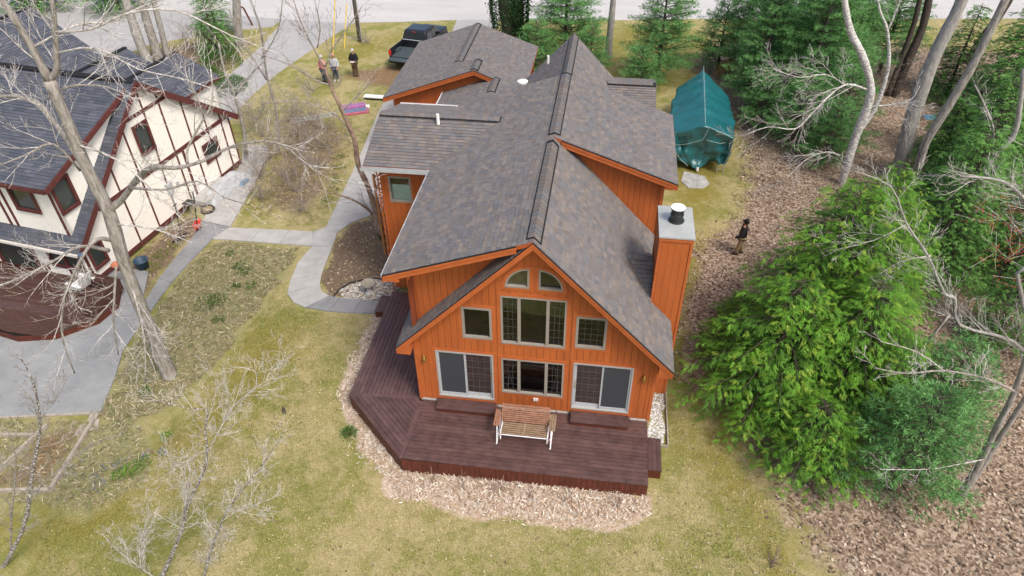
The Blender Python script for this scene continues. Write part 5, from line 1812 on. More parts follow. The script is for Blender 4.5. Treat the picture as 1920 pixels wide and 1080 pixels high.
# ------------------------------------------------------------------ covered boat on its trailer
BT = thing('covered_boat', 'boat under a tied down teal tarpaulin standing on the grass right of the orange house', 'boat', (10.35, 20.6, G), -math.radians(3))
def tarp():
    ns, nt_ = 64, 72
    V = []
    for i in range(ns + 1):
        s = i / ns
        y = -3.45 + 7.1 * s
        # half width and heights along the boat (stern towards the camera)
        w = 1.50 * (1 - max(0, (s - 0.50) / 0.50) ** 3.2) ** 0.7 + 0.04
        w *= 0.95 + 0.07 * math.sin(PI * min(1, s * 1.6))
        zr = 2.72 + 0.12 * math.sin(PI * s) - 0.10 * abs(math.sin(s * 9.0)) * 0.6 + 0.35 * max(0, s - .7)
        zs = 2.18 - 0.10 * s
        zb = 0.55 + 0.25 * math.sin(s * 7 + 1) * 0.4
        for j in range(nt_ + 1):
            t = j / nt_ * 2 - 1                # -1 .. 1 across
            a = abs(t)
            sg = -1 if t < 0 else 1
            if a < 0.46:
                k = a / 0.46
                x = sg * w * k
                z = zr - 0.04 + (zs - zr) * (k ** 1.45) - 0.07 * math.sin(PI * k) * (0.6 + 0.4 * math.cos(s * 38))
            else:
                k = (a - 0.46) / 0.54
                fold = 0.05 * math.sin(s * 30 + k * 3 + sg) * k + 0.04 * math.sin(s * 11 + sg * 2) * k
                x = sg * (w * (1 - 0.13 * k) + 0.06 * math.sin(PI * k) + fold * 0.8)
                z = zs + (zb - zs) * k
            p = Vector((x, y, z))
            nn_ = noise.noise(p * 1.7) * 0.14 + noise.noise(p * 4.5) * 0.06
            wgt = 0.25 if a < 0.46 else 1.0
            V.append((p.x + nn_ * wgt * (1 if a >= 0.46 else 0.2), p.y + nn_ * 0.3, p.z + nn_ * (0.35 if a < 0.46 else 0.2)))
    F = []
    m_ = nt_ + 1
    for i in range(ns):
        for j in range(nt_):
            F.append((i * m_ + j, i * m_ + j + 1, (i + 1) * m_ + j + 1, (i + 1) * m_ + j))
    # stern face: from the overhanging rim down to a point at the keel, with deep folds
    base = len(V)
    nr_ = 26
    for r_ in range(1, nr_ + 1):
        k = r_ / nr_
        for j in range(nt_ + 1):
            t = j / nt_ * 2 - 1
            x0, y0, z0 = V[j]
            xt = t * 1.15
            zt_ = 0.52 - 0.34 * max(0, 1 - abs(t + 0.05) * 1.0)       # lower hem, pointed at the keel
            x = x0 * (1 - k) + xt * k * 0.80 * (1 if abs(t) > 0.0 else 1)
            z = z0 * (1 - k) + zt_ * k
            y = y0 + 0.20 * math.sin(PI * min(1, k * 1.15)) * (1 - abs(t) * 0.5) * (0.6) + 0.15 * math.sin(x * 6 + k * 4) * k * (1 - k * .4) + 0.16 * math.sin(x * 3.1 - k * 7) * k + 0.38 * k
            q = Vector((x, y, z))
            y += noise.noise(q * 2.6) * 0.16 * min(1, k * 3)
            V.append((x, y, z))
    m0 = [j for j in range(m_)]
    rows = [m0] + [[base + (r_ - 1) * m_ + j for j in range(m_)] for r_ in range(1, nr_ + 1)]
    for a, b in zip(rows, rows[1:]):
        for j in range(nt_):
            F.append((a[j + 1], a[j], b[j], b[j + 1]))
    return V, F
V_, F_ = tarp()
mb = MB(); mb.add(V_, F_)
tp = mb.build('tarpaulin', 'tarp', BT, smooth=True)
def ropes(mb):
    for pts in ([(-1.43, -3.2, 1.35), (-0.7, -3.42, 1.62), (0, -3.50, 1.95), (0.2, -3.5, 2.62)], [(0.2, -3.5, 1.95), (0.9, -3.45, 1.80), (1.48, -3.0, 1.75)],
                [(-1.45, -3.1, 1.3), (-0.9, -3.45, 0.75), (-0.5, -3.5, 0.45)], [(-1.47, -2.6, 1.5), (-1.45, -3.3, 1.9), (-1.40, -3.46, 1.1), (-1.35, -3.3, 0.4)],
                [(1.45, -3.46, 2.1), (1.40, -3.5, 1.3), (1.2, -3.4, 0.5)], [(0, -3.48, 2.78), (0.0, 0, 2.90), (0, 3.4, 2.95)]):
        mb.tube(pts, 0.012, 5)
part('rope', 'rope', ropes, BT)
def hullf(mb):
    prof = []
    for i in range(9):
        s = i / 8
        y = -2.75 + 6.1 * s
        w = 1.15 * (1 - max(0, (s - 0.5) / 0.5) ** 2) ** 0.6 + 0.02
        prof.append([(-w, y, 1.1), (-w * 0.8, y, 0.75), (0, y, 0.45 + 0.5 * max(0, s - 0.7)), (w * 0.8, y, 0.75), (w, y, 1.1)])
    vs = [p for r_ in prof for p in r_]
    fs = [(i * 5 + j, i * 5 + j + 1, (i + 1) * 5 + j + 1, (i + 1) * 5 + j) for i in range(8) for j in range(4)] + [(0, 1, 2, 3, 4)]
    mb.add(vs, fs)
part('hull', 'hull_white', hullf, BT)
part('outdrive', 'hull_white', lambda mb: (mb.bar((0.0, -2.9, 0.62), (0.02, -3.25, 0.14), 0.10, 0.16), mb.lathe([(0.02, 0), (0.08, 0.05), (0.07, 0.16), (0.02, 0.22)], (0.02, -3.27, 0.05), 10)), BT)
def trl(mb):
    mb.bar((-0.7, -2.6, 0.42), (-0.7, 2.4, 0.42), 0.08, 0.10); mb.bar((0.7, -2.6, 0.42), (0.7, 2.4, 0.42), 0.08, 0.10)
    mb.bar((-0.7, 2.4, 0.42), (0, 4.0, 0.42), 0.08, 0.10); mb.bar((0.7, 2.4, 0.42), (0, 4.0, 0.42), 0.08, 0.10)
    mb.bar((-1.0, -0.9, 0.34), (1.0, -0.9, 0.34), 0.08, 0.08)
part('trailer', 'metal_grey', trl, BT)
for s in (-1, 1):
    def wl_(mb):
        n = 18
        vs = [(s * (0.95 + dx), -0.9 + r_ * math.cos(2 * PI * k / n), 0.33 + r_ * math.sin(2 * PI * k / n)) for r_, dx in ((0.2, 0), (0.33, 0), (0.33, 0.2), (0.2, 0.2)) for k in range(n)]
        mb.add(vs, [(i * n + k, i * n + (k + 1) % n, (i + 1) * n + (k + 1) % n, (i + 1) * n + k) for i in range(3) for k in range(n)] + [tuple(range(3 * n, 4 * n)), tuple(range(n))])
    part('wheel', 'rubber', wl_, BT)
LD = thing('ladder', 'short aluminium ladder leaning on the stern of the tarpaulin covered boat', 'ladder', (11.35, 17.45, G), 0.05)
for s in (-1, 1):
    part('rail', 'aluminium', lambda mb: mb.bar((s * 0.16, 0, 0.0), (s * 0.16, 0.50, 2.05), 0.03, 0.06), LD)
for k in range(7):
    t = (k + 0.6) / 7.2
    part('rung', 'aluminium', lambda mb: mb.bar((-0.15, 0.50 * t, 2.05 * t), (0.15, 0.50 * t, 2.05 * t), 0.035, 0.03), LD)

# ------------------------------------------------------------------ people
def skin_mesh(name, joints, edges, mt, parent, root=0, sub=2):
    me = bpy.data.meshes.new(name)
    me.from_pydata([j[0] for j in joints], edges, [])
    me.materials.append(MT[mt])
    o = bpy.data.objects.new(name, me)
    C.objects.link(o)
    o.parent = parent
    md = o.modifiers.new('skin', 'SKIN')
    md.use_smooth_shade = True
    if not me.skin_vertices:
        return o
    for i, sv in enumerate(me.skin_vertices[0].data):
        r = joints[i][1]
        sv.radius = r if isinstance(r, tuple) else (r, r)
        sv.use_root = (i == root)
    ss = o.modifiers.new('sub', 'SUBSURF')
    ss.levels = sub
    ss.render_levels = sub
    return o

def person(loc, rz, label, top, legs, shoes, hat=None, hair='hair_dark', pose=None, hood=False):
    """standing figure 1.78 m; local +Y is the way the person faces"""
    P = thing('person', label, 'person', loc, rz)
    p = dict(lh=(-0.25, 0.05, 0.78), le=(-0.26, -0.06, 1.10), rh=(0.25, 0.05, 0.78), re=(0.26, -0.06, 1.10), head=(0, 0.03, 1.64), lf=(-0.10, 0.0, 0.06), rf=(0.10, 0.0, 0.06))
    p.update(pose or {})
    LS, RS = (-0.17, 0, 1.42), (0.17, 0, 1.42)
    def mid(a, b, t): return tuple(a[i] + (b[i] - a[i]) * t for i in range(3))
    H = p['head']
    # the body: one continuous surface
    J = [((0, 0, 0.95), (0.14, 0.10)), ((0, 0, 1.15), (0.13, 0.09)), ((0, 0, 1.36), (0.15, 0.09)), ((0, 0.0, 1.50), 0.055), (mid((0, 0, 1.5), H, 0.45), 0.055), (H, (0.078, 0.095)), ((H[0], H[1] - 0.005, H[2] + 0.08), (0.072, 0.088)),
         (LS, 0.055), (p['le'], 0.042), (p['lh'], 0.030), (RS, 0.055), (p['re'], 0.042), (p['rh'], 0.030),
         ((-0.09, 0, 0.90), 0.085), (mid((-0.09, 0.03, 0.9), p['lf'], 0.5), 0.06), (p['lf'], 0.042), ((0.09, 0, 0.90), 0.085), (mid((0.09, 0.03, 0.9), p['rf'], 0.5), 0.06), (p['rf'], 0.042)]
    # hands with fingers
    E = [(0, 1), (1, 2), (2, 3), (3, 4), (4, 5), (5, 6), (2, 7), (7, 8), (8, 9), (2, 10), (10, 11), (11, 12), (0, 13), (13, 14), (14, 15), (0, 16), (16, 17), (17, 18)]
    skin_mesh('body', J, E, 'skin', P)
    for hnd, el in ((p['lh'], p['le']), (p['rh'], p['re'])):
        d = (Vector(hnd) - Vector(el)).normalized()
        sd = d.cross(Vector((0, 1, 0.2))).normalized()
        hm = MB()
        h0 = Vector(hnd)
        hm.tube([h0 - d * 0.02, h0 + d * 0.04, h0 + d * 0.09], [0.026, 0.038, 0.034], 8)
        for k in range(4):
            b0 = h0 + d * 0.085 + sd * (k - 1.5) * 0.018
            L_ = (0.060, 0.072, 0.070, 0.055)[k]
            hm.tube([b0, b0 + d * L_ * 0.5 + Vector((0, 0.008, 0)), b0 + d * L_ + Vector((0, 0.02, 0))], [0.009, 0.008, 0.006], 5)
        b0 = h0 + d * 0.03 + sd * 0.03
        hm.tube([b0, b0 + sd * 0.03 + d * 0.03, b0 + sd * 0.035 + d * 0.06], [0.011, 0.010, 0.007], 5)
        hm.build('hand', 'skin', P, smooth=True)
    # jacket
    J = [((0, 0, 1.02), (0.165, 0.13)), ((0, 0, 1.16), (0.165, 0.13)), ((0, 0, 1.34), (0.185, 0.125)), ((0, 0, 1.455), (0.10, 0.09)),
         (LS, 0.085), (p['le'], 0.065), (mid(p['le'], p['lh'], 0.92), 0.048), (RS, 0.085), (p['re'], 0.065), (mid(p['re'], p['rh'], 0.92), 0.048)]
    E = [(0, 1), (1, 2), (2, 3), (2, 4), (4, 5), (5, 6), (2, 7), (7, 8), (8, 9)]
    J = [(c_, (r_[0] * 1.28, r_[1] * 1.25) if isinstance(r_, tuple) else r_ * 1.3) for c_, r_ in J]
    skin_mesh('jacket', J, E, top, P, root=1)
    lf, rf = p['lf'], p['rf']
    J = [((0, 0, 0.93), (0.155, 0.125)), ((-0.095, 0, 0.84), 0.10), (mid((-0.095, 0.03, 0.84), lf, 0.5), 0.078), (mid((-0.095, 0, 0.84), lf, 0.93), 0.066), ((0.095, 0, 0.84), 0.10), (mid((0.095, 0.03, 0.84), rf, 0.5), 0.078), (mid((0.095, 0, 0.84), rf, 0.93), 0.066)]
    E = [(0, 1), (1, 2), (2, 3), (0, 4), (4, 5), (5, 6)]
    J = [(c_, (r_[0] * 1.2, r_[1] * 1.2) if isinstance(r_, tuple) else r_ * 1.25) for c_, r_ in J]
    skin_mesh('trousers', J, E, legs, P)
    for f in (lf, rf):
        V, F = bevbox(f[0] - 0.05, f[0] + 0.05, f[1] - 0.09, f[1] + 0.19, f[2] - 0.06, f[2] + 0.05, r=0.025, taper=(0.01, 0.01, 0.0, 0.08))
        mb = MB(); mb.add(V, F); mb.build('shoe', shoes, P, smooth=True)
    # head details
    hx, hy, hz = H
    hz += 0.02
    mb = MB()
    mb.lathe([(0.101, -0.03), (0.104, 0.04), (0.092, 0.11), (0.055, 0.155), (0.01, 0.168)], (hx, hy - 0.012, hz), 14)
    mb.build('cap' if hat else 'hair', hat or hair, P, smooth=True)
    if hat:
        mb = MB()
        mb.extr([Vector((hx - 0.075, hy + 0.07, hz + 0.05)), Vector((hx + 0.075, hy + 0.07, hz + 0.05)), Vector((hx + 0.05, hy + 0.17, hz + 0.035)), Vector((hx - 0.05, hy + 0.17, hz + 0.035))], (0, 0, 0.01))
        mb.build('cap_peak', hat, P)
        mb = MB()
        mb.lathe([(0.085, -0.07), (0.095, -0.03), (0.09, 0.0)], (hx, hy - 0.03, hz), 12)
        mb.build('hair', hair, P, smooth=True)
    mb = MB()
    mb.tube([(hx, hy + 0.085, hz + 0.0), (hx, hy + 0.115, hz - 0.03), (hx, hy + 0.09, hz - 0.045)], [0.010, 0.016, 0.010], 6)
    mb.build('nose', 'skin', P, smooth=True)
    for s in (-1, 1):
        mb = MB()
        mb.lathe([(0.004, -0.008), (0.011, 0), (0.004, 0.008)], (hx + s * 0.032, hy + 0.088, hz + 0.01), 8)
        mb.build('eye', 'hair_dark', P)
        mb = MB()
        mb.tube([(hx + s * 0.082, hy, hz - 0.03), (hx + s * 0.095, hy - 0.01, hz), (hx + s * 0.085, hy, hz + 0.03)], 0.010, 5)
        mb.build('ear', 'skin', P)
    mb = MB()
    mb.tube([(hx - 0.022, hy + 0.088, hz - 0.062), (hx + 0.022, hy + 0.088, hz - 0.062)], 0.005, 5)
    mb.build('mouth', 'plastic_red' if False else 'cloth_brown', P)
    return P
person((11.55, 10.45, G), math.radians(78), 'person in black jacket, khaki trousers and dark cap standing right of the chimney', 'cloth_black', 'cloth_khaki', 'shoe', hat='cloth_black',
       pose=dict(lh=(-0.30, 0.34, 0.98), le=(-0.28, 0.06, 1.12), rh=(0.26, 0.02, 0.80), re=(0.28, -0.08, 1.10), head=(0, -0.01, 1.65), lf=(-0.11, 0.13, 0.06), rf=(0.11, -0.08, 0.06)))
person((-12.0, 26.35, G), math.radians(190), 'person in light grey jacket and dark jeans standing left of the pickup', 'cloth_grey', 'cloth_jeans', 'shoe_white', hair='skin',
       pose=dict(lh=(-0.20, 0.20, 0.95), le=(-0.26, 0.02, 1.12)))
person((-12.65, 26.0, G), math.radians(150), 'person in faded red shirt beside the one in the light grey jacket', 'cloth_red', 'cloth_jeans', 'shoe', hair='hair_grey',
       pose=dict(rh=(0.20, 0.22, 1.00), re=(0.27, 0.02, 1.12)))
pm = person((-11.0, 27.25, G), math.radians(185), 'person in black top and brown trousers holding a white controller', 'cloth_black', 'cloth_brown', 'shoe', hat='hair_grey',
       pose=dict(lh=(-0.09, 0.30, 1.08), le=(-0.27, 0.06, 1.12), rh=(0.09, 0.30, 1.08), re=(0.27, 0.06, 1.12)))
RC = thing('remote_controller', 'small white controller held by the person in the black hooded top', 'controller', (-10.98, 26.86, G + 1.08), math.radians(185))
part('case', 'plastic_white', lambda mb: bb(mb, -0.11, 0.11, -0.05, 0.05, -0.02, 0.03, r=0.01), RC)
part('aerial', 'plastic_white', lambda mb: mb.bar((-0.08, 0.05, 0.02), (-0.30, 0.10, 0.05), 0.02, 0.01), RC)

# ------------------------------------------------------------------ small things round the houses
# utility pole with its guy cable markers
UP = thing('utility_pole', 'weathered grey wooden utility pole standing in the grass by the road left of the pickup', 'pole', (-12.65, 33.4, G))
part('pole', 'wood_pole', lambda mb: mb.tube([(0, 0, -0.1), (-0.02, 0.05, 5), (-0.05, 0.15, 10)], [0.17, 0.145, 0.12], 12), UP, smooth=True)
part('conduit', 'plastic_grey', lambda mb: mb.tube([(0.16, -0.06, 0), (0.14, -0.04, 4)], 0.03, 6), UP)
part('crossarm', 'wood_pole', lambda mb: mb.bar((-1.1, 0.05, 9.3), (1.1, 0.05, 9.3), 0.1, 0.12), UP)
for i, (a, b, lb) in enumerate([((-13.65, 30.4, G), (-13.3, 31.6, 3.0), 'tall thin yellow guy wire marker behind the people, the nearer of the pair'), ((-13.35, 31.9, G), (-13.0, 32.8, 2.2), 'tall thin yellow guy wire marker farther back beside the utility pole')]):
    y_ = thing('guy_marker', lb, 'marker', a, 0, 'yellow guy wire markers')
    d = Vector(b) - Vector(a)
    part('sleeve', 'yellow', lambda mb: mb.tube([(0, 0, 0), tuple(d)], 0.035, 6), y_)
    part('cable', 'metal_dark', lambda mb: mb.tube([tuple(d), tuple(Vector((-12.68, 33.5, 8.5)) - Vector(a))], 0.006, 4), y_)
# rusty bent post left
BP = thing('bent_post', 'rusty bent iron post standing beside the thick trunk at the neighbour driveway', 'post', (-22.3, 35.6, G))
part('post', 'timber_red', lambda mb: mb.tube([(0.5, 0, 0), (0.1, 0, 1.3), (-0.35, 0, 1.5)], 0.07, 6), BP)
# roadside post
RP = thing('marker_post', 'dark roadside post with a round white top near the ivy covered trunks', 'post', (-0.85, 36.6, G))
part('post', 'metal_dark', lambda mb: mb.tube([(0, 0, 0), (0, 0, 1.5)], 0.08, 8), RP)
part('post_top', 'plastic_white', lambda mb: mb.lathe([(0.11, 1.45), (0.13, 1.55), (0.10, 1.68), (0.03, 1.72)], (0, 0, 0), 12), RP)
# pink and purple bundle, ladder lying, white plank
BD = thing('foam_bundle', 'pink and purple plastic wrapped bundle of shingles with blue strips lying on the thin grass', 'bundle', (-9.55, 22.2, G), math.radians(25))
part('purple_pack', 'plastic_purple', lambda mb: bb(mb, -0.75, 0.75, 0.0, 0.50, 0.0, 0.26, r=0.05), BD)
part('pink_pack', 'plastic_pink', lambda mb: bb(mb, -0.70, 0.85, -0.62, -0.02, 0.0, 0.16, r=0.04), BD)
for k in range(3):
    part('blue_strip', 'plastic_blue', lambda mb: bb(mb, -0.65, 0.75, -0.52 + k * 0.16, -0.44 + k * 0.16, 0.161, 0.19, r=0.01), BD)
part('white_flap', 'plastic_white', lambda mb: bb(mb, 0.74, 1.0, 0.15, 0.5, 0.0, 0.06, r=0.015), BD)
FL_ = thing('folded_ladder', 'aluminium ladder lying on the ground left of the pink and purple bundle', 'ladder', (-11.5, 20.95, G), math.radians(27))
for s in (-1, 1):
    part('rail', 'aluminium', lambda mb: mb.bar((-1.3, s * 0.2, 0.06), (1.3, s * 0.2, 0.06), 0.05, 0.09), FL_)
for k in range(9):
    x = -1.15 + k * 0.29
    part('rung', 'aluminium', lambda mb: mb.bar((x, -0.18, 0.07), (x, 0.18, 0.07), 0.05, 0.04), FL_)
WPk = thing('plank_stack', 'white boards stacked on a dark batten beside the garage corner', 'boards', (-8.65, 23.9, G), -0.05)
part('board', 'plastic_white', lambda mb: mb.box(-0.75, 0.75, -0.2, 0.2, 0.16, 0.22), WPk)
part('batten', 'metal_dark', lambda mb: mb.box(-0.70, 0.70, -0.12, 0.12, 0.0, 0.155), WPk)
# bird bath in the stone bed
BB = thing('bird_bath', 'small round grey stone bird bath in the pebble bed by the path', 'bird bath', (-3.62, 5.85, G))
part('pedestal', 'foundation', lambda mb: mb.lathe([(0.20, 0), (0.17, 0.05), (0.10, 0.12), (0.09, 0.32), (0.14, 0.40)], (0, 0, 0), 20), BB, smooth=True)
part('bowl', 'wood_weathered', lambda mb: mb.lathe([(0.12, 0.38), (0.25, 0.44), (0.30, 0.54), (0.27, 0.54), (0.20, 0.47), (0.02, 0.45)], (0, 0, 0), 24), BB, smooth=True)
# trellis
TL = thing('trellis', 'tan wooden lattice trellis with crossed slats beside the side entrance', 'trellis', (-3.72, 8.5, G))
part('post', 'wood_tan', lambda mb: mb.bar((0, 0, 0), (0, 0, 4.0), 0.09, 0.09), TL)
part('post', 'wood_tan', lambda mb: mb.bar((0.62, 0.45, 0), (0.62, 0.45, 4.0), 0.09, 0.09), TL)
for k in range(8):
    z = 0.25 + k * 0.45
    part('slat', 'wood_tan', lambda mb: mb.bar((0.02, 0.01, z), (0.60, 0.44, z + 0.45), 0.015, 0.055), TL)
    part('slat', 'wood_tan', lambda mb: mb.bar((0.0, -0.01, z + 0.45), (0.60, 0.42, z), 0.015, 0.055), TL)
for z in (0.2, 2.0, 3.9):
    part('rail', 'wood_tan', lambda mb: mb.bar((-0.03, -0.02, z), (0.64, 0.46, z), 0.05, 0.07), TL)
# stump, garden frame, stepping boards
part0 = MB(); part0.lathe([(0.05, -0.05), (0.055, 0.12), (0.045, 0.30), (0.02, 0.32)], (0, 0, 0), 8)
st = part0.build('stake', 'bark_dark', None); st.location = (-4.62, -0.73, G); tag(st, 'short dark stub sticking up from the front lawn left of the deck', 'stake')
GFm = thing('vegetable_bed', 'low weathered timber frame of a bare vegetable bed below the patio', 'raised bed', (-11.8, -3.5, G), world=True)
for a, b in (((-15.5, -5.35), (-10.55, -4.62)), ((-10.55, -4.62), (-10.85, -1.95)), ((-12.75, -5.0), (-12.3, -2.3)), ((-15.5, -3.1), (-12.4, -2.75))):
    part('timber', 'wood_weathered', lambda mb: mb.bar((*a, G + 0.07), (*b, G + 0.07), 0.10, 0.16), GFm)
for (x, y) in ((-11.0, -1.7), (-10.75, -2.05), (-11.05, -2.3)):
    sb = MB(); sb.box(-0.22, 0.22, -0.14, 0.14, 0, 0.05)
    o = sb.build('stepping_board', 'wood_weathered', None); o.location = (x, y, G + 0.002); o.rotation_euler = (0, 0, 0.2 + x)
    tag(o, {-11.0: 'grey wooden step slab nearest the patio edge', -10.75: 'middle grey wooden step slab below the patio', -11.05: 'lowest grey wooden step slab beside the garden frame'}[x], 'step')
# adirondack chair on the neighbour's deck
AC = thing('garden_chair', 'white slatted garden chair standing on the dark deck of the cream house', 'chair', (-15.05, 4.15, G + 0.30), math.radians(75))
for k in range(5):
    part('back_slat', 'plastic_white', lambda mb: mb.bar((-0.24 + k * 0.12, -0.25, 0.30), (-0.28 + k * 0.14, -0.55, 1.0), 0.10, 0.02), AC)
for k in range(5):
    part('seat_slat', 'plastic_white', lambda mb: mb.bar((-0.28, -0.20 + k * 0.12, 0.30 + k * 0.02), (0.28, -0.20 + k * 0.12, 0.30 + k * 0.02), 0.10, 0.02), AC)
for s in (-1, 1):
    part('arm', 'plastic_white', lambda mb: mb.bar((s * 0.33, -0.45, 0.55), (s * 0.33, 0.35, 0.55), 0.12, 0.02), AC)
    part('leg', 'plastic_white', lambda mb: mb.bar((s * 0.31, 0.32, 0.0), (s * 0.31, 0.32, 0.54), 0.04, 0.09), AC)
    part('leg', 'plastic_white', lambda mb: mb.bar((s * 0.29, 0.30, 0.34), (s * 0.29, -0.6, 0.03), 0.03, 0.10), AC)
# recycling tub with red lid, pot, snow shovels, blue bag, covered barrow
RB = thing('tub', 'dark blue plastic tub standing at the foot of the cream wall behind the big trunk', 'tub', (-13.75, 6.2, G))
part('tub_body', 'plastic_navy', lambda mb: mb.lathe([(0.22, 0), (0.28, 0.42), (0.31, 0.44), (0.31, 0.47), (0.26, 0.46), (0.22, 0.10)], (0, 0, 0), 20), RB, smooth=True)
PT = thing('flower_pot', 'terracotta pot on the box bench of the neighbour deck', 'pot', (-13.85, 5.0, G + 0.86))
part('pot_body', 'terracotta', lambda mb: mb.lathe([(0.12, 0), (0.19, 0.24), (0.21, 0.25), (0.21, 0.30), (0.17, 0.29), (0.15, 0.2)], (0, 0, 0), 18), PT, smooth=True)
def shovel(loc, rz, label, blade='plastic_red'):
    SH = thing('snow_shovel', label, 'shovel', loc, rz, 'snow shovels by the side door')
    def bl(mb):
        n = 10
        vs = []
        for i in range(n + 1):
            t = -1 + 2 * i / n
            for k in range(5):
                u_ = k / 4
                vs.append((t * 0.27, 0.05 + 0.10 * (u_ ** 2) + 0.05 * (1 - t * t), 0.42 * u_))
        mb.add(vs, [(i * 5 + k, (i + 1) * 5 + k, (i + 1) * 5 + k + 1, i * 5 + k + 1) for i in range(n) for k in range(4)])
        mb.add([(v[0], v[1] + 0.012, v[2]) for v in vs], [(i * 5 + k + 1, (i + 1) * 5 + k + 1, (i + 1) * 5 + k, i * 5 + k) for i in range(n) for k in range(4)])
    part('blade', blade, bl, SH, smooth=True)
    part('handle', 'metal_dark', lambda mb: mb.tube([(0, 0.12, 0.30), (0, -0.20, 1.25), (0, -0.28, 1.45)], 0.018, 6), SH)
    part('grip', 'rubber', lambda mb: mb.tube([(-0.08, -0.29, 1.47), (0.08, -0.29, 1.47)], 0.02, 6), SH)
    SH.rotation_euler = (-0.55, 0, rz)
    SH.scale = (1.5, 1.5, 1.3)
    return SH
shovel((-13.15, 9.15, G), math.radians(-60), 'bright red snow shovel lying forward on the grass at the cream wall')
shovel((-13.55, 8.5, G), math.radians(-95), 'dull red snow shovel propped against the cream wall', 'timber_red')
BG = thing('tarp_heap', 'grey brown sheet with blue corners covering a heap on the path by the cream house', 'sheet', (-13.15, 12.75, G + 0.05), -NA)
def heap(mb, sx, sy, h, seed):
    n = 22
    vs = []
    for i in range(n + 1):
        for j in range(n + 1):
            x, y = -1 + 2 * i / n, -1 + 2 * j / n
            e_ = max(0, 1 - max(abs(x), abs(y)) ** 3)
            z = h * e_ ** 0.6 * (0.75 + 0.5 * noise.noise(Vector((x * 1.6 + seed, y * 1.6, 0)))) + 0.02
            vs.append((x * sx + 0.1 * noise.noise(Vector((x * 2, y * 2, seed))), y * sy + 0.1 * noise.noise(Vector((x * 2, y * 2, seed + 5))), z))
    mb.add(vs, [(i * (n + 1) + j, (i + 1) * (n + 1) + j, (i + 1) * (n + 1) + j + 1, i * (n + 1) + j + 1) for i in range(n) for j in range(n)])
part('sheet', 'plastic_grey', lambda mb: heap(mb, 0.52, 1.55, 0.50, 3), BG, smooth=True)
part('blue_corner', 'plastic_blue', lambda mb: (heap(mb, 0.30, 0.36, 0.12, 9)), BG, smooth=True).location = (0.42, 0.75, 0.0)
PR = thing('planter_ring', 'round mossy planter with a dark rim on the path by the cream house', 'planter', (-13.05, 10.75, G + 0.055))
part('rim', 'bark_dark', lambda mb: mb.lathe([(0.30, 0), (0.34, 0.10), (0.30, 0.16), (0.26, 0.12)], (0, 0, 0), 20), PR)
part('moss', 'cloth_khaki', lambda mb: mb.lathe([(0.26, 0.10), (0.20, 0.15), (0.02, 0.17)], (0, 0, 0), 16), PR)
PC = thing('lattice_chair', 'grey wire chair standing against the cream wall below the middle timber board', 'chair', (-13.65, 10.4, G + 0.3), math.radians(-10))
for k in range(5):
    part('wire', 'metal_grey', lambda mb: mb.tube([(-0.2 + 0.1 * k, 0.2, 0.4), (-0.2 + 0.1 * k, 0.28, 0.95)], 0.012, 4), PC)
part('seat', 'metal_dark', lambda mb: bb(mb, -0.24, 0.24, -0.22, 0.22, 0.38, 0.42, r=0.01), PC)
for sx in (-1, 1):
    for sy_ in (-1, 1):
        part('leg', 'metal_grey', lambda mb: mb.tube([(sx * 0.2, sy_ * 0.2, 0.38), (sx * 0.24, sy_ * 0.24, 0)], 0.014, 5), PC)
# things glimpsed in the woods
WL = thing('lattice_fence', 'orange tan lattice standing beyond the hemlocks at the far right', 'fence', (27.5, 25.2, G))
for k in range(6):
    part('slat', 'wood_tan', lambda mb: mb.bar((-0.8 + k * 0.32, 0, 0.1), (-0.8 + k * 0.32, 0, 1.1), 0.05, 0.02), WL)
for z in (0.15, 0.6, 1.05):
    part('rail', 'wood_tan', lambda mb: mb.bar((-0.85, 0.02, z), (0.85, 0.02, z), 0.02, 0.05), WL)
WB = thing('blue_tarp', 'crumpled blue sheet lying on the leaves behind the big pale trunk', 'sheet', (24.0, 25.2, G))
part('sheet', 'plastic_blue', lambda mb: heap(mb, 0.5, 0.28, 0.15, 14), WB, smooth=True)
WW = thing('marker_post', 'slanting white post standing between the hemlocks far right', 'post', (25.4, 23.4, G))
part('post', 'plastic_white', lambda mb: mb.bar((0, 0, 0), (0.2, 0, 1.2), 0.12, 0.05), WW)
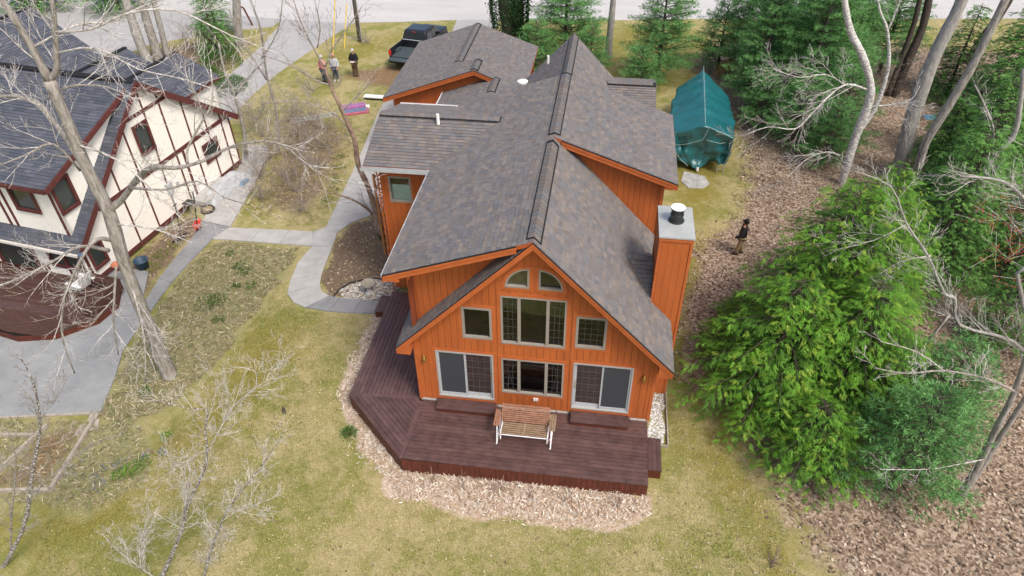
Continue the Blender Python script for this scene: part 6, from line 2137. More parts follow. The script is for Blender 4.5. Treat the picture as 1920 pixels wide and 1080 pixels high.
TREES = {
 'maple': [[(-9.402,0.411,-0.814,0.539),(-9.401,0.411,-0.21,0.455),(-9.337,0.421,2.318,0.364),(-9.24,0.435,4.331,0.335),(-9.005,0.469,6.323,0.332),(-9.074,0.459,7.763,0.287),(-9.043,0.464,9.317,0.259),(-9.039,0.464,10.44,0.277)],[(-9.039,0.464,10.44,0.221),(-9.111,0.454,11.281,0.161),(-9.21,0.439,11.945,0.157),(-9.374,0.415,12.702,0.128),(-9.519,0.394,13.185,0.088)],[(-9.039,0.464,10.44,0.18),(-8.731,0.509,10.722,0.137),(-8.417,0.555,11.541,0.126),(-8.12,0.599,12.44,0.109),(-7.891,0.632,13.166,0.075)],[(-9.069,0.46,6.361,0.174),(-8.483,0.546,6.779,0.172),(-7.467,0.391,7.744,0.165),(-6.748,0.193,8.193,0.146),(-5.913,-0.089,8.377,0.093),(-5.152,0.022,8.576,0.078),(-4.199,0.162,9.018,0.063),(-2.93,0.044,9.236,0.048),(-2.044,-0.028,8.531,0.028),(-1.423,0.062,8.122,0.014)],[(-5.561,-0.038,8.517,0.064),(-5.43,-0.018,8.957,0.056),(-4.804,-0.129,9.701,0.047),(-4.203,-0.243,10.43,0.039),(-4.019,-0.216,11.233,0.025)],[(-7.924,0.324,7.369,0.076),(-6.549,0.02,7.586,0.052),(-5.47,-0.024,7.962,0.043),(-4.892,0.06,7.446,0.029),(-4.805,1.084,6.543,0.024)],[(-9.312,0.424,5.359,0.13),(-9.41,0.107,5.614,0.112),(-9.591,-0.223,5.5,0.095),(-10.064,-0.595,4.837,0.08),(-10.73,-0.895,3.754,0.066),(-11.272,-1.075,2.276,0.051),(-11.485,-1.106,0.811,0.036)],[(-9.507,0.396,4.958,0.115),(-9.98,-0.078,5.419,0.088),(-10.811,-0.401,5.021,0.072),(-11.625,-0.723,4.68,0.065),(-12.812,-1.098,4.236,0.057)],[(-9.164,0.446,8.105,0.18),(-9.525,0.696,8.695,0.163),(-9.936,0.94,9.084,0.134),(-10.366,1.18,9.426,0.119),(-11.246,1.354,9.491,0.09),(-12.178,1.521,9.287,0.076)],[(-9.282,0.429,9.93,0.07),(-8.986,0.977,10.049,0.064),(-8.371,1.573,9.808,0.044),(-7.644,1.679,9.376,0.022)],[(-9.298,0.426,7.767,0.068),(-9.353,0.014,8.816,0.05),(-9.842,-0.462,8.72,0.043),(-10.498,-0.76,8.521,0.035)],[(-9.521,0.394,4.335,0.075),(-9.714,-0.039,3.36,0.068),(-10.056,-0.19,2.307,0.052),(-10.383,-0.238,0.968,0.036)],[(-9.274,0.43,3.903,0.059),(-9.141,0.045,2.67,0.061),(-9.367,-0.089,1.327,0.045),(-9.977,-0.178,-0.488,0.028)],[(-9.111,0.454,11.281,0.054),(-8.054,0.912,11.724,0.047),(-7.299,1.325,11.719,0.048),(-6.777,1.806,11.916,0.041),(-5.728,1.959,12.234,0.034)],[(-8.467,0.548,11.674,0.06),(-7.258,0.422,11.83,0.052),(-6.028,0.298,12.296,0.044),(-4.711,0.188,12.439,0.037),(-3.583,0.252,11.906,0.025),(-2.565,0.401,11.447,0.013)],[(-8.598,0.529,11.138,0.047),(-7.304,0.415,11.371,0.04),(-6.243,0.267,10.935,0.033),(-4.904,0.059,10.812,0.026),(-3.621,0.246,10.24,0.02)],[(-9.115,0.453,8.602,0.059),(-7.752,0.147,8.364,0.044),(-6.7,-0.103,7.409,0.037),(-6.168,-0.126,6.581,0.023)],[(-8.987,0.472,5.942,0.056),(-7.569,0.275,6.004,0.039),(-6.348,0.049,5.79,0.023)]],
 'corner': [[(-11.671,-7.253,-2.324,0.157),(-9.085,-6.875,1.032,0.106),(-7.583,-6.655,3.776,0.083),(-6.747,-6.533,5.339,0.066),(-6.372,-6.478,6.398,0.046),(-6.231,-6.457,7.058,0.034),(-6.206,-6.454,7.608,0.016)],[(-8.31,-6.762,2.472,0.06),(-7.193,-6.598,3.557,0.032),(-6.038,-6.429,4.56,0.025),(-5.012,-6.279,5.024,0.012)],[(-9.839,-6.985,-0.009,0.066),(-8.89,-6.846,2.015,0.055),(-7.984,-6.714,3.784,0.038),(-7.567,-6.653,4.977,0.024),(-7.607,-6.659,5.539,0.018)],[(-6.747,-6.533,5.339,0.036),(-6.537,-6.502,6.23,0.023),(-6.633,-6.516,6.656,0.011)],[(-7.608,-6.659,3.777,0.038),(-8.016,-6.718,3.993,0.025),(-8.611,-6.805,3.797,0.019)],[(-7.134,-6.589,4.581,0.025),(-6.567,-6.506,4.765,0.018),(-5.97,-6.419,5.042,0.012)],[(-6.692,-6.525,5.522,0.024),(-5.896,-6.408,6.39,0.017),(-5.404,-6.336,7.044,0.011)]],
 'front': [[(-6.171,-6.853,-1.368,0.15),(-4.673,-6.634,1.342,0.103),(-3.916,-6.523,2.978,0.084),(-3.295,-6.432,4.034,0.068),(-2.975,-6.385,4.824,0.06),(-2.749,-6.352,5.749,0.041),(-2.568,-6.326,6.272,0.028),(-2.968,-6.384,6.364,0.023),(-3.554,-6.47,6.627,0.017),(-3.963,-6.53,6.881,0.011)],[(-2.975,-6.385,4.824,0.048),(-2.407,-6.302,5.743,0.041),(-1.943,-6.234,6.43,0.028),(-1.436,-6.16,6.917,0.022),(-0.842,-6.073,7.383,0.022),(-0.555,-6.031,7.983,0.011)],[(-4.675,-6.634,-0.814,0.096),(-3.864,-6.515,1.071,0.069),(-3.143,-6.41,2.509,0.053),(-2.243,-6.278,3.806,0.038),(-1.689,-6.197,4.605,0.03),(-0.976,-6.093,5.716,0.012)],[(-2.666,-6.34,5.926,0.029),(-2.388,-6.299,6.438,0.023),(-2.154,-6.265,7.091,0.016),(-2.132,-6.262,7.56,0.011)],[(-1.374,-6.151,6.949,0.022),(-1.269,-6.136,7.39,0.016),(-1.444,-6.161,7.548,0.011),(-1.754,-6.207,7.584,0.011)],[(-6.15,-6.85,-0.21,0.058),(-5.742,-6.79,1.113,0.042),(-5.019,-6.684,2.549,0.026),(-4.997,-6.681,3.001,0.013)],[(-4.178,-6.561,2.531,0.039),(-3.723,-6.495,3.836,0.031),(-3.783,-6.503,4.448,0.018),(-3.899,-6.52,4.842,0.012)],[(-2.983,-6.386,4.921,0.03),(-3.662,-6.486,4.446,0.018),(-4.339,-6.585,3.849,0.013)],[(-3.593,-6.476,1.566,0.041),(-3.858,-6.514,2.056,0.027),(-4.457,-6.602,1.829,0.02),(-4.889,-6.665,2.546,0.013)],[(-3.143,-6.41,2.509,0.033),(-2.505,-6.316,2.724,0.02),(-1.765,-6.208,3.154,0.013)],[(-5.834,-6.804,-0.786,0.044),(-6.36,-6.88,0.608,0.028),(-6.534,-6.906,1.631,0.014)]],
 'clump': [[(-4.231,9.859,-0.678,0.194),(-4.354,9.841,0.591,0.153),(-4.539,9.814,1.959,0.138),(-4.796,9.777,3.001,0.135),(-4.788,9.778,4.237,0.109),(-5.031,9.742,5.298,0.096),(-5.326,9.699,6.422,0.083),(-5.463,9.679,7.279,0.061)],[(-5.463,9.679,7.279,0.041),(-5.772,9.634,8.105,0.03),(-6.051,9.593,9.189,0.029),(-6.147,9.579,10.125,0.019)],[(-5.423,9.685,7.279,0.041),(-4.999,9.747,7.995,0.04),(-4.157,9.87,8.974,0.029),(-3.689,9.939,9.54,0.019)],[(-4.407,9.834,-0.558,0.097),(-4.512,9.818,0.452,0.083),(-4.9,9.761,1.016,0.07),(-5.423,9.685,1.38,0.058),(-6.284,9.559,1.716,0.035),(-6.942,9.463,1.859,0.023)],[(-5.308,9.702,6.53,0.042),(-5.923,9.612,6.754,0.041),(-6.81,9.482,7.4,0.031),(-7.916,9.32,7.827,0.02)],[(-4.796,9.777,4.189,0.044),(-5.347,9.696,5.303,0.032),(-6.709,9.497,5.887,0.032),(-8.189,9.28,5.794,0.021)],[(-5.118,9.73,5.414,0.043),(-4.388,9.836,6.08,0.031),(-3.68,9.94,6.726,0.021)],[(-5.593,9.66,8.002,0.03),(-5.351,9.695,8.794,0.029),(-5.37,9.693,9.747,0.019)]],
 'thicket1': [[(-12.062,16.518,-0.95,0.072),(-11.52,16.597,1.534,0.069),(-11.545,16.593,3.828,0.053),(-11.317,16.627,5.943,0.051),(-11.463,16.605,7.43,0.037)],[(-11.619,16.582,4.642,0.039),(-10.56,16.737,5.934,0.038),(-9.992,16.82,7.412,0.025)],[(-11.608,16.584,3.552,0.04),(-12.389,16.47,5.7,0.026),(-12.569,16.443,6.957,0.025)]],
 'thicket2': [[(-13.318,15.763,-0.3,0.113),(-13.057,15.801,1.532,0.096),(-13.093,15.796,2.978,0.08),(-13.255,15.772,4.353,0.065),(-13.159,15.786,5.659,0.038)],[(-13.093,15.796,2.978,0.053),(-12.038,15.95,4.069,0.039),(-11.083,16.09,4.857,0.026)],[(-13.057,15.801,1.532,0.055),(-13.504,15.736,2.414,0.04),(-14.222,15.631,2.709,0.027)]],
 'tl1': [[(-25.79,27.769,-0.882,0.475),(-25.949,27.746,0.773,0.429),(-25.938,27.748,2.527,0.384),(-25.861,27.759,4.2,0.341)]],
 'tl2': [[(-25.229,28.118,-0.732,0.476),(-25.192,28.123,1.026,0.393),(-25.135,28.132,2.773,0.349),(-24.844,28.174,4.437,0.307)]],
 'tl3': [[(-25.199,29.09,-0.809,0.298),(-25.046,29.113,1.042,0.254),(-24.935,29.129,2.807,0.23),(-24.727,29.159,4.491,0.208)]],
 'road': [[(-21.082,31.59,-0.813,0.46),(-20.755,31.637,1.072,0.374),(-20.371,31.693,2.87,0.347),(-19.969,31.752,4.586,0.303)]],
 'ivy': [[(-1.633,33.265,-0.693,1.089),(-1.831,33.236,1.237,0.952),(-2.056,33.203,3.005,0.895),(-2.202,33.181,4.693,0.804)]],
 'ivy2': [[(-1.286,33.496,-0.764,0.679),(-1.203,33.508,1.169,0.625),(-1.124,33.52,2.94,0.611),(-1.118,33.521,4.633,0.527)]],
 'grey': [[(5.201,32.261,-0.765,0.437),(5.198,32.26,1.122,0.337),(5.242,32.267,3.186,0.294),(5.283,32.273,5.138,0.269)]],
 'birch': [[(17.247,17.042,-1.395,0.35),(17.214,17.037,-0.164,0.316),(17.169,17.031,2.005,0.328),(17.247,17.042,3.618,0.331),(17.026,17.01,4.643,0.264),(16.215,16.891,5.994,0.28),(15.478,16.783,6.934,0.252),(14.822,16.688,8.272,0.2),(14.411,16.627,9.33,0.163)],[(17.203,17.036,2.143,0.151),(17.621,17.097,3.351,0.172),(17.611,17.095,5.255,0.13),(17.048,17.013,6.915,0.103),(16.443,16.925,7.818,0.067),(15.882,16.843,8.898,0.044)],[(17.048,17.013,6.915,0.08),(17.113,17.023,7.81,0.067),(17.153,17.029,8.672,0.044)],[(16.96,17.0,4.316,0.109),(15.87,16.335,4.798,0.095),(15.149,15.826,4.562,0.082),(14.321,15.199,3.8,0.071),(13.67,14.7,3.315,0.059),(12.427,14.316,3.534,0.035),(11.471,14.176,3.111,0.024)],[(15.767,16.32,4.75,0.059),(14.652,15.652,5.462,0.046),(13.427,15.069,5.526,0.034),(12.196,14.787,5.934,0.023)],[(16.713,16.964,0.963,0.077),(15.878,16.438,1.393,0.063),(14.851,15.883,1.203,0.05),(14.062,15.566,0.174,0.038)],[(17.336,17.055,3.486,0.074),(18.512,17.227,3.602,0.061),(19.153,17.321,3.853,0.049),(19.289,17.341,4.489,0.024)]],
 'bigr': [[(19.93,17.889,-1.083,0.567),(19.951,17.892,0.436,0.473),(19.667,17.851,3.113,0.5),(19.645,17.848,5.537,0.417),(19.869,17.88,7.407,0.367),(19.933,17.89,8.507,0.336),(19.992,17.898,9.351,0.286)]],
 'darkr': [[(19.834,15.395,-0.92,0.255),(19.625,15.364,1.808,0.242),(19.599,15.361,2.874,0.237),(20.002,15.419,4.871,0.25),(20.247,15.455,6.491,0.219),(20.353,15.471,7.795,0.213),(20.453,15.485,9.027,0.197)]],
 'dk2': [[(22.662,28.088,-1.312,0.361),(22.715,28.096,1.379,0.315),(22.872,28.118,3.563,0.274),(22.579,28.076,5.613,0.236)]],
 'dk3': [[(22.235,28.053,-0.971,0.212),(22.305,28.063,1.694,0.188),(22.324,28.066,3.861,0.182),(22.05,28.026,5.893,0.147)]],
 'dk4': [[(28.49,33.828,-2.483,0.434),(28.922,33.891,0.438,0.383),(29.629,33.995,2.811,0.336),(29.731,34.009,4.101,0.33)]],
 'curve': [[(20.825,11.084,-0.62,0.137),(20.612,11.052,0.769,0.133),(20.368,11.017,2.08,0.14),(20.137,10.983,4.258,0.133),(20.507,11.037,5.263,0.12),(20.223,10.995,6.439,0.116),(19.749,10.926,7.843,0.094)],[(20.137,10.983,4.258,0.071),(19.615,10.906,5.601,0.059),(18.888,10.8,6.559,0.048),(18.275,10.71,7.275,0.038)],[(20.212,10.994,2.832,0.053),(18.78,10.784,3.576,0.031),(17.541,10.603,3.593,0.021)],[(20.368,11.017,2.08,0.043),(21.485,11.18,1.55,0.033),(23.046,11.408,0.462,0.022)]],
 'twin': [[(16.742,-1.268,-0.897,0.193),(16.654,-1.281,0.819,0.153),(16.46,-1.309,2.706,0.129),(16.329,-1.328,3.981,0.11),(15.942,-1.385,5.883,0.083)],[(16.762,-1.265,-0.622,0.16),(16.753,-1.266,1.31,0.135),(16.722,-1.271,2.921,0.107),(16.694,-1.275,4.375,0.081)],[(16.353,-1.325,4.081,0.062),(15.066,-1.917,5.024,0.046),(13.633,-2.531,5.744,0.037),(12.666,-2.875,5.881,0.031),(11.762,-3.209,6.278,0.018)],[(13.633,-2.531,5.744,0.025),(12.668,-2.875,6.566,0.018),(11.732,-3.012,6.911,0.012)],[(16.753,-1.266,1.31,0.038),(15.659,-1.932,1.761,0.029),(14.632,-2.385,1.954,0.021),(13.214,-2.795,2.255,0.014)]],
 'over': [[(18.796,3.874,5.981,0.109),(17.53,3.689,6.733,0.091),(16.47,3.534,7.449,0.06),(15.218,3.351,7.637,0.037)],[(21.272,4.236,-0.331,0.112),(19.479,3.974,1.239,0.089),(17.415,3.672,1.998,0.07),(16.797,3.582,3.154,0.093),(16.376,3.52,3.381,0.076),(15.339,3.369,4.867,0.056),(14.297,3.216,6.047,0.047),(13.418,3.087,7.32,0.03),(12.227,2.913,7.847,0.015)],[(16.888,3.595,2.474,0.069),(16.544,3.545,1.041,0.054),(15.992,3.464,0.026,0.046),(14.602,3.261,-0.215,0.037),(13.38,3.082,-0.462,0.019)],[(14.297,3.216,6.047,0.031),(13.549,3.107,5.486,0.024),(12.399,2.938,5.111,0.016)],[(15.42,3.38,4.866,0.032),(14.606,3.261,4.676,0.024),(13.995,3.172,4.064,0.017)]],
}

# ------------------------------------------------------------------ vegetation
VN = np.random.default_rng(21)
def unit(a):
    return a / (np.linalg.norm(a, axis=-1, keepdims=True) + 1e-9)
def leaf_tris(name, base, d, length, width, col, parent=None, mt='foliage', nrm=None):
    """one thin triangle per row: base point, direction, length, width"""
    n = len(base)
    if nrm is None:
        nrm = unit(VN.normal(size=(n, 3)))
    side = unit(np.cross(d, nrm)) * (width / 2)[:, None]
    V = np.stack([base - side, base + side, base + d * length[:, None]], 1)
    return np_mesh(name, V.reshape(-1, 3), np.arange(3 * n).reshape(n, 3), mt, np.repeat(col, 3, 0), parent=parent, stuff=True)
def leaf_quads(name, base, d, length, width, col, parent=None, mt='foliage', nrm=None):
    n = len(base)
    if nrm is None:
        nrm = unit(VN.normal(size=(n, 3)))
    side = unit(np.cross(d, nrm)) * (width / 2)[:, None]
    m_ = base + d * (length * 0.45)[:, None]
    V = np.stack([base, m_ + side, base + d * length[:, None], m_ - side], 1)
    return np_mesh(name, V.reshape(-1, 3), np.arange(4 * n).reshape(n, 4), mt, np.repeat(col, 4, 0), parent=parent, stuff=True)

def fans(cs, ds, k, g, spread, ang, droop):
    """flat drooping sprays: k leaflets fan out in one plane from each twig point"""
    n = len(cs)
    up_ = np.array([0, 0, 1.0]) + g.normal(0, 0.28, (n, 3))
    side = unit(np.cross(ds, up_))
    nr = unit(np.cross(side, ds))
    D, S_, N_ = np.repeat(ds, k, 0), np.repeat(side, k, 0), np.repeat(nr, k, 0)
    a = g.uniform(-ang, ang, n * k)[:, None]
    t = g.random(n * k)[:, None]
    base = np.repeat(cs, k, 0) + D * (t - 0.4) * spread + S_ * g.normal(0, 0.018, (n * k, 1)) + N_ * g.normal(0, 0.012, (n * k, 1))
    d = unit(D * np.cos(a) + S_ * np.sin(a) + np.array([0, 0, droop]) * (0.5 + t))
    return base, d, unit(N_ + g.normal(0, 0.22, (n * k, 3)))

def conifer_mesh(h, r, seed, kind):
    """returns mesh objects (trunk, crown) of a conifer at the origin"""
    g = np.random.default_rng(seed)
    rg = random.Random(seed)
    tk = MB()
    tk.tube([(0, 0, -0.05), (0.03, 0.02, h * 0.4), (0, 0, h * 0.97)], [0.03 + h * 0.014, 0.02 + h * 0.009, 0.012], 8)
    limbs = MB()
    cs, ds, ss, fr_ = [], [], [], []
    z = 0.10 * h if kind != 'pine' else 0.12 * h
    step = {'pine': 0.33, 'hemlock': 0.28, 'cedar': 0.20}[kind]
    while z < h * 0.985:
        f = z / h
        if kind == 'pine':
            L = r * (1 - f) ** 0.62 * (0.75 + 0.25 * min(1, f * 5))
            nl = 8
        elif kind == 'hemlock':
            L = r * (1 - f) ** 0.75 * (0.8 + 0.2 * min(1, f * 6))
            nl = 7
        else:
            L = r * (1 - f ** 2.2) ** 0.8 * (0.82 + 0.18 * min(1, f * 8))
            nl = 7
        a0 = rg.random() * 6.28
        for k in range(nl):
            if rg.random() < (0.18 if kind == 'cedar' else 0.12):
                continue
            a = a0 + k * 2 * PI / nl + rg.uniform(-0.3, 0.3)
            l = L * (rg.uniform(0.62, 1.15) if kind != 'cedar' else rg.choice((0.6, 0.78, 0.92, 1.05, 1.22)) * rg.uniform(0.9, 1.1)) + 0.15
            zz = z + rg.uniform(-0.12, 0.12)
            rise = {'pine': rg.uniform(0.05, 0.35) + 0.4 * f, 'hemlock': rg.uniform(-0.15, 0.12), 'cedar': rg.uniform(0.25, 0.6)}[kind]
            droop = {'pine': 0.10, 'hemlock': 0.30, 'cedar': 0.45}[kind]
            n = max(3, int(l / 0.22))
            pts = []
            for i in range(n + 1):
                t = i / n
                rr_ = l * t
                pts.append(Vector((math.cos(a) * rr_, math.sin(a) * rr_, zz + rise * rr_ - droop * rr_ * t * 1.0)))
            limbs.tube([pts[0], pts[len(pts) // 2], pts[-1]], [0.012 + l * 0.010, 0.01 + l * 0.004, 0.005], 4, cap=False)
            out = Vector((math.cos(a), math.sin(a), 0))
            sd = Vector((-math.sin(a), math.cos(a), 0))
            for i in range(1, n + 1):
                t = i / n
                if t < 0.22 and l > 0.8:
                    continue
                tl = {'pine': 0.34, 'hemlock': 0.42, 'cedar': 0.32}[kind] * l * (1 - t * 0.75) * 0.8 + 0.10
                for s in (-1, 1):
                    d = (out * rg.uniform(0.5, 0.9) + sd * s * rg.uniform(0.6, 1.0) + Vector((0, 0, rg.uniform(-0.15, 0.25) if kind == 'pine' else rg.uniform(-0.35, 0.05)))).normalized()
                    m_ = max(1, int(tl / (0.13 if kind == 'pine' else 0.14)))
                    for j in range(1, m_ + 1):
                        p = pts[i] + d * (tl * j / m_)
                        if kind != 'pine':
                            p = p + Vector((0, 0, -0.10 * (j / m_) ** 2 * tl))
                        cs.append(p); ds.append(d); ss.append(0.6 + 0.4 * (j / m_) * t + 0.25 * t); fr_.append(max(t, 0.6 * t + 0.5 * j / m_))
            cs.append(pts[-1]); ds.append(out); ss.append(1.2); fr_.append(1.0)
        z += step * rg.uniform(0.8, 1.2) * (0.75 + 0.5 * (1 - f))
    cs, ds, ss, fr_ = np.array(cs), np.array(ds), np.array(ss), np.array(fr_)
    n = len(cs)
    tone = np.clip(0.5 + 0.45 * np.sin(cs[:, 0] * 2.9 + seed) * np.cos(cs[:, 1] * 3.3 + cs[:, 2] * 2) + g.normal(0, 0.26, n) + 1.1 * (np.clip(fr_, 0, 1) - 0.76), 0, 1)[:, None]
    if kind == 'pine':
        k = 11
        base = np.repeat(cs, k, 0) + g.normal(0, 0.035, (n * k, 3))
        d = unit(np.repeat(ds, k, 0) * 0.75 + g.normal(0, 0.62, (n * k, 3)) + np.array([0, 0, 0.12]))
        ln = g.uniform(0.11, 0.19, n * k)
        w = g.uniform(0.020, 0.034, n * k)
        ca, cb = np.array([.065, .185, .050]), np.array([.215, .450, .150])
    elif kind == 'hemlock':
        k = 10
        base, d, nrm_ = fans(cs, ds, k, g, 0.18, 1.0, -0.12)
        ln = g.uniform(0.08, 0.17, n * k)
        w = g.uniform(0.022, 0.042, n * k)
        ca, cb = np.array([.052, .145, .030]), np.array([.190, .400, .090])
    else:
        k = 15
        base, d, nrm_ = fans(cs, ds, k, g, 0.20, 0.85, -0.28)
        ln = g.uniform(0.10, 0.19, n * k)
        w = g.uniform(0.015, 0.026, n * k)
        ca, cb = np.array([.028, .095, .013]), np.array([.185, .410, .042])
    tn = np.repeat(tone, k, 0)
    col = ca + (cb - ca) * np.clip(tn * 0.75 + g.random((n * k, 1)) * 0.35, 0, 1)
    if kind == 'cedar':
        y_ = (g.random((n, 1)) < 0.12 * (fr_[:, None] > 0.7)).astype(float)
        y_ = np.repeat(y_, k, 0)
        col = col * (1 - y_) + y_ * (np.array([.27, .41, .050]) * g.uniform(0.8, 1.15, (n * k, 1)))
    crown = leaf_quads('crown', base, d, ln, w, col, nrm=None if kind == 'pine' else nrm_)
    trunk = tk.build('trunk', 'bark_brown' if kind == 'cedar' else 'bark_dark', None, smooth=True)
    limb = limbs.build('limbs', 'bark_dark', None, stuff=True)
    return trunk, limb, crown
CONE = {}
def conifer(kind, var, loc, label, h, r, name, rz=0.0, s=1.0, group=None, cat='tree'):
    key = (kind, var)
    if key not in CONE:
        CONE[key] = (conifer_mesh(h, r, 40 + var * 7 + len(kind), kind), h)
        objs = CONE[key][0]
    else:
        objs = tuple(o.copy() for o in CONE[key][0])
        for o in objs:
            C.objects.link(o)
    t = thing(name, label, cat, (loc[0], loc[1], G), rz, group)
    t.scale = (s, s, s * h / CONE[key][1] if False else s)
    for o in objs:
        o.parent = t
    return t
# the bright cedars in the right foreground
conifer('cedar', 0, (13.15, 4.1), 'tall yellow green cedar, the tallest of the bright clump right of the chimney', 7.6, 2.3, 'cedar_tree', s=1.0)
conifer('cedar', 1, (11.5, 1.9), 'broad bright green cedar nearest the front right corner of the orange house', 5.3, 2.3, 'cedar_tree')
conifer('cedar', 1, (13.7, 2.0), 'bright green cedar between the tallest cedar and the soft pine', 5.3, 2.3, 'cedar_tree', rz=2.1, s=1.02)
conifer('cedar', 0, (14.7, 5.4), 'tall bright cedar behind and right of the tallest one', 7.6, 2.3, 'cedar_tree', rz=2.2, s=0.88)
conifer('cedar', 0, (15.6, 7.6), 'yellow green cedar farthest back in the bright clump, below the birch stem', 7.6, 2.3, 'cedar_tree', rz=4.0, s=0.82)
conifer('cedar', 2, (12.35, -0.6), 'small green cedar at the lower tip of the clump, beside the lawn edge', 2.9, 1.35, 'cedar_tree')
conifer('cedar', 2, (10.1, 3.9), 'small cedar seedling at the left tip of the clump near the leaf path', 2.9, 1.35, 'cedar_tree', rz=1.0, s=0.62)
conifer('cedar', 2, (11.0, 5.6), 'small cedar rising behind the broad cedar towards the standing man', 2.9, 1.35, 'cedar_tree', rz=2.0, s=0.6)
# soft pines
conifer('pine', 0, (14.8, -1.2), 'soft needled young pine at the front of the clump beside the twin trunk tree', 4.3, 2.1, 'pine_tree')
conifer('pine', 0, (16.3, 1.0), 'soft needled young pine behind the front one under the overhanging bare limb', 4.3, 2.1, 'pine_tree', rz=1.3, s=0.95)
PW = [('pine', 1, 2.3, 31.3, 1.0, 'white pine behind the roof ridge, left of the single grey trunk'),
      ('pine', 0, 4.1, 29.0, 0.75, 'small white pine just behind the peak of the rear roof'),
      ('pine', 0, 0.6, 29.2, 0.80, 'small white pine right of the ivy covered trunks'),
      ('pine', 1, 8.4, 28.6, 0.92, 'white pine between the single grey trunk and the covered boat'),
      ('pine', 0, 7.2, 26.4, 0.7, 'low pine in front of the white pine beyond the rear dormer'),
      ('pine', 2, 14.2, 29.2, 0.95, 'big white pine behind the boat, leftmost of the dense group'),
      ('pine', 2, 16.6, 24.6, 1.0, 'big white pine directly behind the white birch'),
      ('pine', 1, 14.0, 25.0, 0.85, 'mid sized white pine in front of the dense group, right of the boat bow'),
      ('pine', 2, 19.3, 29.0, 0.95, 'big white pine farther back to the right of the birch'),
      ('pine', 0, 15.6, 20.8, 0.95, 'young pine at the foot of the dense group between boat and birch'),
      ('pine', 0, 17.6, 21.0, 1.0, 'young pine behind the birch trunk near the big pale trunk'),
      ('pine', 0, 12.4, 31.2, 1.0, 'pine beside the yellow bush at the road edge'),
      ('pine', 1, 17.9, 27.2, 0.95, 'white pine between the birch crown and the dark slanting trunks'),
      ('pine', 0, 13.9, 22.6, 0.75, 'small pine at the left foot of the dense group by the leaf path'),
      ('pine', 1, 16.0, 28.6, 1.0, 'white pine in the middle of the dense group behind the boat'),
      ('pine', 0, 16.7, 19.0, 0.8, 'low pine just left of the birch foot'),
      ('pine', 1, 22.6, 31.5, 0.9, 'white pine at the road beyond the dark slanting trunks')]
for kd, vr, x, y, s, lb in PW:
    hh = {0: 4.3, 1: 8.6, 2: 11.0}[vr]
    rr_ = {0: 2.1, 1: 2.6, 2: 3.1}[vr]
    conifer(kd, vr, (x, y), lb, hh, rr_, 'pine_tree', rz=x * 1.7, s=s, group='white pines behind the house and along the road')
HW = [(0, 19.0, 9.6, 0.95, 'dark hemlock right behind the tallest cedar'), (0, 20.6, 12.6, 1.05, 'dark hemlock beside the curved grey stem'), (1, 21.9, 9.8, 0.9, 'dark hemlock below the red budded maple'),
      (0, 22.6, 15.6, 1.0, 'dark hemlock right of the dark leaning trunk'), (1, 24.2, 12.2, 1.0, 'dark hemlock at the right edge below the leaning pale limb'), (1, 20.4, 6.2, 0.75, 'small hemlock in the hollow right of the cedars'),
      (0, 25.5, 18.5, 1.0, 'dark hemlock at the far right edge behind the others'), (1, 18.4, 12.9, 0.62, 'small hemlock at the foot of the big pale trunk'), (1, 22.9, 20.6, 0.7, 'small hemlock before the orange lattice panel'), (1, 23.6, 7.8, 0.8, 'hemlock under the red budded twigs at the right edge'),
      (1, 17.3, 9.2, 0.6, 'small hemlock between the tallest cedar and the dark leaning trunk'), (1, 26.5, 22.5, 0.8, 'hemlock at the upper right edge near the white post'), (0, 27.6, 14.6, 1.05, 'dark hemlock cut by the right edge of the frame above the leaning limb'), (0, 25.8, 9.6, 1.0, 'dark hemlock cut by the right edge beside the red buds'), (1, 21.4, 17.4, 0.9, 'hemlock right of the darker leaning trunk halfway up'), (0, 29.5, 20.5, 1.2, 'dark hemlock in the upper right corner'), (0, 24.2, 19.6, 1.15, 'tall hemlock behind the darker leaning trunk'), (0, 27.8, 25.6, 1.25, 'tall hemlock near the road at the top right edge'), (0, 31.5, 27.5, 1.3, 'tallest hemlock cut by the top right corner'), (1, 25.8, 28.6, 1.0, 'hemlock at the road edge between the leaning trunks and the corner'), (1, 19.2, 11.4, 0.8, 'small hemlock left of the curved grey stem'), (1, 23.0, 4.0, 0.7, 'low hemlock in the shade under the overhanging bare limbs')]
for vr, x, y, s, lb in HW:
    conifer('hemlock', vr, (x, y), lb, (7.4, 5.6)[vr], (2.3, 2.0)[vr], 'hemlock_tree', rz=x * 2.3, s=s, group='hemlocks in the wood on the right')
for vr, x, y, s, lb in [(0, -40.5, 37, 1.3, 'dark conifer at the top left corner'), (0, -34.2, 38.0, 1.1, 'dark conifer right of the corner one at the top left'), (1, -23.6, 33.5, 0.9, 'dark evergreen between the two driveways near the road'), (1, -21.8, 29.8, 0.8, 'dark evergreen beside the tall grey trunks at the driveway')]:
    conifer('hemlock', vr, (x, y), lb, (7.4, 5.6)[vr], (2.3, 2.0)[vr], 'evergreen_tree', rz=x, s=s)

